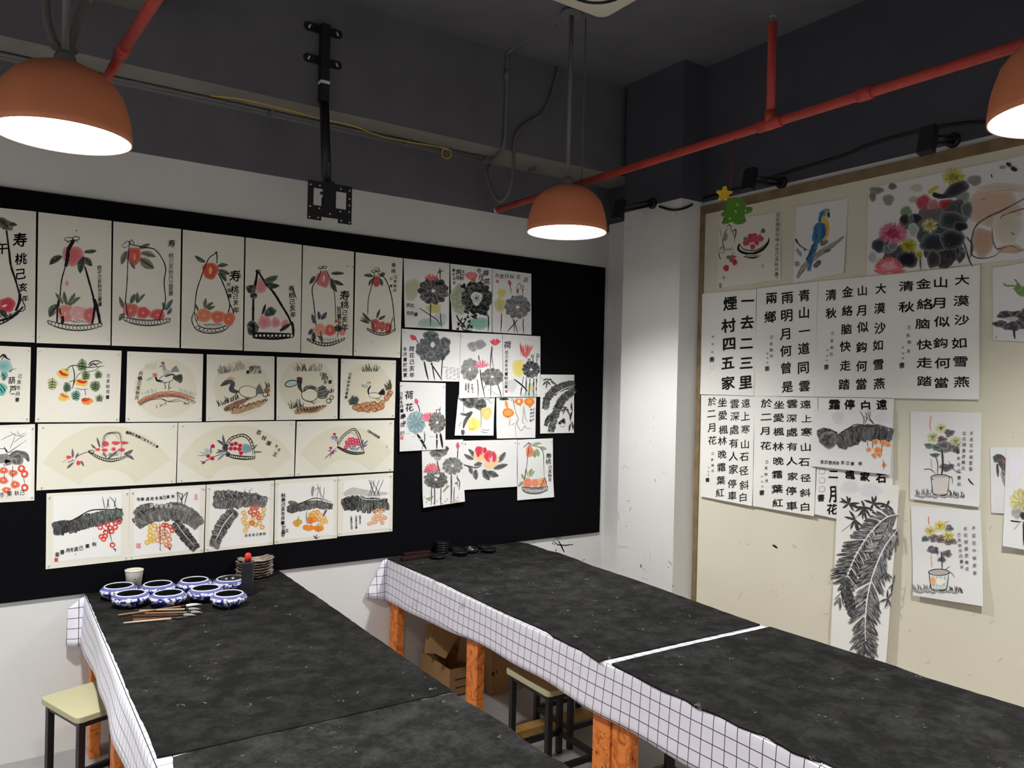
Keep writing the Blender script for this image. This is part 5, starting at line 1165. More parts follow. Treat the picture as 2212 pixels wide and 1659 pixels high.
s = rnd_card('round painting of a small crane on orange pebbles', [(736.8, 775), (855.5, 778.6), (852.7, 903), (734, 904.7)], 'D', 16, 1752, 480, 216, 236)
s.grass(1690, 325, 1840, 320, 24, 76, (62, 66, 60), 5, 30); s.b(1756, 430, 22, 14, (190, 142, 152)).ring(1715, 460, 26, 9, K, 5, rot=-12).b(1752, 446, 18, 14, (226, 214, 206), soft=.1).k('1775,458 1752,490 1750,520 1760,545', 15).b(1812, 550, 58, 24, (236, 231, 212), soft=.05).ring(1812, 550, 60, 26, K, 5, rot=-6)
for i in range(10): a = 0.9 - i * 0.15; s.k([(1845, 535), (1860 + 55 * math.cos(a), 522 - 52 * math.sin(a))], 9)
s.k('1820,575 1850,605', 4).k('1835,572 1870,598', 4)
for i in range(60):
    t = s.rnd.random(); x = 1615 + 350 * t; y = 668 - 10 * math.sin(PI * t) - 150 * max(0, (t - .72) / .28) + s.rnd.uniform(-36, 36) * (0.4 + .6 * math.sin(PI * min(1, t * 1.1))); s.b(x, y, 22, 18, (212, 156, 110), soft=.3).ring(x, y, 20, 17, (150, 92, 58), 6)
s.grass(1575, 640, 1650, 630, 18, 90, (62, 84, 84), 7, 22).grass(1920, 500, 1972, 490, 12, 90, (86, 84, 66), 7, 20).t('己亥秋月立夏書', 1578, 345, 1540, 565, 30, (90, 90, 84)); s.build()

# third row
FN_ = (231, 226, 204)
s = card('red cherry painting with grey leaves, cut by the left edge of the frame', [(-75, 921), (75.7, 916), (74, 1081), (-75, 1090)], 'C', 'loose cards on the black board', 20)
s.box(-300, 860, 300, 1520, (244, 243, 238)); s.k('-40,1170 40,1150 90,1170 50,1210', 90, (120, 120, 120), .4).k('95,1140 160,1105 240,1120 275,1180', 60, (84, 84, 84), .3).b(165, 1160, 62, 58, (84, 84, 84), dry=.3).k('-10,1060 50,1060 80,1095 120,1070 258,972', 8, (60, 60, 66)).k('40,1040 70,1110', 9)
for a in ('10,975 90,935 165,910', '95,1060 125,990 150,920', '100,895 150,930 235,945', '165,885 190,930 245,900', '130,1000 200,950 260,915'): s.k(a, 5, (96, 96, 104))
for x, y, rx, ry, h in ((35, 1268, 46, 32, 0), (125, 1292, 45, 34, 0), (30, 1362, 50, 36, 0), (145, 1402, 46, 38, 0), (62, 1455, 44, 32, 0), (-60, 1300, 40, 30, 0), (-50, 1400, 45, 35, 0)): s.b(x, y, rx, ry, (232, 114, 84), core=(226, 100, 76)).b(x, y - 4, 9, 7, (244, 243, 238), soft=0)
for x, y in ((205, 1248), (234, 1300), (236, 1432)): s.ring(x, y, 26, 26, (228, 92, 66), 22)
s.k('120,1210 122,1290 120,1370', 5).k('40,1290 42,1340', 5).k('225,1330 238,1400', 5).k('30,1200 50,1235', 6).ts('己秋果冬月', '212,1478 160,1482 90,1490 20,1500 -60,1505', 54); s.build()

s = card('fan painting of a round basket with pink fruit, leftmost of the fans', [(82, 915.8), (383.6, 913), (379.7, 1043.7), (78.4, 1059.5)], 'E', GC, 21)
s.fan(478, 560, 448, 452, 194, 150, 33, FN_); s.pc = FN_
s.k('290,296 330,275 378,262', 4)
for x, y, rx, ry in ((464, 218, 21, 18), (526, 213, 26, 12), (578, 212, 24, 10), (460, 255, 19, 10), (513, 250, 14, 12), (560, 254, 22, 11), (418, 252, 16, 9), (245, 298, 17, 11), (303, 332, 14, 15)): s.b(x, y, rx, ry, (228, 84, 104), core=(218, 70, 92), soft=.25)
leaves(s, '430,240,412,178,15 405,246,377,219,14 575,280,630,252,22 590,285,636,314,18 268,300,266,245,16 286,305,305,270,12 272,330,233,366,17 318,318,335,354,14 480,305,545,255,18 470,300,450,262,14', (92, 92, 104))
s.k('448,250 455,190 470,162 505,153 545,158 556,200 560,262 552,300', 5, (90, 88, 84)).k('440,240 448,186 466,158 505,148 550,152 566,200 568,262', 3, (90, 88, 84))
for i in range(16): t = i / 15; s.k([(446 + 112 * t, 235 - 85 * math.sin(PI * t) ** .6), (452 + 104 * t, 240 - 80 * math.sin(PI * t) ** .6)], 3, (70, 68, 66))
s.rim(362, 258, 596, 284, 36, 16, 18, 4, (56, 52, 50)); s.ring(380, 265, 16, 10, K, 4).grass(440, 290, 540, 290, 12, 30, (130, 122, 112), 3, 60)
for i in range(7): s.k([(208 + i * 11, 330 - (i % 3) * 8), (214 + i * 11, 326 - (i % 3) * 8)], 3)
s.k('235,330 290,310', 2.5); n = 11
for i, ch in enumerate('春果花滿園己亥冬月立書'): t = i / 10; s.g(ch, 594 + 178 * t, 150 + 84 * t ** 1.25, 22 - 5 * t, (70, 64, 60), rot=-24)
s.build()

s = card('fan painting of a heavy black basket with dark red berries, middle of the fans', [(385, 913), (638, 909), (635, 1029), (382, 1043)], 'E', GC, 22)
s.fan(1250, 532, 404, 428, 190, 150, 34, FN_); s.pc = FN_
leaves(s, '1182,226,1165,160,15 1180,232,1128,195,18 1180,262,1130,252,14 1180,262,1120,275,12', (84, 92, 118)); leaves(s, '1078,285,1010,288,9 1080,280,1024,268,9 1082,275,1050,245,9 1090,270,1064,240,10', (150, 182, 190)); leaves(s, '1094,280,1092,234,15 1180,275,1132,318,15', (128, 150, 182)); leaves(s, '1345,268,1402,266,12 1345,250,1372,222,12', (110, 128, 138))
s.b(1306, 246, 33, 29, (132, 160, 170)).b(1180, 240, 18, 26, (66, 66, 72)).b(1195, 280, 16, 16, (80, 80, 86)); s.k('1036,336 1090,305 1150,280 1192,262', 4)
for x, y in ((1218, 222), (1242, 216), (1268, 228), (1212, 246), (1238, 246), (1264, 250), (1274, 273), (1105, 232), (1078, 291), (1102, 305)): s.b(x, y, 13, 12, (196, 44, 76), core=(176, 30, 66), soft=.2)
s.k('1178,232 1205,186 1250,166 1295,162 1335,195 1352,250 1358,296', 6).k('1192,236 1215,196 1255,178 1290,174 1322,202 1340,250 1346,292', 5)
for i in range(12): t = i / 11; a = math.radians(165 - 165 * t); s.k([(1268 + 84 * math.cos(a), 248 - 82 * math.sin(a)), (1268 + 72 * math.cos(a), 248 - 70 * math.sin(a))], 5)
s.rim(1190, 278, 1356, 294, 4, 20, 13, 5); s.grass(1042, 340, 1048, 330, 5, 22, (84, 70, 90), 5, 60)
s.ts('荔枝園王', '1380,150 1412,183 1440,214 1478,280', 30, rot=-25).ts('冬月', '1486,232 1500,254', 20, rot=-25); s.build()

s = card('fan painting of a pointed basket with pink berries, rightmost of the fans', [(641.4, 910.4), (851.4, 907.4), (849.8, 1018), (637, 1028.8)], 'E', GC, 23)
s.fan(1906, 486, 330, 374, 176, 146, 35, FN_); s.pc = FN_
leaves(s, '1834,172,1816,196,11 1836,172,1840,205,10 1834,170,1855,188,10 1808,180,1830,170,10 1815,258,1792,262,11 1818,262,1806,300,11 1820,258,1848,264,11 1815,250,1800,236,9', (140, 146, 184)); s.k('1850,222 1846,190 1838,168', 4).k('1775,306 1800,282 1850,236', 4)
for i, (x, y) in enumerate([(1922, 192), (1940, 190), (1960, 196), (1974, 200), (1906, 208), (1924, 210), (1942, 208), (1960, 214), (1976, 218), (1908, 226), (1900, 240), (1926, 222), (1950, 224)]): s.ring(x, y, 8, 7, (216, 66, 104), 9)
for x, y in ((1832, 160), (1810, 243), (1822, 271)): s.b(x, y, 9, 8, (198, 40, 76), soft=.2)
leaves(s, '1940,255,1912,232,12 1945,256,1938,226,11 1950,256,1958,228,11 1955,256,1985,236,12', (118, 150, 182)); leaves(s, '2000,230,2034,196,12 1998,236,2030,220,10 1995,225,2006,190,11 1998,250,1985,215,10', (96, 100, 136))
s.k('1850,224 1866,186 1894,156 1944,126 1975,150 1992,196 2008,262 2008,278', 5).k('1858,226 1876,190 1900,164 1944,136 1966,158 1982,200 1998,262', 4)
for i in range(16): t = i / 15; s.k([(1852 + 150 * t, 222 - 96 * math.sin(PI * t * .9) + 40 * t), (1860 + 140 * t, 226 - 90 * math.sin(PI * t * .9) + 36 * t)], 3, (90, 90, 90))
s.rim(1850, 232, 2010, 268, 14, 12, 14, 6); s.t('己亥秋月荔枝園', 2034, 140, 2096, 178, 16, (80, 76, 74), rot=-28).k('2148,228 2142,243', 3); s.build()

# bottom row: plantain leaves and autumn fruit
INS = (245, 244, 240)
def fruit(s, pos, r, c, w):
    for p in pos.split(): x, y = (float(v) for v in p.split(',')); m = s.rnd.uniform(-12, 12); s.ring(x, y, r, r * .9, tuple(max(0, min(255, v + m)) for v in c), w)
    return s
DK = (70, 70, 72)
s = card('plantain leaf painting with a bunch of red cherries, leftmost of the bottom row', [(100.5, 1066), (280, 1056.5), (277, 1210), (98.7, 1229.7)], 'E', GD, 31)
s.poly([(152, 530), (560, 508), (556, 885), (148, 925)], INS); s.pc = INS
s.banana([(240, 720), (330, 680), (440, 655), (560, 640)], 36, 50, 24, (62, 66, 66), .25, 6); s.banana([(160, 715), (200, 710), (260, 700)], 34, 52, 9, (66, 66, 68), .15, -8); s.banana([(430, 650), (500, 635), (562, 628)], 22, 26, 9, (84, 98, 92), .3)
s.k('245,684 300,656 380,614 500,610 566,606', 6).k('460,606 446,532', 4).k('486,600 474,545', 4).k('470,605 486,540', 4).k('530,600 512,560 488,530', 4).k('516,598 526,538', 4).k('520,602 566,612', 6)
fruit(s, '433,716 476,700 524,690 546,682 522,716 466,746 500,740 440,772 462,768 506,822 452,786 490,720', 13, (226, 74, 66), 9); s.k('480,700 492,760 506,815', 4).k('450,720 470,745', 3).k('510,838 520,850 530,846', 4).k('518,842 526,862', 4)
s.ts('秋果己亥冬月書画', '398,817 356,829 318,840 290,846 264,850 240,854 206,864 176,878', 28); s.seal(170, 910, 11); s.b(285, 878, 3, 3, K, soft=0).b(392, 788, 2, 2, K, soft=0); s.build()

s = card('plantain leaf painting with yellow fruit and two pale red seals', [(280.6, 1056), (444.4, 1047), (439.7, 1193.6), (277, 1210)], 'E', GD, 32)
s.poly([(640, 500), (1030, 478), (1022, 848), (632, 890)], INS); s.pc = INS
s.banana([(645, 690), (720, 640), (800, 618), (900, 610), (985, 650), (1022, 690)], 40, 66, 20, (96, 94, 94), .35, 8, 26); s.banana([(642, 640), (690, 605), (745, 590)], 26, 40, 8, (84, 82, 82), .3); s.k('650,660 730,606 800,600 905,578 1015,640', 4)
for i in range(5): s.k([(745 + i * 28, 575), (735 + i * 30, 602)], 18, (170, 166, 172), .5)
s.banana([(880, 690), (925, 745), (965, 795), (1000, 838)], 36, 36, 15, (52, 52, 54), .3, 14); s.k('884,688 930,752 1000,832', 4, (225, 224, 220))
s.k('890,506 896,545 892,582', 4).k('894,508 912,545 926,576', 4).k('926,512 918,550 920,582', 4).k('956,504 945,545 934,588', 4).k('955,506 930,530 918,560', 4).k('890,506 926,520', 4)
fruit(s, '735,712 760,706 730,738 752,748 728,765 750,775 742,795 712,806 735,785', 12, (238, 196, 90), 9); fruit(s, '780,730 790,762 775,792 800,800 820,740 838,760 812,775 845,788 830,820 846,826 800,720', 13, (236, 156, 116), 9); fruit(s, '828,704 850,712 862,735 812,702', 11, (224, 96, 80), 9)
s.k('788,690 790,760 792,850', 4).k('815,700 822,780', 3).k('786,838 796,858', 3).k('840,838 850,850 846,830', 4); s.seal(1005, 534, 9, (232, 176, 176), 16).seal(661, 826, 14, (230, 160, 158)); s.ts('秋果己亥冬月遇春书', '868,531 838,534 815,537 795,540 770,543 742,546 715,546 685,548 660,549', 23); s.build()

s = card('plantain leaf painting with one leaf hanging down at the left', [(446, 1047), (592.7, 1037.7), (589.8, 1176.6), (442, 1193)], 'E', GD, 33)
s.poly([(1092, 474), (1450, 450), (1442, 808), (1080, 846)], INS); s.pc = INS
s.banana([(1125, 560), (1220, 555), (1330, 545), (1425, 570)], 40, 52, 18, (86, 86, 86), .45, -16, 24); s.banana([(1120, 520), (1190, 518), (1290, 528)], 22, 24, 11, (60, 60, 60), .5, 20); s.k('1110,575 1210,545 1330,525 1390,528 1448,546', 4, (70, 70, 74)).k('1300,528 1296,482', 3, (120, 120, 120)).k('1310,522 1342,480', 3, (120, 120, 120)).k('1335,526 1320,492', 3, (110, 110, 112)).k('1290,500 1345,530', 3, (120, 120, 120))
s.banana([(1232, 622), (1180, 680), (1140, 750), (1112, 826)], 40, 40, 17, (74, 74, 74), .4, 12); s.k('1228,628 1170,700 1120,800', 5, (236, 235, 232)); s.k('1338,580 1342,640 1330,690', 3).k('1365,590 1368,650', 3)
fruit(s, '1290,628 1300,655 1296,690 1288,668 1310,710 1300,735 1330,690 1345,668 1395,660 1405,640 1410,610 1385,690 1400,715 1360,700', 11, (238, 188, 96), 8); fruit(s, '1342,602 1366,600 1330,625 1350,640 1372,632 1340,690 1380,660', 11, (226, 104, 70), 9); s.t('秋果己亥冬月', 1414, 754, 1304, 766, 19); s.build()

s = card('plantain leaf painting with orange fruit and a long inscription at the left', [(594.5, 1037), (729, 1029), (728, 1162), (592.4, 1176)], 'E', GD, 34)
s.poly([(1496, 456), (1828, 436), (1824, 760), (1490, 796)], INS); s.pc = INS
s.banana([(1572, 610), (1640, 590), (1720, 575), (1815, 590)], 22, 30, 18, (74, 74, 76), .4, 8); s.banana([(1552, 605), (1578, 600), (1610, 590)], 20, 30, 6, (70, 70, 72), .2); s.k('1556,566 1590,572 1612,578', 24, (90, 90, 90), .2).k('1590,590 1660,560 1725,542 1816,566', 5).k('1706,472 1700,500 1700,532', 16, (140, 140, 140), .3)
for a in ('1732,458 1735,500 1724,545', '1712,500 1740,480 1752,545', '1750,470 1745,510 1775,548', '1770,475 1768,520 1760,548'): s.k(a, 3, (110, 110, 112))
s.k('1784,610 1775,630 1760,655', 12, (80, 80, 84), .3)
fruit(s, '1600,690 1622,684 1608,698', 10, (216, 166, 60), 14); fruit(s, '1660,718 1690,718 1676,722 1724,722 1750,722 1736,728 1700,650 1686,665 1712,670 1690,680', 11, (238, 140, 50), 14); fruit(s, '1708,628 1730,625 1745,640 1720,645 1690,640 1770,660 1780,680 1756,690 1740,670', 10, (240, 182, 84), 9); s.k('1668,620 1664,660 1672,705', 3).k('1620,650 1606,680', 3).k('1732,690 1740,712', 3)
s.t('秋果己亥冬月書', 1527, 525, 1523, 690, 27, bold=.015).ts('於昌平', '1530,716 1526,742 1524,765', 26).ts('王', '1548,735', 22).k('1708,765 1722,782 1742,772', 5).k('1718,782 1728,758', 4); s.build()

s = card('plantain leaf painting with a pale grey stroke above and faint orange fruit', [(729.8, 1029), (849, 1021), (847.7, 1147.6), (729, 1159)], 'E', GD, 35)
s.poly([(1886, 438), (2162, 418), (2158, 722), (1880, 752)], INS); s.pc = INS
s.k('1888,522 1940,498 2000,508 2060,515 2150,514', 38, (196, 195, 192), .3); s.banana([(1886, 570), (1950, 560), (2050, 572), (2148, 570)], 34, 58, 20, (58, 62, 62), .35, 6); s.banana([(1884, 590), (1920, 570), (1960, 570)], 34, 44, 8, (46, 46, 48), .2); s.k('1890,530 1960,520 2020,550 2148,545', 5, (210, 210, 206))
for a in ('2038,432 2060,490 2082,540', '2052,432 2050,490 2030,545', '2070,430 2060,490 2048,540', '2100,430 2080,490 2066,535', '2126,428 2100,490 2085,535', '2058,440 2090,500 2106,540'): s.k(a, 3)
fruit(s, '2072,625 2090,616 2108,622 2125,615 2080,648 2100,645 2120,650 2065,662 2090,668 2110,672 2135,660 2118,690 2076,685 2055,690 2040,696', 9, (240, 184, 140), 8); s.t('秋果冬月', 1985, 650, 1985, 690, 14).t('己亥年冬月書', 1962, 652, 1962, 718, 14).t('立夏画於北京', 1932, 655, 1935, 722, 14); s.build()

# loose sheets of rice paper to the right of the cards
def loose(label, quad, frame, seed, layer=0.0, lift=(0.004, 0.004), wave=0.004, paper='xuan'): return Sheet(label, quad, 'B', paper, frame, group=GE, seed=seed, layer=layer, wave=wave, lift=lift)
s = loose('lotus painting with a red flower above a black leaf, top left of the loose sheets', [(872, 558), (970.7, 569), (969, 711), (873.4, 706.8)], 'F', 41)
s.b(190, 400, 78, 118, (196, 198, 168), rot=-15).b(412, 590, 78, 58, (206, 202, 132)).b(380, 742, 140, 50, (168, 194, 188)).b(470, 690, 80, 50, (200, 208, 206)); s.lotus(405, 415, 155, 140, (62, 62, 66), 11); s.b(465, 340, 62, 24, (40, 40, 42)); s.flower(375, 312, 76, (226, 84, 84), 7, 30, 150, 16); s.f(440, 310, 440, 250, 16, (214, 84, 90)); s.k('470,182 474,240 476,318', 9).k('445,240 480,215 512,214', 9).k('455,210 485,235', 8)
s.k('380,540 376,640 378,780', 10).k('262,590 370,660 445,715 475,775', 9).k('476,640 480,710 490,795', 9).ts('荷花', '150,560 190,568', 44).ts('冬月書', '150,642 186,645 228,655', 44); s.build()
s = loose('lotus painting with a black leaf around a white heart', [(972.6, 569.7), (1063, 580), (1061, 718), (975.4, 712.5)], 'F', 42)
s.b(662, 500, 82, 160, (158, 172, 140), dry=.3).b(862, 748, 118, 62, (138, 186, 176)); s.lotus(850, 490, 158, 170, (28, 30, 34), 12, (20, 20, 24), False, .15)
for i in range(18): s.b(s.rnd.uniform(700, 990), s.rnd.uniform(340, 680), 30, 26, (26, 28, 32), wob=.4, dry=.2)
s.b(845, 485, 58, 62, (226, 226, 224), soft=.05); s.f(845, 500, 846, 570, 70, (226, 226, 224))
for i in range(9): a = i * 2 * PI / 9; s.k([(845, 490), (845 + 50 * math.cos(a), 490 + 52 * math.sin(a))], 5)
s.flower(790, 300, 84, (216, 96, 116), 7, 40, 140, 40); s.b(812, 300, 30, 30, (196, 120, 80)).k('640,660 670,720 750,810', 14).k('700,690 660,780', 12).k('740,700 700,800 800,820', 12).k('962,660 968,740 960,830', 11)
for i in range(12): s.b(s.rnd.uniform(640, 800), s.rnd.uniform(680, 810), 14, 16, (30, 32, 36), wob=.5)
s.ts('荷花', '940,235 955,320', 66, bold=.015).ts('冬月', '872,212 890,275', 58).ts('己亥', '698,232 660,222', 56, bold=.02).ts('年秋', '655,282 695,285', 48).t('書於北京', 612, 205, 618, 335, 34); s.ring(905, 330, 24, 24, K, 7); s.build()
s = loose('grey lotus painting with a yellow flower and a row of writing on top', [(1064, 580.4), (1147.5, 591.4), (1146.9, 723), (1062.5, 718)], 'F', 43)
s.b(1100, 438, 48, 52, (218, 206, 128)).b(1085, 560, 64, 72, (206, 204, 144)); s.lotus(1262, 580, 135, 118, (108, 108, 112), 11); s.b(1280, 490, 60, 30, (130, 130, 134)); s.f(1190, 360, 1170, 305, 34, (190, 84, 100)); s.k('1182,350 1192,400 1200,445', 6).k('1245,395 1280,335 1292,390 1245,395', 5).b(1262, 415, 14, 26, (190, 110, 110)).k('1262,400 1265,455', 5).ring(1314, 385, 9, 28, K, 5).k('1312,400 1314,475', 6)
s.k('1100,640 1096,740 1090,842', 9).k('1215,690 1225,760 1230,842', 8).k('1266,705 1210,770 1150,838', 9).k('1226,705 1245,780 1266,848', 8).k('1320,690 1318,780 1326,852', 8); s.ts('冬書月秋花荷', '1055,262 1100,268 1150,268 1205,272 1272,275 1345,305', 52, bold=.005).seal(1056, 320, 15, (200, 130, 130))
for i in range(10): s.k([(1240 + i * 14, 750 + (i % 4) * 20), (1262 + i * 14, 752 + (i % 4) * 20)], 4, (170, 172, 172))
for i in range(5): s.k([(1075, 480 + i * 30), (1060 + i * 14, 500 + i * 20)], 4, (110, 110, 90))
s.build()
s = loose('lotus painting with a red bud, large grey leaf and two columns of writing', [(868, 710), (994.5, 718.5), (991, 824.3), (867, 822)], 'F', 44)
for i in range(26): s.k([(500 + (i * 37) % 150, 1190 + (i * 23) % 130), (525 + (i * 37) % 150, 1192 + (i * 23) % 130)], 10, (176, 178, 180))
s.b(378, 880, 78, 64, (66, 84, 80), dry=.2); s.lotus(400, 1010, 178, 132, (74, 78, 80), 12, (100, 104, 104), False); s.b(525, 948, 54, 66, (72, 74, 78), dry=.2); s.f(395, 990, 402, 930, 44, (222, 222, 222)); s.f(232, 908, 172, 862, 52, (222, 66, 72)); s.k('230,908 256,952', 7)
s.k('312,1130 332,1230 355,1320', 15).k('390,1140 405,1240 420,1325', 10).k('378,1150 440,1240 492,1322', 11).k('500,1080 492,1210 486,1325', 9).k('500,1090 530,1080', 5); s.t('荷花己亥年', 186, 1005, 188, 1270, 58).t('冬月書於秋夏', 118, 1008, 120, 1272, 44); s.build()
s = loose('two pale grey lotus leaves and a pink flower, a lone leaf floating above', [(995, 718.5), (1084.8, 722), (1085, 857), (990, 860.5)], 'F', 45, .002)
s.b(810, 980, 56, 52, (146, 146, 148), dry=.2).b(880, 962, 62, 50, (142, 142, 144), rot=25, dry=.2); s.k('750,985 760,960 800,950', 4); s.flower(1035, 968, 74, (216, 64, 66), 6, 40, 140, 24); s.k('1000,970 990,1080 985,1210', 9).k('1012,985 1000,1080 1025,1230', 6).k('865,1070 870,1120', 9); s.lotus(775, 1215, 90, 115, (128, 128, 124), 10); s.lotus(1005, 1290, 115, 90, (108, 108, 104), 10); s.flower(895, 1195, 90, (226, 124, 146), 8, 20, 165, 18)
s.k('880,1210 895,1330 930,1500', 9).k('850,1310 862,1400 860,1500', 7).k('990,1370 990,1500', 6).k('1058,1360 1080,1430 1100,1500', 8).k('940,1370 915,1420', 5).t('己亥冬月書', 738, 1362, 735, 1420, 20).t('立夏画於秋', 765, 1358, 762, 1440, 20).t('荷花年月', 800, 1370, 805, 1445, 18); s.seal(800, 1400, 9)
for i in range(10): s.k([(960 + (i * 29) % 120, 1420 + (i * 17) % 70), (985 + (i * 29) % 120, 1424 + (i * 17) % 70)], 8, (186, 188, 190))
s.build()
s = loose('lotus painting with a red outlined flower, thorny stems and yellow wash', [(1085.4, 722), (1166.6, 726.6), (1166, 857), (1086, 857)], 'F', 46, .0025)
s.b(1275, 1200, 70, 92, (230, 214, 120)).b(1200, 1380, 60, 70, (206, 208, 212)).b(1400, 1400, 40, 50, (204, 204, 160)).b(1380, 1470, 90, 22, (190, 212, 204)); s.flower(1350, 1100, 150, (226, 120, 116), 8, 60, 120, 22)
for i in range(6): s.k([(1300 + i * 17, 1080), (1290 + i * 18, 1010), (1310 + i * 16, 980 + (i % 2) * 30)], 5, (206, 70, 70))
s.k('1288,940 1300,1020 1330,1090', 10, (206, 70, 70)); s.lotus(1400, 1215, 92, 86, (58, 58, 62), 11); s.ring(1412, 1078, 12, 12, K, 7).ring(1467, 1072, 12, 18, K, 7).ring(1380, 1120, 12, 12, K, 8).k('1415,1092 1425,1140', 7).k('1462,1092 1452,1150', 7)
for a in ('1322,1285 1305,1390 1290,1492', '1352,1290 1348,1390 1345,1492', '1388,1305 1382,1400 1375,1492', '1428,1300 1424,1400 1425,1492', '1456,1290 1452,1390 1450,1492'): s.k(a, 9, jit=.5)
s.k('1225,1312 1300,1370 1370,1440', 14).g('荷', 1160, 965, 76).t('花己亥冬月書秋立夏', 1150, 1042, 1145, 1390, 38); s.seal(1147, 1437, 13); s.build()
s = loose('black plantain and bamboo painting without colour, rightmost of the loose sheets', [(1168, 809), (1240.6, 809.6), (1238.4, 935), (1165.5, 936.4)], 'G', 47)
s.banana([(1530, 380), (1555, 270), (1640, 180), (1740, 140), (1828, 122)], 24, 60, 20, (56, 56, 58), .3, 14); s.banana([(1600, 610), (1630, 470), (1690, 330), (1760, 250), (1832, 200)], 34, 50, 22, (62, 62, 64), .35, 14); s.banana([(1545, 550), (1580, 480), (1640, 430)], 20, 30, 9, (50, 50, 52), .2); s.k('1640,240 1730,190 1834,150', 8, (225, 225, 223))
for a in ('1555,110,1515,155,16 1560,110,1548,190,14 1565,105,1600,150,16 1560,100,1610,90,14 1600,110,1665,160,16 1520,100,1570,80,14 1590,80,1620,140,14', '1750,380,1700,420,16 1755,385,1720,450,14 1760,380,1800,470,14 1765,375,1690,370,12 1740,400,1790,400,12', '1810,330,1822,420,20 1815,420,1800,520,22 1812,520,1826,610,20 1800,540,1786,625,20'): leaves(s, a, (30, 30, 32), None)
s.b(1725, 515, 26, 24, (34, 34, 36), wob=.4).b(1690, 535, 16, 14, (34, 34, 36)).ring(1720, 555, 22, 20, (150, 150, 150), 4); s.build()
s = loose('teal and grey lotus leaves painting with seal script writing and a pink bud', [(863.4, 825), (962, 827.6), (960.5, 970), (861.7, 975)], 'G', 48, .003)
s.f(240, 345, 226, 284, 42, (226, 80, 116)); s.k('245,342 262,390 270,432', 8); s.lotus(230, 530, 98, 118, (142, 174, 180), 10, (40, 44, 46), False)
s.flower(362, 520, 100, (226, 96, 122), 8, 35, 150, 30); s.lotus(445, 530, 88, 106, (98, 98, 94), 12); s.k('440,430 436,395', 6).k('470,425 476,370', 6).k('445,400 475,400', 5)
s.k('243,650 290,720 335,802', 22).k('312,620 318,700 290,805', 8).k('440,640 442,720 440,802', 14).k('476,640 490,720 500,790', 20).g('荷', 160, 250, 92).g('花', 162, 375, 88).t('己亥冬月書', 76, 240, 85, 410, 40).t('畫荷於', 92, 470, 92, 640, 54, bold=0).g('昌', 108, 460, 40).g('年', 112, 530, 40); s.seal(86, 686, 16, (216, 120, 116))
for i in range(6): s.k([(130 + i * 60, 640 + (i % 3) * 30), (175 + i * 60, 636 + (i % 3) * 30)], 10, (222, 222, 224))
s.build()
s = loose('pumpkin painting with yellow pumpkins and a dark leaf, tucked under a lotus sheet', [(990, 853), (1069, 855), (1064.6, 940.7), (981, 940.7)], 'G', 49)
s.b(792, 325, 92, 58, (74, 74, 70), dry=.2).b(884, 350, 66, 62, (64, 64, 60), dry=.2).b(720, 300, 50, 20, (60, 60, 58), dry=.3).b(945, 436, 60, 66, (236, 206, 116), core=(240, 222, 160)).b(948, 450, 24, 30, (246, 220, 150)).b(815, 550, 72, 74, (234, 226, 124), core=(228, 218, 110)).b(790, 550, 14, 14, (245, 244, 220)); s.k('800,420 760,470 725,530 710,590', 34, (74, 72, 70), .2).k('705,605 705,660', 36, (86, 84, 80), .2).k('680,440 740,450 790,420', 26, (80, 80, 78), .4)
for a in ('712,350 712,430', '885,400 892,500 890,600', '690,520 660,575', '895,600 960,610 970,590', '890,620 930,635 960,632', '760,590 800,600 830,580', '960,300 1005,340', '930,300 1005,285'): s.k(a, 4)
s.build()
s = loose('gourd painting with three orange gourds on thin vines', [(1072, 853), (1158, 855), (1155.4, 945.6), (1072, 947)], 'G', 50)
s.b(1165, 432, 60, 48, (236, 152, 66), core=(238, 176, 104)).k('1145,310 1148,350 1165,395', 26, (236, 152, 66)).ring(1165, 432, 50, 40, (224, 120, 40), 10); s.b(1275, 318, 50, 36, (232, 130, 56)).b(1275, 315, 14, 16, (240, 220, 200)).b(1382, 322, 56, 46, (234, 140, 64), core=(238, 170, 100)).ring(1382, 318, 40, 30, (224, 116, 40), 9); s.b(1125, 292, 52, 14, (50, 50, 50), dry=.3)
for a in ('1210,280 1240,420 1270,500 1240,560 1246,690', '1215,290 1235,400', '1320,360 1318,470 1310,530 1340,540', '1330,370 1340,480 1365,530', '1250,500 1265,570 1300,612 1330,570 1345,555', '1330,560 1350,585 1400,590', '1188,490 1175,570', '1195,560 1235,535', '1200,285 1195,320'): s.k(a, 4)
s.b(1165, 474, 6, 6, K, soft=0).b(1288, 356, 6, 6, K, soft=0).b(1386, 374, 6, 6, K, soft=0); s.t('己亥冬月', 1428, 395, 1420, 500, 26).t('秋葫芦画', 1402, 400, 1395, 510, 26); s.build()
s = loose('lotus painting with two grey leaves and curling corners, lowest of the loose sheets', [(911, 951), (1000, 949.4), (1001.3, 1082.6), (911.6, 1096)], 'G', 51, .001, (0.012, 0.012), .006)
s.b(458, 838, 92, 34, (76, 76, 74), dry=.2).b(535, 800, 28, 34, (60, 60, 60), dry=.2).f(445, 915, 420, 850, 44, (168, 166, 162)).f(450, 915, 480, 850, 44, (150, 148, 146)).b(445, 860, 70, 26, (88, 88, 86), dry=.3); s.f(656, 800, 652, 726, 38, (206, 90, 110)); s.k('655,800 652,860 650,910', 9); s.lotus(600, 970, 105, 88, (112, 112, 108), 12); s.flower(395, 1025, 90, (216, 96, 108), 9, 10, 165, 30); s.f(395, 1020, 300, 1032, 34, (206, 90, 100))
s.k('445,920 455,980 475,1040', 14, (80, 80, 80), .2); s.lotus(430, 1110, 122, 90, (88, 88, 84), 12, (60, 60, 60)); s.b(445, 1070, 26, 14, (232, 230, 220), wob=.4)
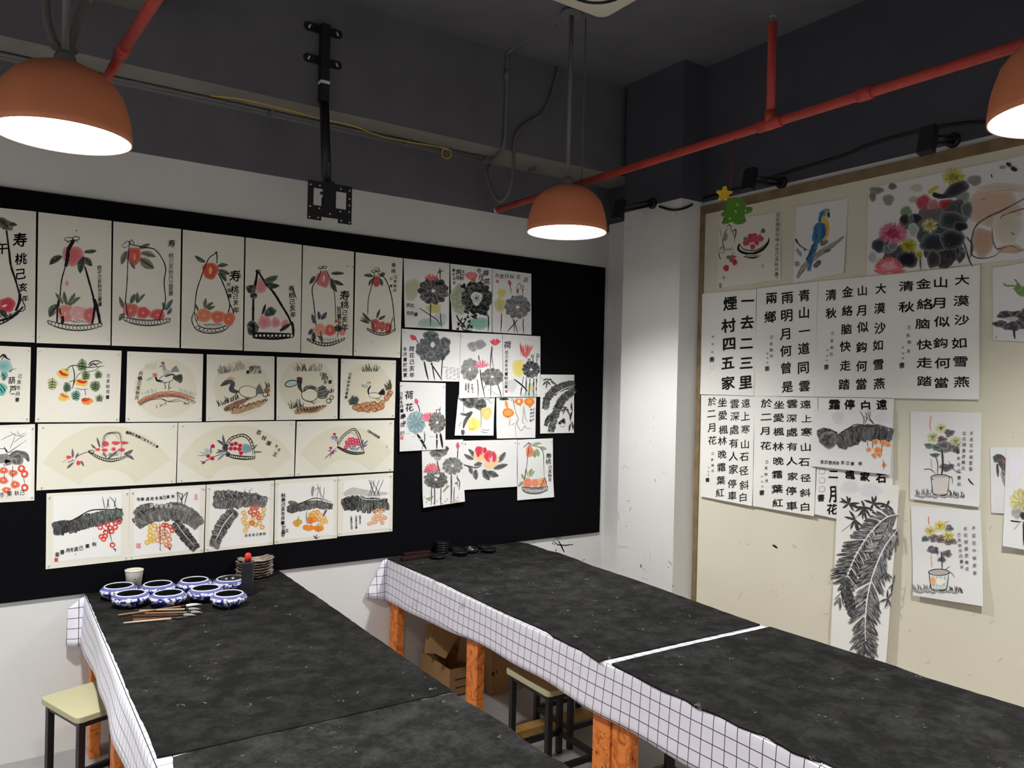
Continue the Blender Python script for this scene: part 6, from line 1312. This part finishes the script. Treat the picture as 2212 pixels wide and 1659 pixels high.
for a, w in (('386,1190 386,1280 384,1372', 9), ('418,1185 420,1280 418,1378', 10), ('484,1160 482,1270 480,1375', 9), ('588,1050 590,1200 586,1362', 14), ('620,1180 615,1270 615,1350', 7), ('648,1060 655,1120 640,1160', 6), ('640,1090 672,1130 668,1220', 10), ('622,1160 640,1140 660,1180', 8)): s.k(a, w, (74, 74, 72), .15)
s.k('505,1235 540,1195 570,1170', 16, (140, 144, 100)).k('540,1190 545,1140', 6, (140, 144, 100)).k('330,1305 380,1295 410,1275', 14, (150, 150, 110)).b(655, 1330, 30, 14, (232, 206, 150))
for i in range(16): s.k([(310 + (i * 53) % 350, 1290 + (i * 29) % 75), (322 + (i * 53) % 350, 1288 + (i * 29) % 75)], 6, (60, 60, 62))
s.build()
s = loose('painting of two red and yellow peaches on a dark leafy branch', [(1000.4, 952), (1117, 949.4), (1115, 1050.7), (1000.4, 1058)], 'G', 52, .002)
leaves(s, '835,895,760,798,44 812,905,716,850,42 1060,935,1140,828,56 1020,1000,1165,955,52 835,1010,842,1115,58 915,1010,975,1118,76 955,1030,1072,1075,66 775,985,800,1055,44 820,965,905,945,44', (84, 82, 84), (60, 58, 60)); s.k('714,962 770,975 840,990 900,965', 14, (70, 68, 70), .2).k('720,955 770,990 800,1050', 8, (70, 68, 70))
s.b(888, 850, 78, 76, (242, 196, 140), core=(246, 206, 150)).b(870, 815, 40, 48, (216, 52, 76), rot=20).b(925, 815, 28, 32, (206, 50, 66)); s.f(860, 880, 880, 780, 46, (210, 44, 66)); s.b(988, 910, 80, 92, (244, 202, 146), core=(246, 214, 160)).b(965, 870, 46, 60, (220, 62, 88), rot=-10).b(1010, 880, 40, 56, (214, 66, 92)); s.f(970, 935, 985, 815, 40, (216, 70, 84)); s.f(985, 930, 978, 880, 12, (248, 226, 210)); s.f(1000, 930, 1002, 870, 12, (248, 226, 210)); s.k('905,850 915,800', 4, (244, 232, 224)); s.build()
s = loose('peach basket painting on white rice paper, alone at the lower right of the loose sheets', [(1117.7, 949.8), (1193.6, 946.6), (1193.6, 1073), (1116, 1080.5)], 'G', 53, .002, (0.004, 0.010), .005)
s.b(1385, 825, 42, 62, (226, 134, 100), core=(226, 116, 88)); leaves(s, '1415,758,1505,742,32 1450,800,1475,880,50 1430,820,1440,890,40', (132, 152, 104), None); leaves(s, '1490,780,1560,800,40', (150, 162, 130), None); s.k('1378,770 1366,860 1356,960 1340,1100', 6).k('1388,762 1460,775 1500,795 1525,856 1528,960 1535,1175', 6).k('1322,785 1375,738 1380,770', 7).k('1370,730 1395,752 1410,735', 7)
leaves(s, '1385,1080,1408,995,40 1395,1080,1438,1020,30 1330,1110,1300,1050,30 1320,1130,1268,1185,36', (146, 166, 110), None); pile(s, [(1365, 1145, 50, 52, (232, 132, 104)), (1440, 1145, 46, 46, (230, 138, 110)), (1515, 1140, 42, 50, (234, 140, 100))], False); s.b(1492, 1122, 24, 26, (238, 186, 96)).k('1345,1000 1330,1130', 6).k('1345,1000 1372,1090', 5).k('1540,1090 1490,1195', 6).k('1540,1090 1560,1190', 6)
for i in range(8): s.k([(1390 + i * 18, 1195 + (i % 2) * 8), (1410 + i * 16, 1215 - (i % 2) * 10)], 5)
s.rim(1308, 1185, 1566, 1178, 10, 64, 15, 6); s.ts('寿桃', '1578,870 1575,928', 58).t('己亥秋月', 1592, 985, 1590, 1112, 40); s.build()

# ------------------------------------------------------------------ sheets on the cream board
GP = 'paintings on the cream board'; GW = 'calligraphy sheets on the cream board'
def rsheet(label, quad, paper, frame, seed, layer=0.0, wave=0.006, lift=(0.0, 0.0), name='ink_painting', cat='painting', grp=GP): return Sheet(label, quad, 'R', paper, frame, name=name, cat=cat, group=grp, layer=layer, wave=wave, lift=lift, seed=seed)
s = rsheet('teapot and bowl of red fruit painting in the top left corner of the board', [(1554, 474), (1686, 459), (1687, 603.4), (1549.6, 624)], 'old', 'H', 61)
s.k('505,500 518,475 545,486 542,520', 9).k('502,520 470,590 452,680 462,740 492,772 570,742', 10).k('542,520 572,570 592,640 580,700', 7).k('570,555 605,530 604,590 594,640', 12).k('412,500 425,580 450,672', 5).b(482, 612, 26, 56, (150, 146, 138)).b(520, 770, 60, 14, (186, 182, 172)).k('400,800 440,735 462,810 410,800', 6).k('402,805 412,860 428,890', 9).k('430,730 436,770', 5)
s.k('650,710 700,765 800,782 900,755 985,680 1004,630', 18, (120, 116, 110)).k('652,700 634,760 690,805 800,818 920,772 990,690 1002,628', 30, (36, 34, 38)).k('700,850 790,868 850,862 902,838', 18, (40, 38, 42)).b(800, 842, 90, 18, (176, 168, 164))
for x, y in ((780, 610), (830, 605), (795, 655), (845, 650), (890, 625), (740, 690), (855, 685), (905, 640), (760, 660), (806, 735), (720, 690)): s.b(x, y, 32, 34, (186, 56, 78), core=(206, 96, 110))
s.b(722, 640, 28, 24, (120, 118, 104)).b(932, 545, 28, 30, (108, 108, 94)).k('895,585 925,550', 6).k('760,650 800,600', 5).b(558, 882, 34, 46, (196, 60, 62), core=(206, 90, 80)).b(592, 918, 30, 44, (186, 56, 56)).b(490, 990, 36, 40, (190, 52, 58), core=(206, 80, 84)).b(522, 862, 32, 24, (120, 118, 106)).b(590, 852, 28, 12, (120, 118, 106)).k('560,860 570,820 585,795', 6)
s.t('品茗聞香知味人生己亥秋月書', 1108, 352, 1092, 1065, 54, bold=.005).g('了', 925, 972, 48).g('石', 462, 1105, 36); s.seal(420, 1200, 16, (186, 134, 124), 28).seal(1095, 1095, 16, (196, 180, 168)); s.build()
s = rsheet('painting of a blue and yellow parrot on a grey branch', [(1721.4, 448), (1831.7, 428), (1824.5, 590), (1713, 611.6)], 'xuan', 'H', 62, lift=(0, .006))
s.k('1340,1110 1400,1000 1470,930 1560,850 1680,770 1800,690 1900,610', 70, (150, 146, 140), .45).k('1350,1080 1450,960', 40, (100, 96, 94), .4).k('1540,980 1620,900', 60, (90, 90, 90), .4).k('1660,800 1740,770', 40, (90, 86, 84), .4).k('1316,640 1345,690 1400,742 1480,782', 16, (96, 92, 86)).k('1320,640 1345,695', 26, (80, 76, 74)).b(1430, 768, 14, 18, (80, 84, 76)).k('1330,760 1390,850', 44, (160, 156, 150), .5).k('1310,950 1370,930', 60, (150, 146, 140), .5).b(1655, 690, 52, 30, (130, 124, 110), rot=30).ring(1665, 680, 44, 30, (80, 76, 70), 6)
s.k('1660,390 1690,470 1692,560 1662,630 1640,668', 60, (226, 190, 70)); s.b(1645, 400, 40, 56, (226, 190, 76)).b(1650, 335, 52, 42, (96, 150, 168), rot=30); s.k('1612,450 1608,400 1632,340 1670,300', 34, (60, 120, 168)).b(1692, 300, 40, 22, (150, 150, 120)).b(1704, 345, 28, 26, (230, 226, 214), soft=.1); s.f(1712, 318, 1722, 392, 36, (52, 56, 62)).k('1690,335 1705,340', 8).ring(1700, 352, 16, 12, K, 4).k('1695,370 1705,400', 6)
s.b(1600, 570, 80, 138, (58, 112, 160), rot=-18, soft=.2, core=(70, 126, 172)).k('1560,700 1530,760 1495,850 1470,930', 66, (46, 92, 138), .15).k('1580,690 1540,800 1500,930 1495,1030', 40, (60, 124, 156), .2).k('1545,760 1470,860 1445,900', 30, (50, 78, 116), .2).k('1530,860 1480,980 1465,1030', 24, (60, 112, 150), .2)
for i in range(16): x = 1540 + (i % 4) * 34; y = 490 + (i // 4) * 52; s.k([(x, y), (x - 14, y + 46)], 9, (44, 76, 116) if i % 2 else (96, 156, 190), .3)
s.k('1640,470 1660,560 1640,640', 10, (40, 66, 96)); s.build()
s = rsheet('large painting of pink and yellow chrysanthemums beside a brown rock', [(1876, 406), (2330, 312), (2330, 545), (1872.6, 596)], 'xuan', 'I', 63)
for x, y, rx, ry, c in ((450, 450, 92, 44, (136, 134, 120)), (640, 402, 52, 42, (120, 118, 104)), (592, 562, 70, 70, (150, 146, 138)), (405, 520, 44, 66, (136, 132, 122)), (930, 420, 80, 50, (206, 202, 184)), (890, 560, 60, 40, (190, 190, 176))): s.b(x, y, rx, ry, c)
s.b(1850, 650, 330, 260, (216, 188, 164)).b(1720, 1070, 130, 180, (196, 164, 142)).b(2050, 1150, 160, 60, (206, 176, 154)).b(1950, 420, 300, 60, (214, 204, 186)).b(2010, 900, 170, 200, (214, 206, 190))
s.k('2300,500 2120,600 1950,690 1800,758 1660,850 1602,960 1580,1120 1592,1220 1690,1262 1850,1236 1950,1160', 20, (100, 86, 74), .2).k('1830,900 1836,1010 1850,1080 1900,1150 2050,1112 2160,1162', 16, (120, 98, 82), .3).k('2300,640 2100,700 1960,750 1930,790', 16, (110, 96, 84), .3).k('2060,950 2100,985', 14, (120, 100, 84)).k('1700,560 1760,550', 10, (150, 130, 110)).k('1880,460 2100,440', 8, (160, 150, 140), .4).k('2100,1180 2280,1150', 10, (120, 110, 100), .5)
s.b(1620, 330, 90, 66, (146, 146, 146)).b(1480, 520, 90, 70, (150, 150, 144)); s.mum(1372, 290, 150, 110, (200, 194, 92), (170, 160, 80), 24); s.k('1070,480 1130,440 1185,400', 50, (206, 194, 60), .2); s.b(1400, 440, 176, 80, (66, 64, 72), rot=28, core=(56, 54, 64)).k('1120,490 1200,520 1300,520', 60, (50, 48, 58), .1)
s.b(1012, 600, 92, 102, (200, 92, 108), core=(196, 80, 100)).b(1132, 650, 84, 92, (194, 128, 134)).b(1300, 632, 112, 82, (190, 66, 76), core=(176, 50, 62)).b(1050, 720, 90, 40, (190, 120, 130)); s.ring(1010, 600, 60, 66, (160, 60, 80), 6).k('960,640 1000,560 1060,540', 6, (170, 70, 90)).k('1230,660 1300,600 1380,610', 8, (150, 46, 58))
for x, y, rx, ry, cc in ((1180, 960, 270, 200, (74, 80, 84)), (1390, 720, 150, 150, (78, 84, 86)), (730, 1230, 190, 115, (78, 82, 88)), (850, 830, 130, 95, (104, 106, 104)), (1250, 1200, 240, 150, (60, 60, 62)), (560, 1090, 140, 95, (94, 100, 106)), (1110, 760, 160, 110, (110, 104, 104))): s.b(x, y, rx, ry, cc, soft=.15, wob=.25, dry=.05)
s.b(805, 700, 72, 62, (130, 150, 118)).b(785, 800, 58, 72, (58, 54, 62)).b(935, 785, 60, 64, (56, 52, 62), wob=.25).b(890, 920, 62, 84, (176, 190, 184)).b(1530, 680, 70, 100, (96, 106, 106)).b(1350, 810, 165, 112, (66, 76, 78), core=(56, 66, 68)).b(1450, 880, 90, 60, (44, 48, 54)).b(1140, 1080, 176, 118, (54, 62, 70), core=(46, 54, 62)).b(1350, 1040, 150, 122, (44, 48, 52)).b(1130, 1270, 84, 112, (66, 64, 62)).b(1450, 1210, 62, 100, (60, 62, 62), dry=.3).b(475, 1110, 84, 84, (62, 68, 78)).b(600, 1150, 80, 50, (110, 120, 124)).b(400, 1250, 50, 70, (186, 186, 188)).b(820, 1270, 134, 105, (36, 40, 52), core=(28, 32, 44)).b(640, 1110, 60, 60, (120, 128, 130))
s.mum(650, 965, 185, 140, (214, 118, 150), (190, 70, 110), 30); s.mum(832, 1110, 112, 100, (190, 178, 60), (150, 140, 50), 22); s.mum(1085, 870, 110, 100, (206, 206, 160), (180, 172, 70), 22); s.mum(955, 1215, 60, 58, (200, 190, 80), (170, 150, 50), 16); s.flower(600, 1420, 190, (214, 96, 104), 15, 5, 175, 60); s.flower(600, 1400, 120, (226, 150, 160), 9, 20, 160, 40)
for a in ('1250,1250 1290,1330', '1330,1150 1345,1320', '1290,1140 1320,1310', '1400,1100 1440,1330', '1160,1330 1180,1250', '970,1230 975,1400', '1520,1150 1560,1290 1600,1360', '1480,1050 1530,1180', '1520,1000 1600,1120 1560,1260'): s.k(a, 16, (50, 48, 46), .3)
s.b(2028, 140, 34, 24, (48, 46, 54), rot=-30).b(2090, 195, 46, 26, (54, 52, 62), rot=-30).b(1955, 175, 40, 20, (150, 146, 146)).k('1822,255 1830,300', 14, (60, 56, 54)); s.build()

# calligraphy
def wsheet(label, quad, frame, seed, layer=.006, wave=.005, lift=(0, 0), paper='white'): return rsheet(label, quad, paper, frame, seed, layer, wave, lift, 'calligraphy_sheet', 'calligraphy', GW)
def columns(s, cols, size, **kw):
    for text, pos in cols: s.ts(text, pos, size, **kw)
    return s
B_ = .022
s = wsheet('calligraphy sheet with two columns of five big characters', [(1519, 634.7), (1636, 624.6), (1631, 855), (1515, 851.6)], 'J', 71)
columns(s, [('一去二三里', '682,355 675,630 668,895 663,1150 655,1395'), ('煙村四五家', '458,385 437,670 443,905 425,1150 428,1405')], 178, bold=.03); s.cross('238,815 235,910 228,1012', 40, (80, 78, 78)).g('書', 225, 1105, 78); s.k('212,1180 244,1182 244,1225 212,1226 212,1180', 3, (150, 140, 136)); s.build()
s = wsheet('calligraphy sheet of a three column poem beginning with the blue mountain', [(1637.6, 624), (1768.4, 607.7), (1763, 857), (1631, 855)], 'J', 72, .0065)
columns(s, [('青山一道同雲', '1408,285 1405,505 1407,740 1400,965 1393,1210 1408,1445'), ('雨明月何曾是', '1190,310 1183,540 1172,775 1170,995 1172,1215 1190,1455'), ('兩鄉', '985,320 970,560')], 158, bold=B_); s.ts('己亥秋月', '987,820 983,905 985,985 985,1060', 46, (70, 68, 68)).cross('935,1030 935,1090 935,1145', 34, (80, 78, 78)).g('書', 930, 1222, 72); s.build()
P4 = ('大漠沙如雪燕', '山月似鈎何當', '金絡脑快走踏', '清秋')
s = wsheet('calligraphy sheet of the desert poem in brisk regular script, left of the two', [(1769, 607.7), (1923.7, 593.5), (1921, 859), (1763, 857)], 'K', 73, .006)
columns(s, zip(P4, ('790,295 775,530 780,765 755,970 760,1200 770,1430', '568,320 565,555 575,755 560,995 560,1220 555,1435', '392,335 388,560 378,780 365,985 365,1215 350,1440', '195,370 195,590')), 138, bold=B_); s.ts('己亥秋月', '212,830 205,920 205,1000 195,1080', 44, (70, 68, 68)).cross('152,1030 148,1100 146,1155', 30, (80, 78, 78)).g('書', 138, 1232, 68); s.build()
s = wsheet('calligraphy sheet of the desert poem in wide clerical script, right of the two', [(1923.7, 593.5), (2119, 572.7), (2117, 863), (1921, 860)], 'K', 74, .0065)
columns(s, zip(P4, ('1760,190 1750,440 1755,670 1725,945 1740,1165 1755,1410', '1505,220 1490,465 1520,690 1505,945 1525,1185 1510,1420', '1300,240 1315,480 1290,715 1310,965 1310,1180 1310,1400', '1095,265 1095,515')), 150, bold=.02, asp=1.28, shear=.05); s.ts('己亥秋月', '1125,760 1115,855 1130,935 1120,1045', 50, (60, 58, 58)).cross('1052,1000 1055,1070 1052,1128', 36, (80, 78, 78)).g('書', 1040, 1212, 74); s.build()
P5 = ('遠上寒山石径斜白', '雲深處有人家停車', '坐愛楓林晚霜葉紅', '於二月花')
s = wsheet('calligraphy sheet of the cold mountain poem in narrow regular script, beside the brown trim', [(1516, 853.5), (1631, 854.5), (1628, 1092.7), (1515.5, 1072)], 'L', 75, .004, .006, (.004, .008))
columns(s, zip(P5, ('533,150 530,285 530,420 525,575 518,705 512,850 517,1000 505,1125', '417,155 420,285 413,425 408,565 405,700 405,835 392,985 393,1110', '292,140 293,275 300,425 290,540 287,680 280,815 275,950 265,1080', '185,130 178,255 185,400 185,535')), 98, bold=.012); s.ts('己亥秋月', '190,672 185,735 190,795 190,852', 30, (70, 68, 68)).cross('148,820 146,860 146,895', 20, (80, 78, 78)).g('書', 136, 945, 50); s.build()
s = wsheet('calligraphy sheet of the cold mountain poem in wide clerical script', [(1631.4, 855), (1768, 857.7), (1762.4, 1114.5), (1629, 1092.7)], 'L', 76, .0045, .006, (.004, .010))
columns(s, zip(P5, ('1155,160 1165,310 1165,450 1155,605 1140,760 1155,925 1150,1080 1150,1225', '1015,155 1010,305 1012,450 1015,600 1010,750 1020,910 1005,1060 1010,1215', '880,165 875,300 875,445 870,600 870,750 860,890 860,1040 865,1185', '750,150 745,290 740,435 740,590')), 100, bold=.018, asp=1.2, shear=.05); s.ts('己亥秋月', '752,760 745,822 745,888 750,955', 36, (60, 58, 58)).cross('700,912 702,965 706,1015', 24, (80, 78, 78)).g('書', 700, 1078, 60); s.build()
s = wsheet('calligraphy sheet in heavy seal script, mostly hidden under two paintings', [(1768, 857.7), (1932.5, 861), (1928, 1146), (1763, 1110)], 'L', 77, .003, .004, (.006, 0))
s.ts('遠白停霜', '1945,165 1778,180 1612,165 1455,165', 118, bold=.035, shear=0).ts('石家楓二', '1940,925 1770,915 1615,895 1445,885', 105, bold=.04, shear=0).g('月', 1442, 1090, 150, bold=.03, asp=.6, shear=0).g('花', 1430, 1250, 120, bold=.03, shear=0)
for y in (855, 950, 1040): s.k([(1300, y - 24), (1350, y - 22), (1350, y + 22), (1300, y + 24), (1300, y - 24)], 4, (120, 116, 114))
s.g('書', 1315, 1132, 84, bold=.02); s.build()

s = rsheet('plantain leaf painting with orange fruit, pinned over the seal script sheet', [(1760, 884.7), (1932.5, 884.7), (1928.4, 1025), (1755, 1006)], 'xuan', 'L', 81, .011, .006, (.004, .006))
s.b(1490, 300, 66, 70, (214, 216, 222)).b(1940, 300, 80, 60, (222, 223, 228)); s.banana([(1470, 520), (1560, 450), (1690, 400), (1850, 390), (2070, 430)], 20, 165, 22, (72, 72, 72), .25, -8, 24); s.banana([(1285, 450), (1360, 430), (1480, 470)], 26, 150, 12, (66, 66, 66), .2, 0); s.b(1390, 530, 90, 90, (70, 70, 70), dry=.2)
s.k('1480,482 1580,420 1680,368 1780,388 1850,386 1925,376 2082,432', 8).k('1720,228 1760,310 1752,378', 6).k('1775,240 1790,300 1760,382', 6).k('1762,285 1830,330 1866,380', 6).k('1800,235 1818,300 1876,375', 6).k('1826,230 1822,300', 5)
for x, y, r in ((1878, 552, 32), (1960, 560, 36), (2012, 578, 30), (1810, 630, 28), (1905, 640, 44), (1918, 685, 30), (1862, 690, 26), (1970, 790, 26)): s.b(x, y, r, r * .9, (236, 158, 100), core=(232, 130, 74))
for a in ('1795,540 1802,600', '1850,540 1850,620', '1950,580 1940,680', '1930,530 1935,560', '1955,740 1970,780 1962,850', '1875,700 1876,730'): s.k(a, 5)
s.ts('秋果己亥冬月吉日宝', '1722,775 1640,778 1590,770 1540,765 1488,772 1450,770 1410,765 1368,760 1325,758', 41); s.build()
s = rsheet('tall black scroll of bamboo and torn plantain leaves reaching the table edge', [(1815, 1031), (1946.7, 1049), (1917, 1490), (1797, 1448)], 'white', 'M', 82, .014, .010, (.0, .022))
s.b(240, 540, 60, 40, (222, 223, 228)).b(370, 560, 70, 40, (224, 225, 230))
for x, y, L in ((235, 640, ((-60, -10), (-50, -36), (-14, -48), (10, -40), (60, 20), (70, -4), (-40, 30), (30, 50))), (330, 660, ((-60, 30), (-40, 60), (-10, 80), (20, 100), (40, 70), (60, 30), (-70, 0), (-20, -40))), (385, 640, ((-60, -20), (-10, -46), (16, -50), (60, 0), (50, 40), (-20, 50))), (470, 650, ((-50, 10), (-20, 40), (10, -30), (40, 40), (-60, -16))), (275, 740, ((-40, -60), (-30, 60), (10, 70), (36, 90), (50, 40), (-70, -20)))):
    for dx, dy in L: s.f(x, y, x + dx, y + dy, 15, (32, 32, 36), None, dry=.1)
s.k('190,810 240,770 300,700', 3, GY)
s.frond([(520, 712), (450, 735), (390, 790), (330, 870), (280, 950), (240, 1040), (215, 1110)], 40, 95, 120, 56, 20, (62, 60, 66), .5); s.k('545,704 470,722 400,780 330,866 262,990 215,1110', 7, (236, 235, 234)).k('540,712 460,735 400,790', 5, (90, 88, 92)); s.banana([(205, 1115), (225, 1200), (262, 1320)], 34, 30, 12, (48, 48, 52), .2, 30); s.frond([(230, 1080), (200, 1150), (170, 1240)], 8, 70, 60, 25, 9, (60, 60, 62), .4)
s.frond([(530, 800), (470, 880), (410, 1000), (370, 1110), (345, 1220), (332, 1340), (335, 1450), (340, 1540)], 62, 115, 125, 44, 19, (74, 72, 76), .55); s.frond([(480, 760), (440, 840), (400, 930)], 16, 60, 80, 58, 14, (112, 110, 114), .6); s.k('530,800 455,900 400,1020 362,1140 340,1280 335,1420 342,1560', 8, (238, 237, 236))
for dx in range(5): s.k([(340, 1480), (290 + dx * 30, 1570 + (dx % 2) * 12)], 18, (60, 58, 62), .4)
for x, y, L in ((455, 1060, ((-40, 30), (10, -60), (30, 60), (45, 40), (-50, 50), (5, 60))), (470, 1220, ((-50, 20), (-20, 60), (0, -60), (20, 50), (30, -40))), (505, 1130, ((-10, 60), (10, -60), (-30, 30)))):
    for dx, dy in L: s.f(x, y, x + dx, y + dy, 11, (44, 42, 46), None, dry=.2)
s.build()
def potted(s, fl, lv, stem, pot, fill, cols, stick):
    for a, c in stick: s.k(a, 7, c)
    for x, y, rx, ry in lv: s.b(x, y, rx, ry, tuple(v + s.rnd.uniform(-14, 14) for v in (98, 94, 98)), wob=.25, dry=.15); s.k([(x - rx * .7, y), (x + rx * .7, y + 4)], 3, (60, 58, 60))
    for x, y, r, c in fl: s.mum(x, y, r, r * .85, c, tuple(v * .7 for v in c), 15)
    for a, w in stem: s.k(a, w, (66, 62, 64))
    x0, x1, y0, y1 = pot; m = (x0 + x1) / 2; w = (x1 - x0)
    s.poly([(x0, y0), (x1, y0), (x1 - w * .12, y1), (x0 + w * .12, y1)], fill); s.b(m, y0, w * .52, w * .15, (186, 180, 174), soft=.1).ring(m, y0, w * .52, w * .16, K, 5); s.k([(x0, y0), (x0 + w * .06, y0 + (y1 - y0) * .6), (x0 + w * .14, y1), (m, y1 + 8), (x1 - w * .14, y1), (x1 - w * .05, y0 + (y1 - y0) * .5), (x1, y0)], 6)
    for i in range(4): s.k([(x0 + w * (.2 + .2 * i), y0 + 20), (x0 + w * (.24 + .17 * i), y1 - 8)], 5, (160, 154, 152), .5)
    s.grass(x0 - 100, y1 + 8, x0, y1 + 6, 12, 40, (110, 108, 108), 4, 25).grass(x1, y1 + 10, x1 + 90, y1 + 26, 12, 40, (84, 82, 82), 5, 30)
    for i in range(12): s.k([(x0 - 100 + i * 22, y1 + 8 + (i % 3) * 6), (x0 - 70 + i * 22, y1 + 12 + (i % 2) * 8)], 10, (150, 148, 148), .4)
    for text, p in cols: s.t(text, *p, 25, bold=.005)
    return s
s = rsheet('painting of a potted pale chrysanthemum with three columns of writing, upper of the pair', [(1968, 888.4), (2121.6, 891), (2119, 1094.7), (1968, 1077.6)], 'xuan', 'M', 83, .004, .006, (.002, .010))
potted(s, [(795, 182, 40, (206, 206, 150)), (745, 238, 42, (200, 200, 146)), (885, 262, 42, (200, 198, 140))], [(845, 212, 32, 24), (722, 290, 28, 18), (775, 298, 36, 28), (842, 300, 46, 32), (758, 346, 30, 13), (830, 420, 46, 24), (885, 315, 26, 20), (800, 250, 30, 20), (810, 285, 36, 26)], [('800,310 806,400 795,485', 11), ('760,350 775,400 772,470', 5), ('840,380 880,440 925,455', 3), ('690,432 730,432 762,460', 4), ('840,480 860,480 866,520', 4)], (735, 845, 482, 582), (220, 214, 208),
       [('不是花中偏愛菊', (980, 215, 975, 430)), ('此花開盡更無花', (937, 213, 930, 425)), ('己亥年冬月書秋', (900, 288, 905, 522))], [('735,108 728,160 733,205', (230, 150, 146)), ('734,370 740,430', (226, 160, 150))]); s.k('960,488 975,510 994,526', 7).b(795, 182, 9, 9, (90, 88, 50)); s.build()
s = rsheet('painting of a potted yellow chrysanthemum in a pale green pot, lower of the pair', [(1969.8, 1093), (2119.8, 1102), (2128.7, 1308), (1976.5, 1285)], 'xuan', 'M', 84, .006, .008, (.004, .016))
potted(s, [(730, 808, 42, (214, 206, 120)), (790, 775, 44, (222, 204, 84)), (838, 835, 42, (214, 208, 110))], [(700, 855, 26, 18), (760, 850, 44, 24), (800, 858, 40, 26), (850, 870, 40, 24), (750, 925, 36, 22), (830, 945, 34, 22), (735, 910, 20, 14), (800, 980, 26, 18), (845, 790, 24, 22)], [('795,930 800,990 802,1060', 6), ('765,900 775,960', 4), ('840,1050 862,1065 878,1090', 3), ('808,1050 850,1020', 3)], (722, 842, 1058, 1160), (216, 228, 222),
       [('不是花中偏愛菊', (993, 790, 1000, 1062)), ('此花開盡更無花', (943, 792, 953, 1038)), ('己亥年冬月書秋', (903, 830, 922, 1025))], [('720,718 720,745 722,772', (232, 130, 110)), ('845,748 790,764', (220, 160, 170)), ('734,950 738,1000 740,1032', (236, 170, 130))]); s.b(745, 1110, 16, 26, (236, 176, 120)).b(790, 1115, 30, 22, (240, 238, 226)); s.build()
s = rsheet('green frog over a dark lotus leaf painting, cut by the right edge of the frame', [(2145.6, 579.5), (2290, 555), (2290, 742), (2147, 734.5)], 'xuan', 'N', 85, .003)
s.b(350, 80, 34, 32, (128, 156, 96)).b(330, 55, 20, 24, (120, 150, 88)); s.k('240,32 262,48 300,48 322,66', 9, (116, 144, 88)).k('308,8 326,30 330,60', 9, (116, 144, 88)).k('330,90 300,60', 10, (120, 150, 90))
for x, y, rx, ry in ((252, 222, 48, 24), (318, 216, 42, 20), (352, 260, 46, 46), (222, 276, 44, 22), (292, 290, 54, 28), (380, 230, 60, 50)): s.b(x, y, rx, ry, (70, 66, 74), wob=.2, dry=.15)
s.b(292, 246, 40, 12, (196, 196, 194)); s.k('304,296 306,330 310,366', 14, (70, 66, 72)).k('198,345 202,362', 4, GY); s.build()
s = rsheet('grey plantain leaf painting, half hidden behind another sheet at the right edge of the frame', [(2139.7, 966), (2206, 966), (2206, 1112), (2143, 1107.4)], 'xuan', 'N', 86, .003)
s.k('182,1086 220,1080 240,1110 252,1180', 52, (84, 82, 86), .2).k('235,1150 250,1210 258,1250', 30, (150, 148, 150), .3).k('205,1110 210,1190', 16, (70, 68, 72), .3).b(252, 1098, 10, 8, (196, 66, 76)); s.build()
s = rsheet('yellow green lotus leaf painting, cut by the right edge of the frame', [(2176, 967), (2290, 966), (2290, 1200), (2171, 1178)], 'xuan', 'N', 87, .009, .005, (.01, .004))
s.b(310, 1130, 40, 70, (236, 230, 240)); s.lotus(348, 1338, 70, 78, (214, 206, 140), 10, (90, 90, 70), False); s.b(322, 1405, 34, 34, (160, 160, 150), dry=.3).b(362, 1420, 24, 24, (60, 60, 60)); s.k('284,1450 310,1455 350,1458', 8).k('305,1505 340,1460', 4, (150, 150, 150)).k('360,1455 362,1530 362,1600', 8); s.build()
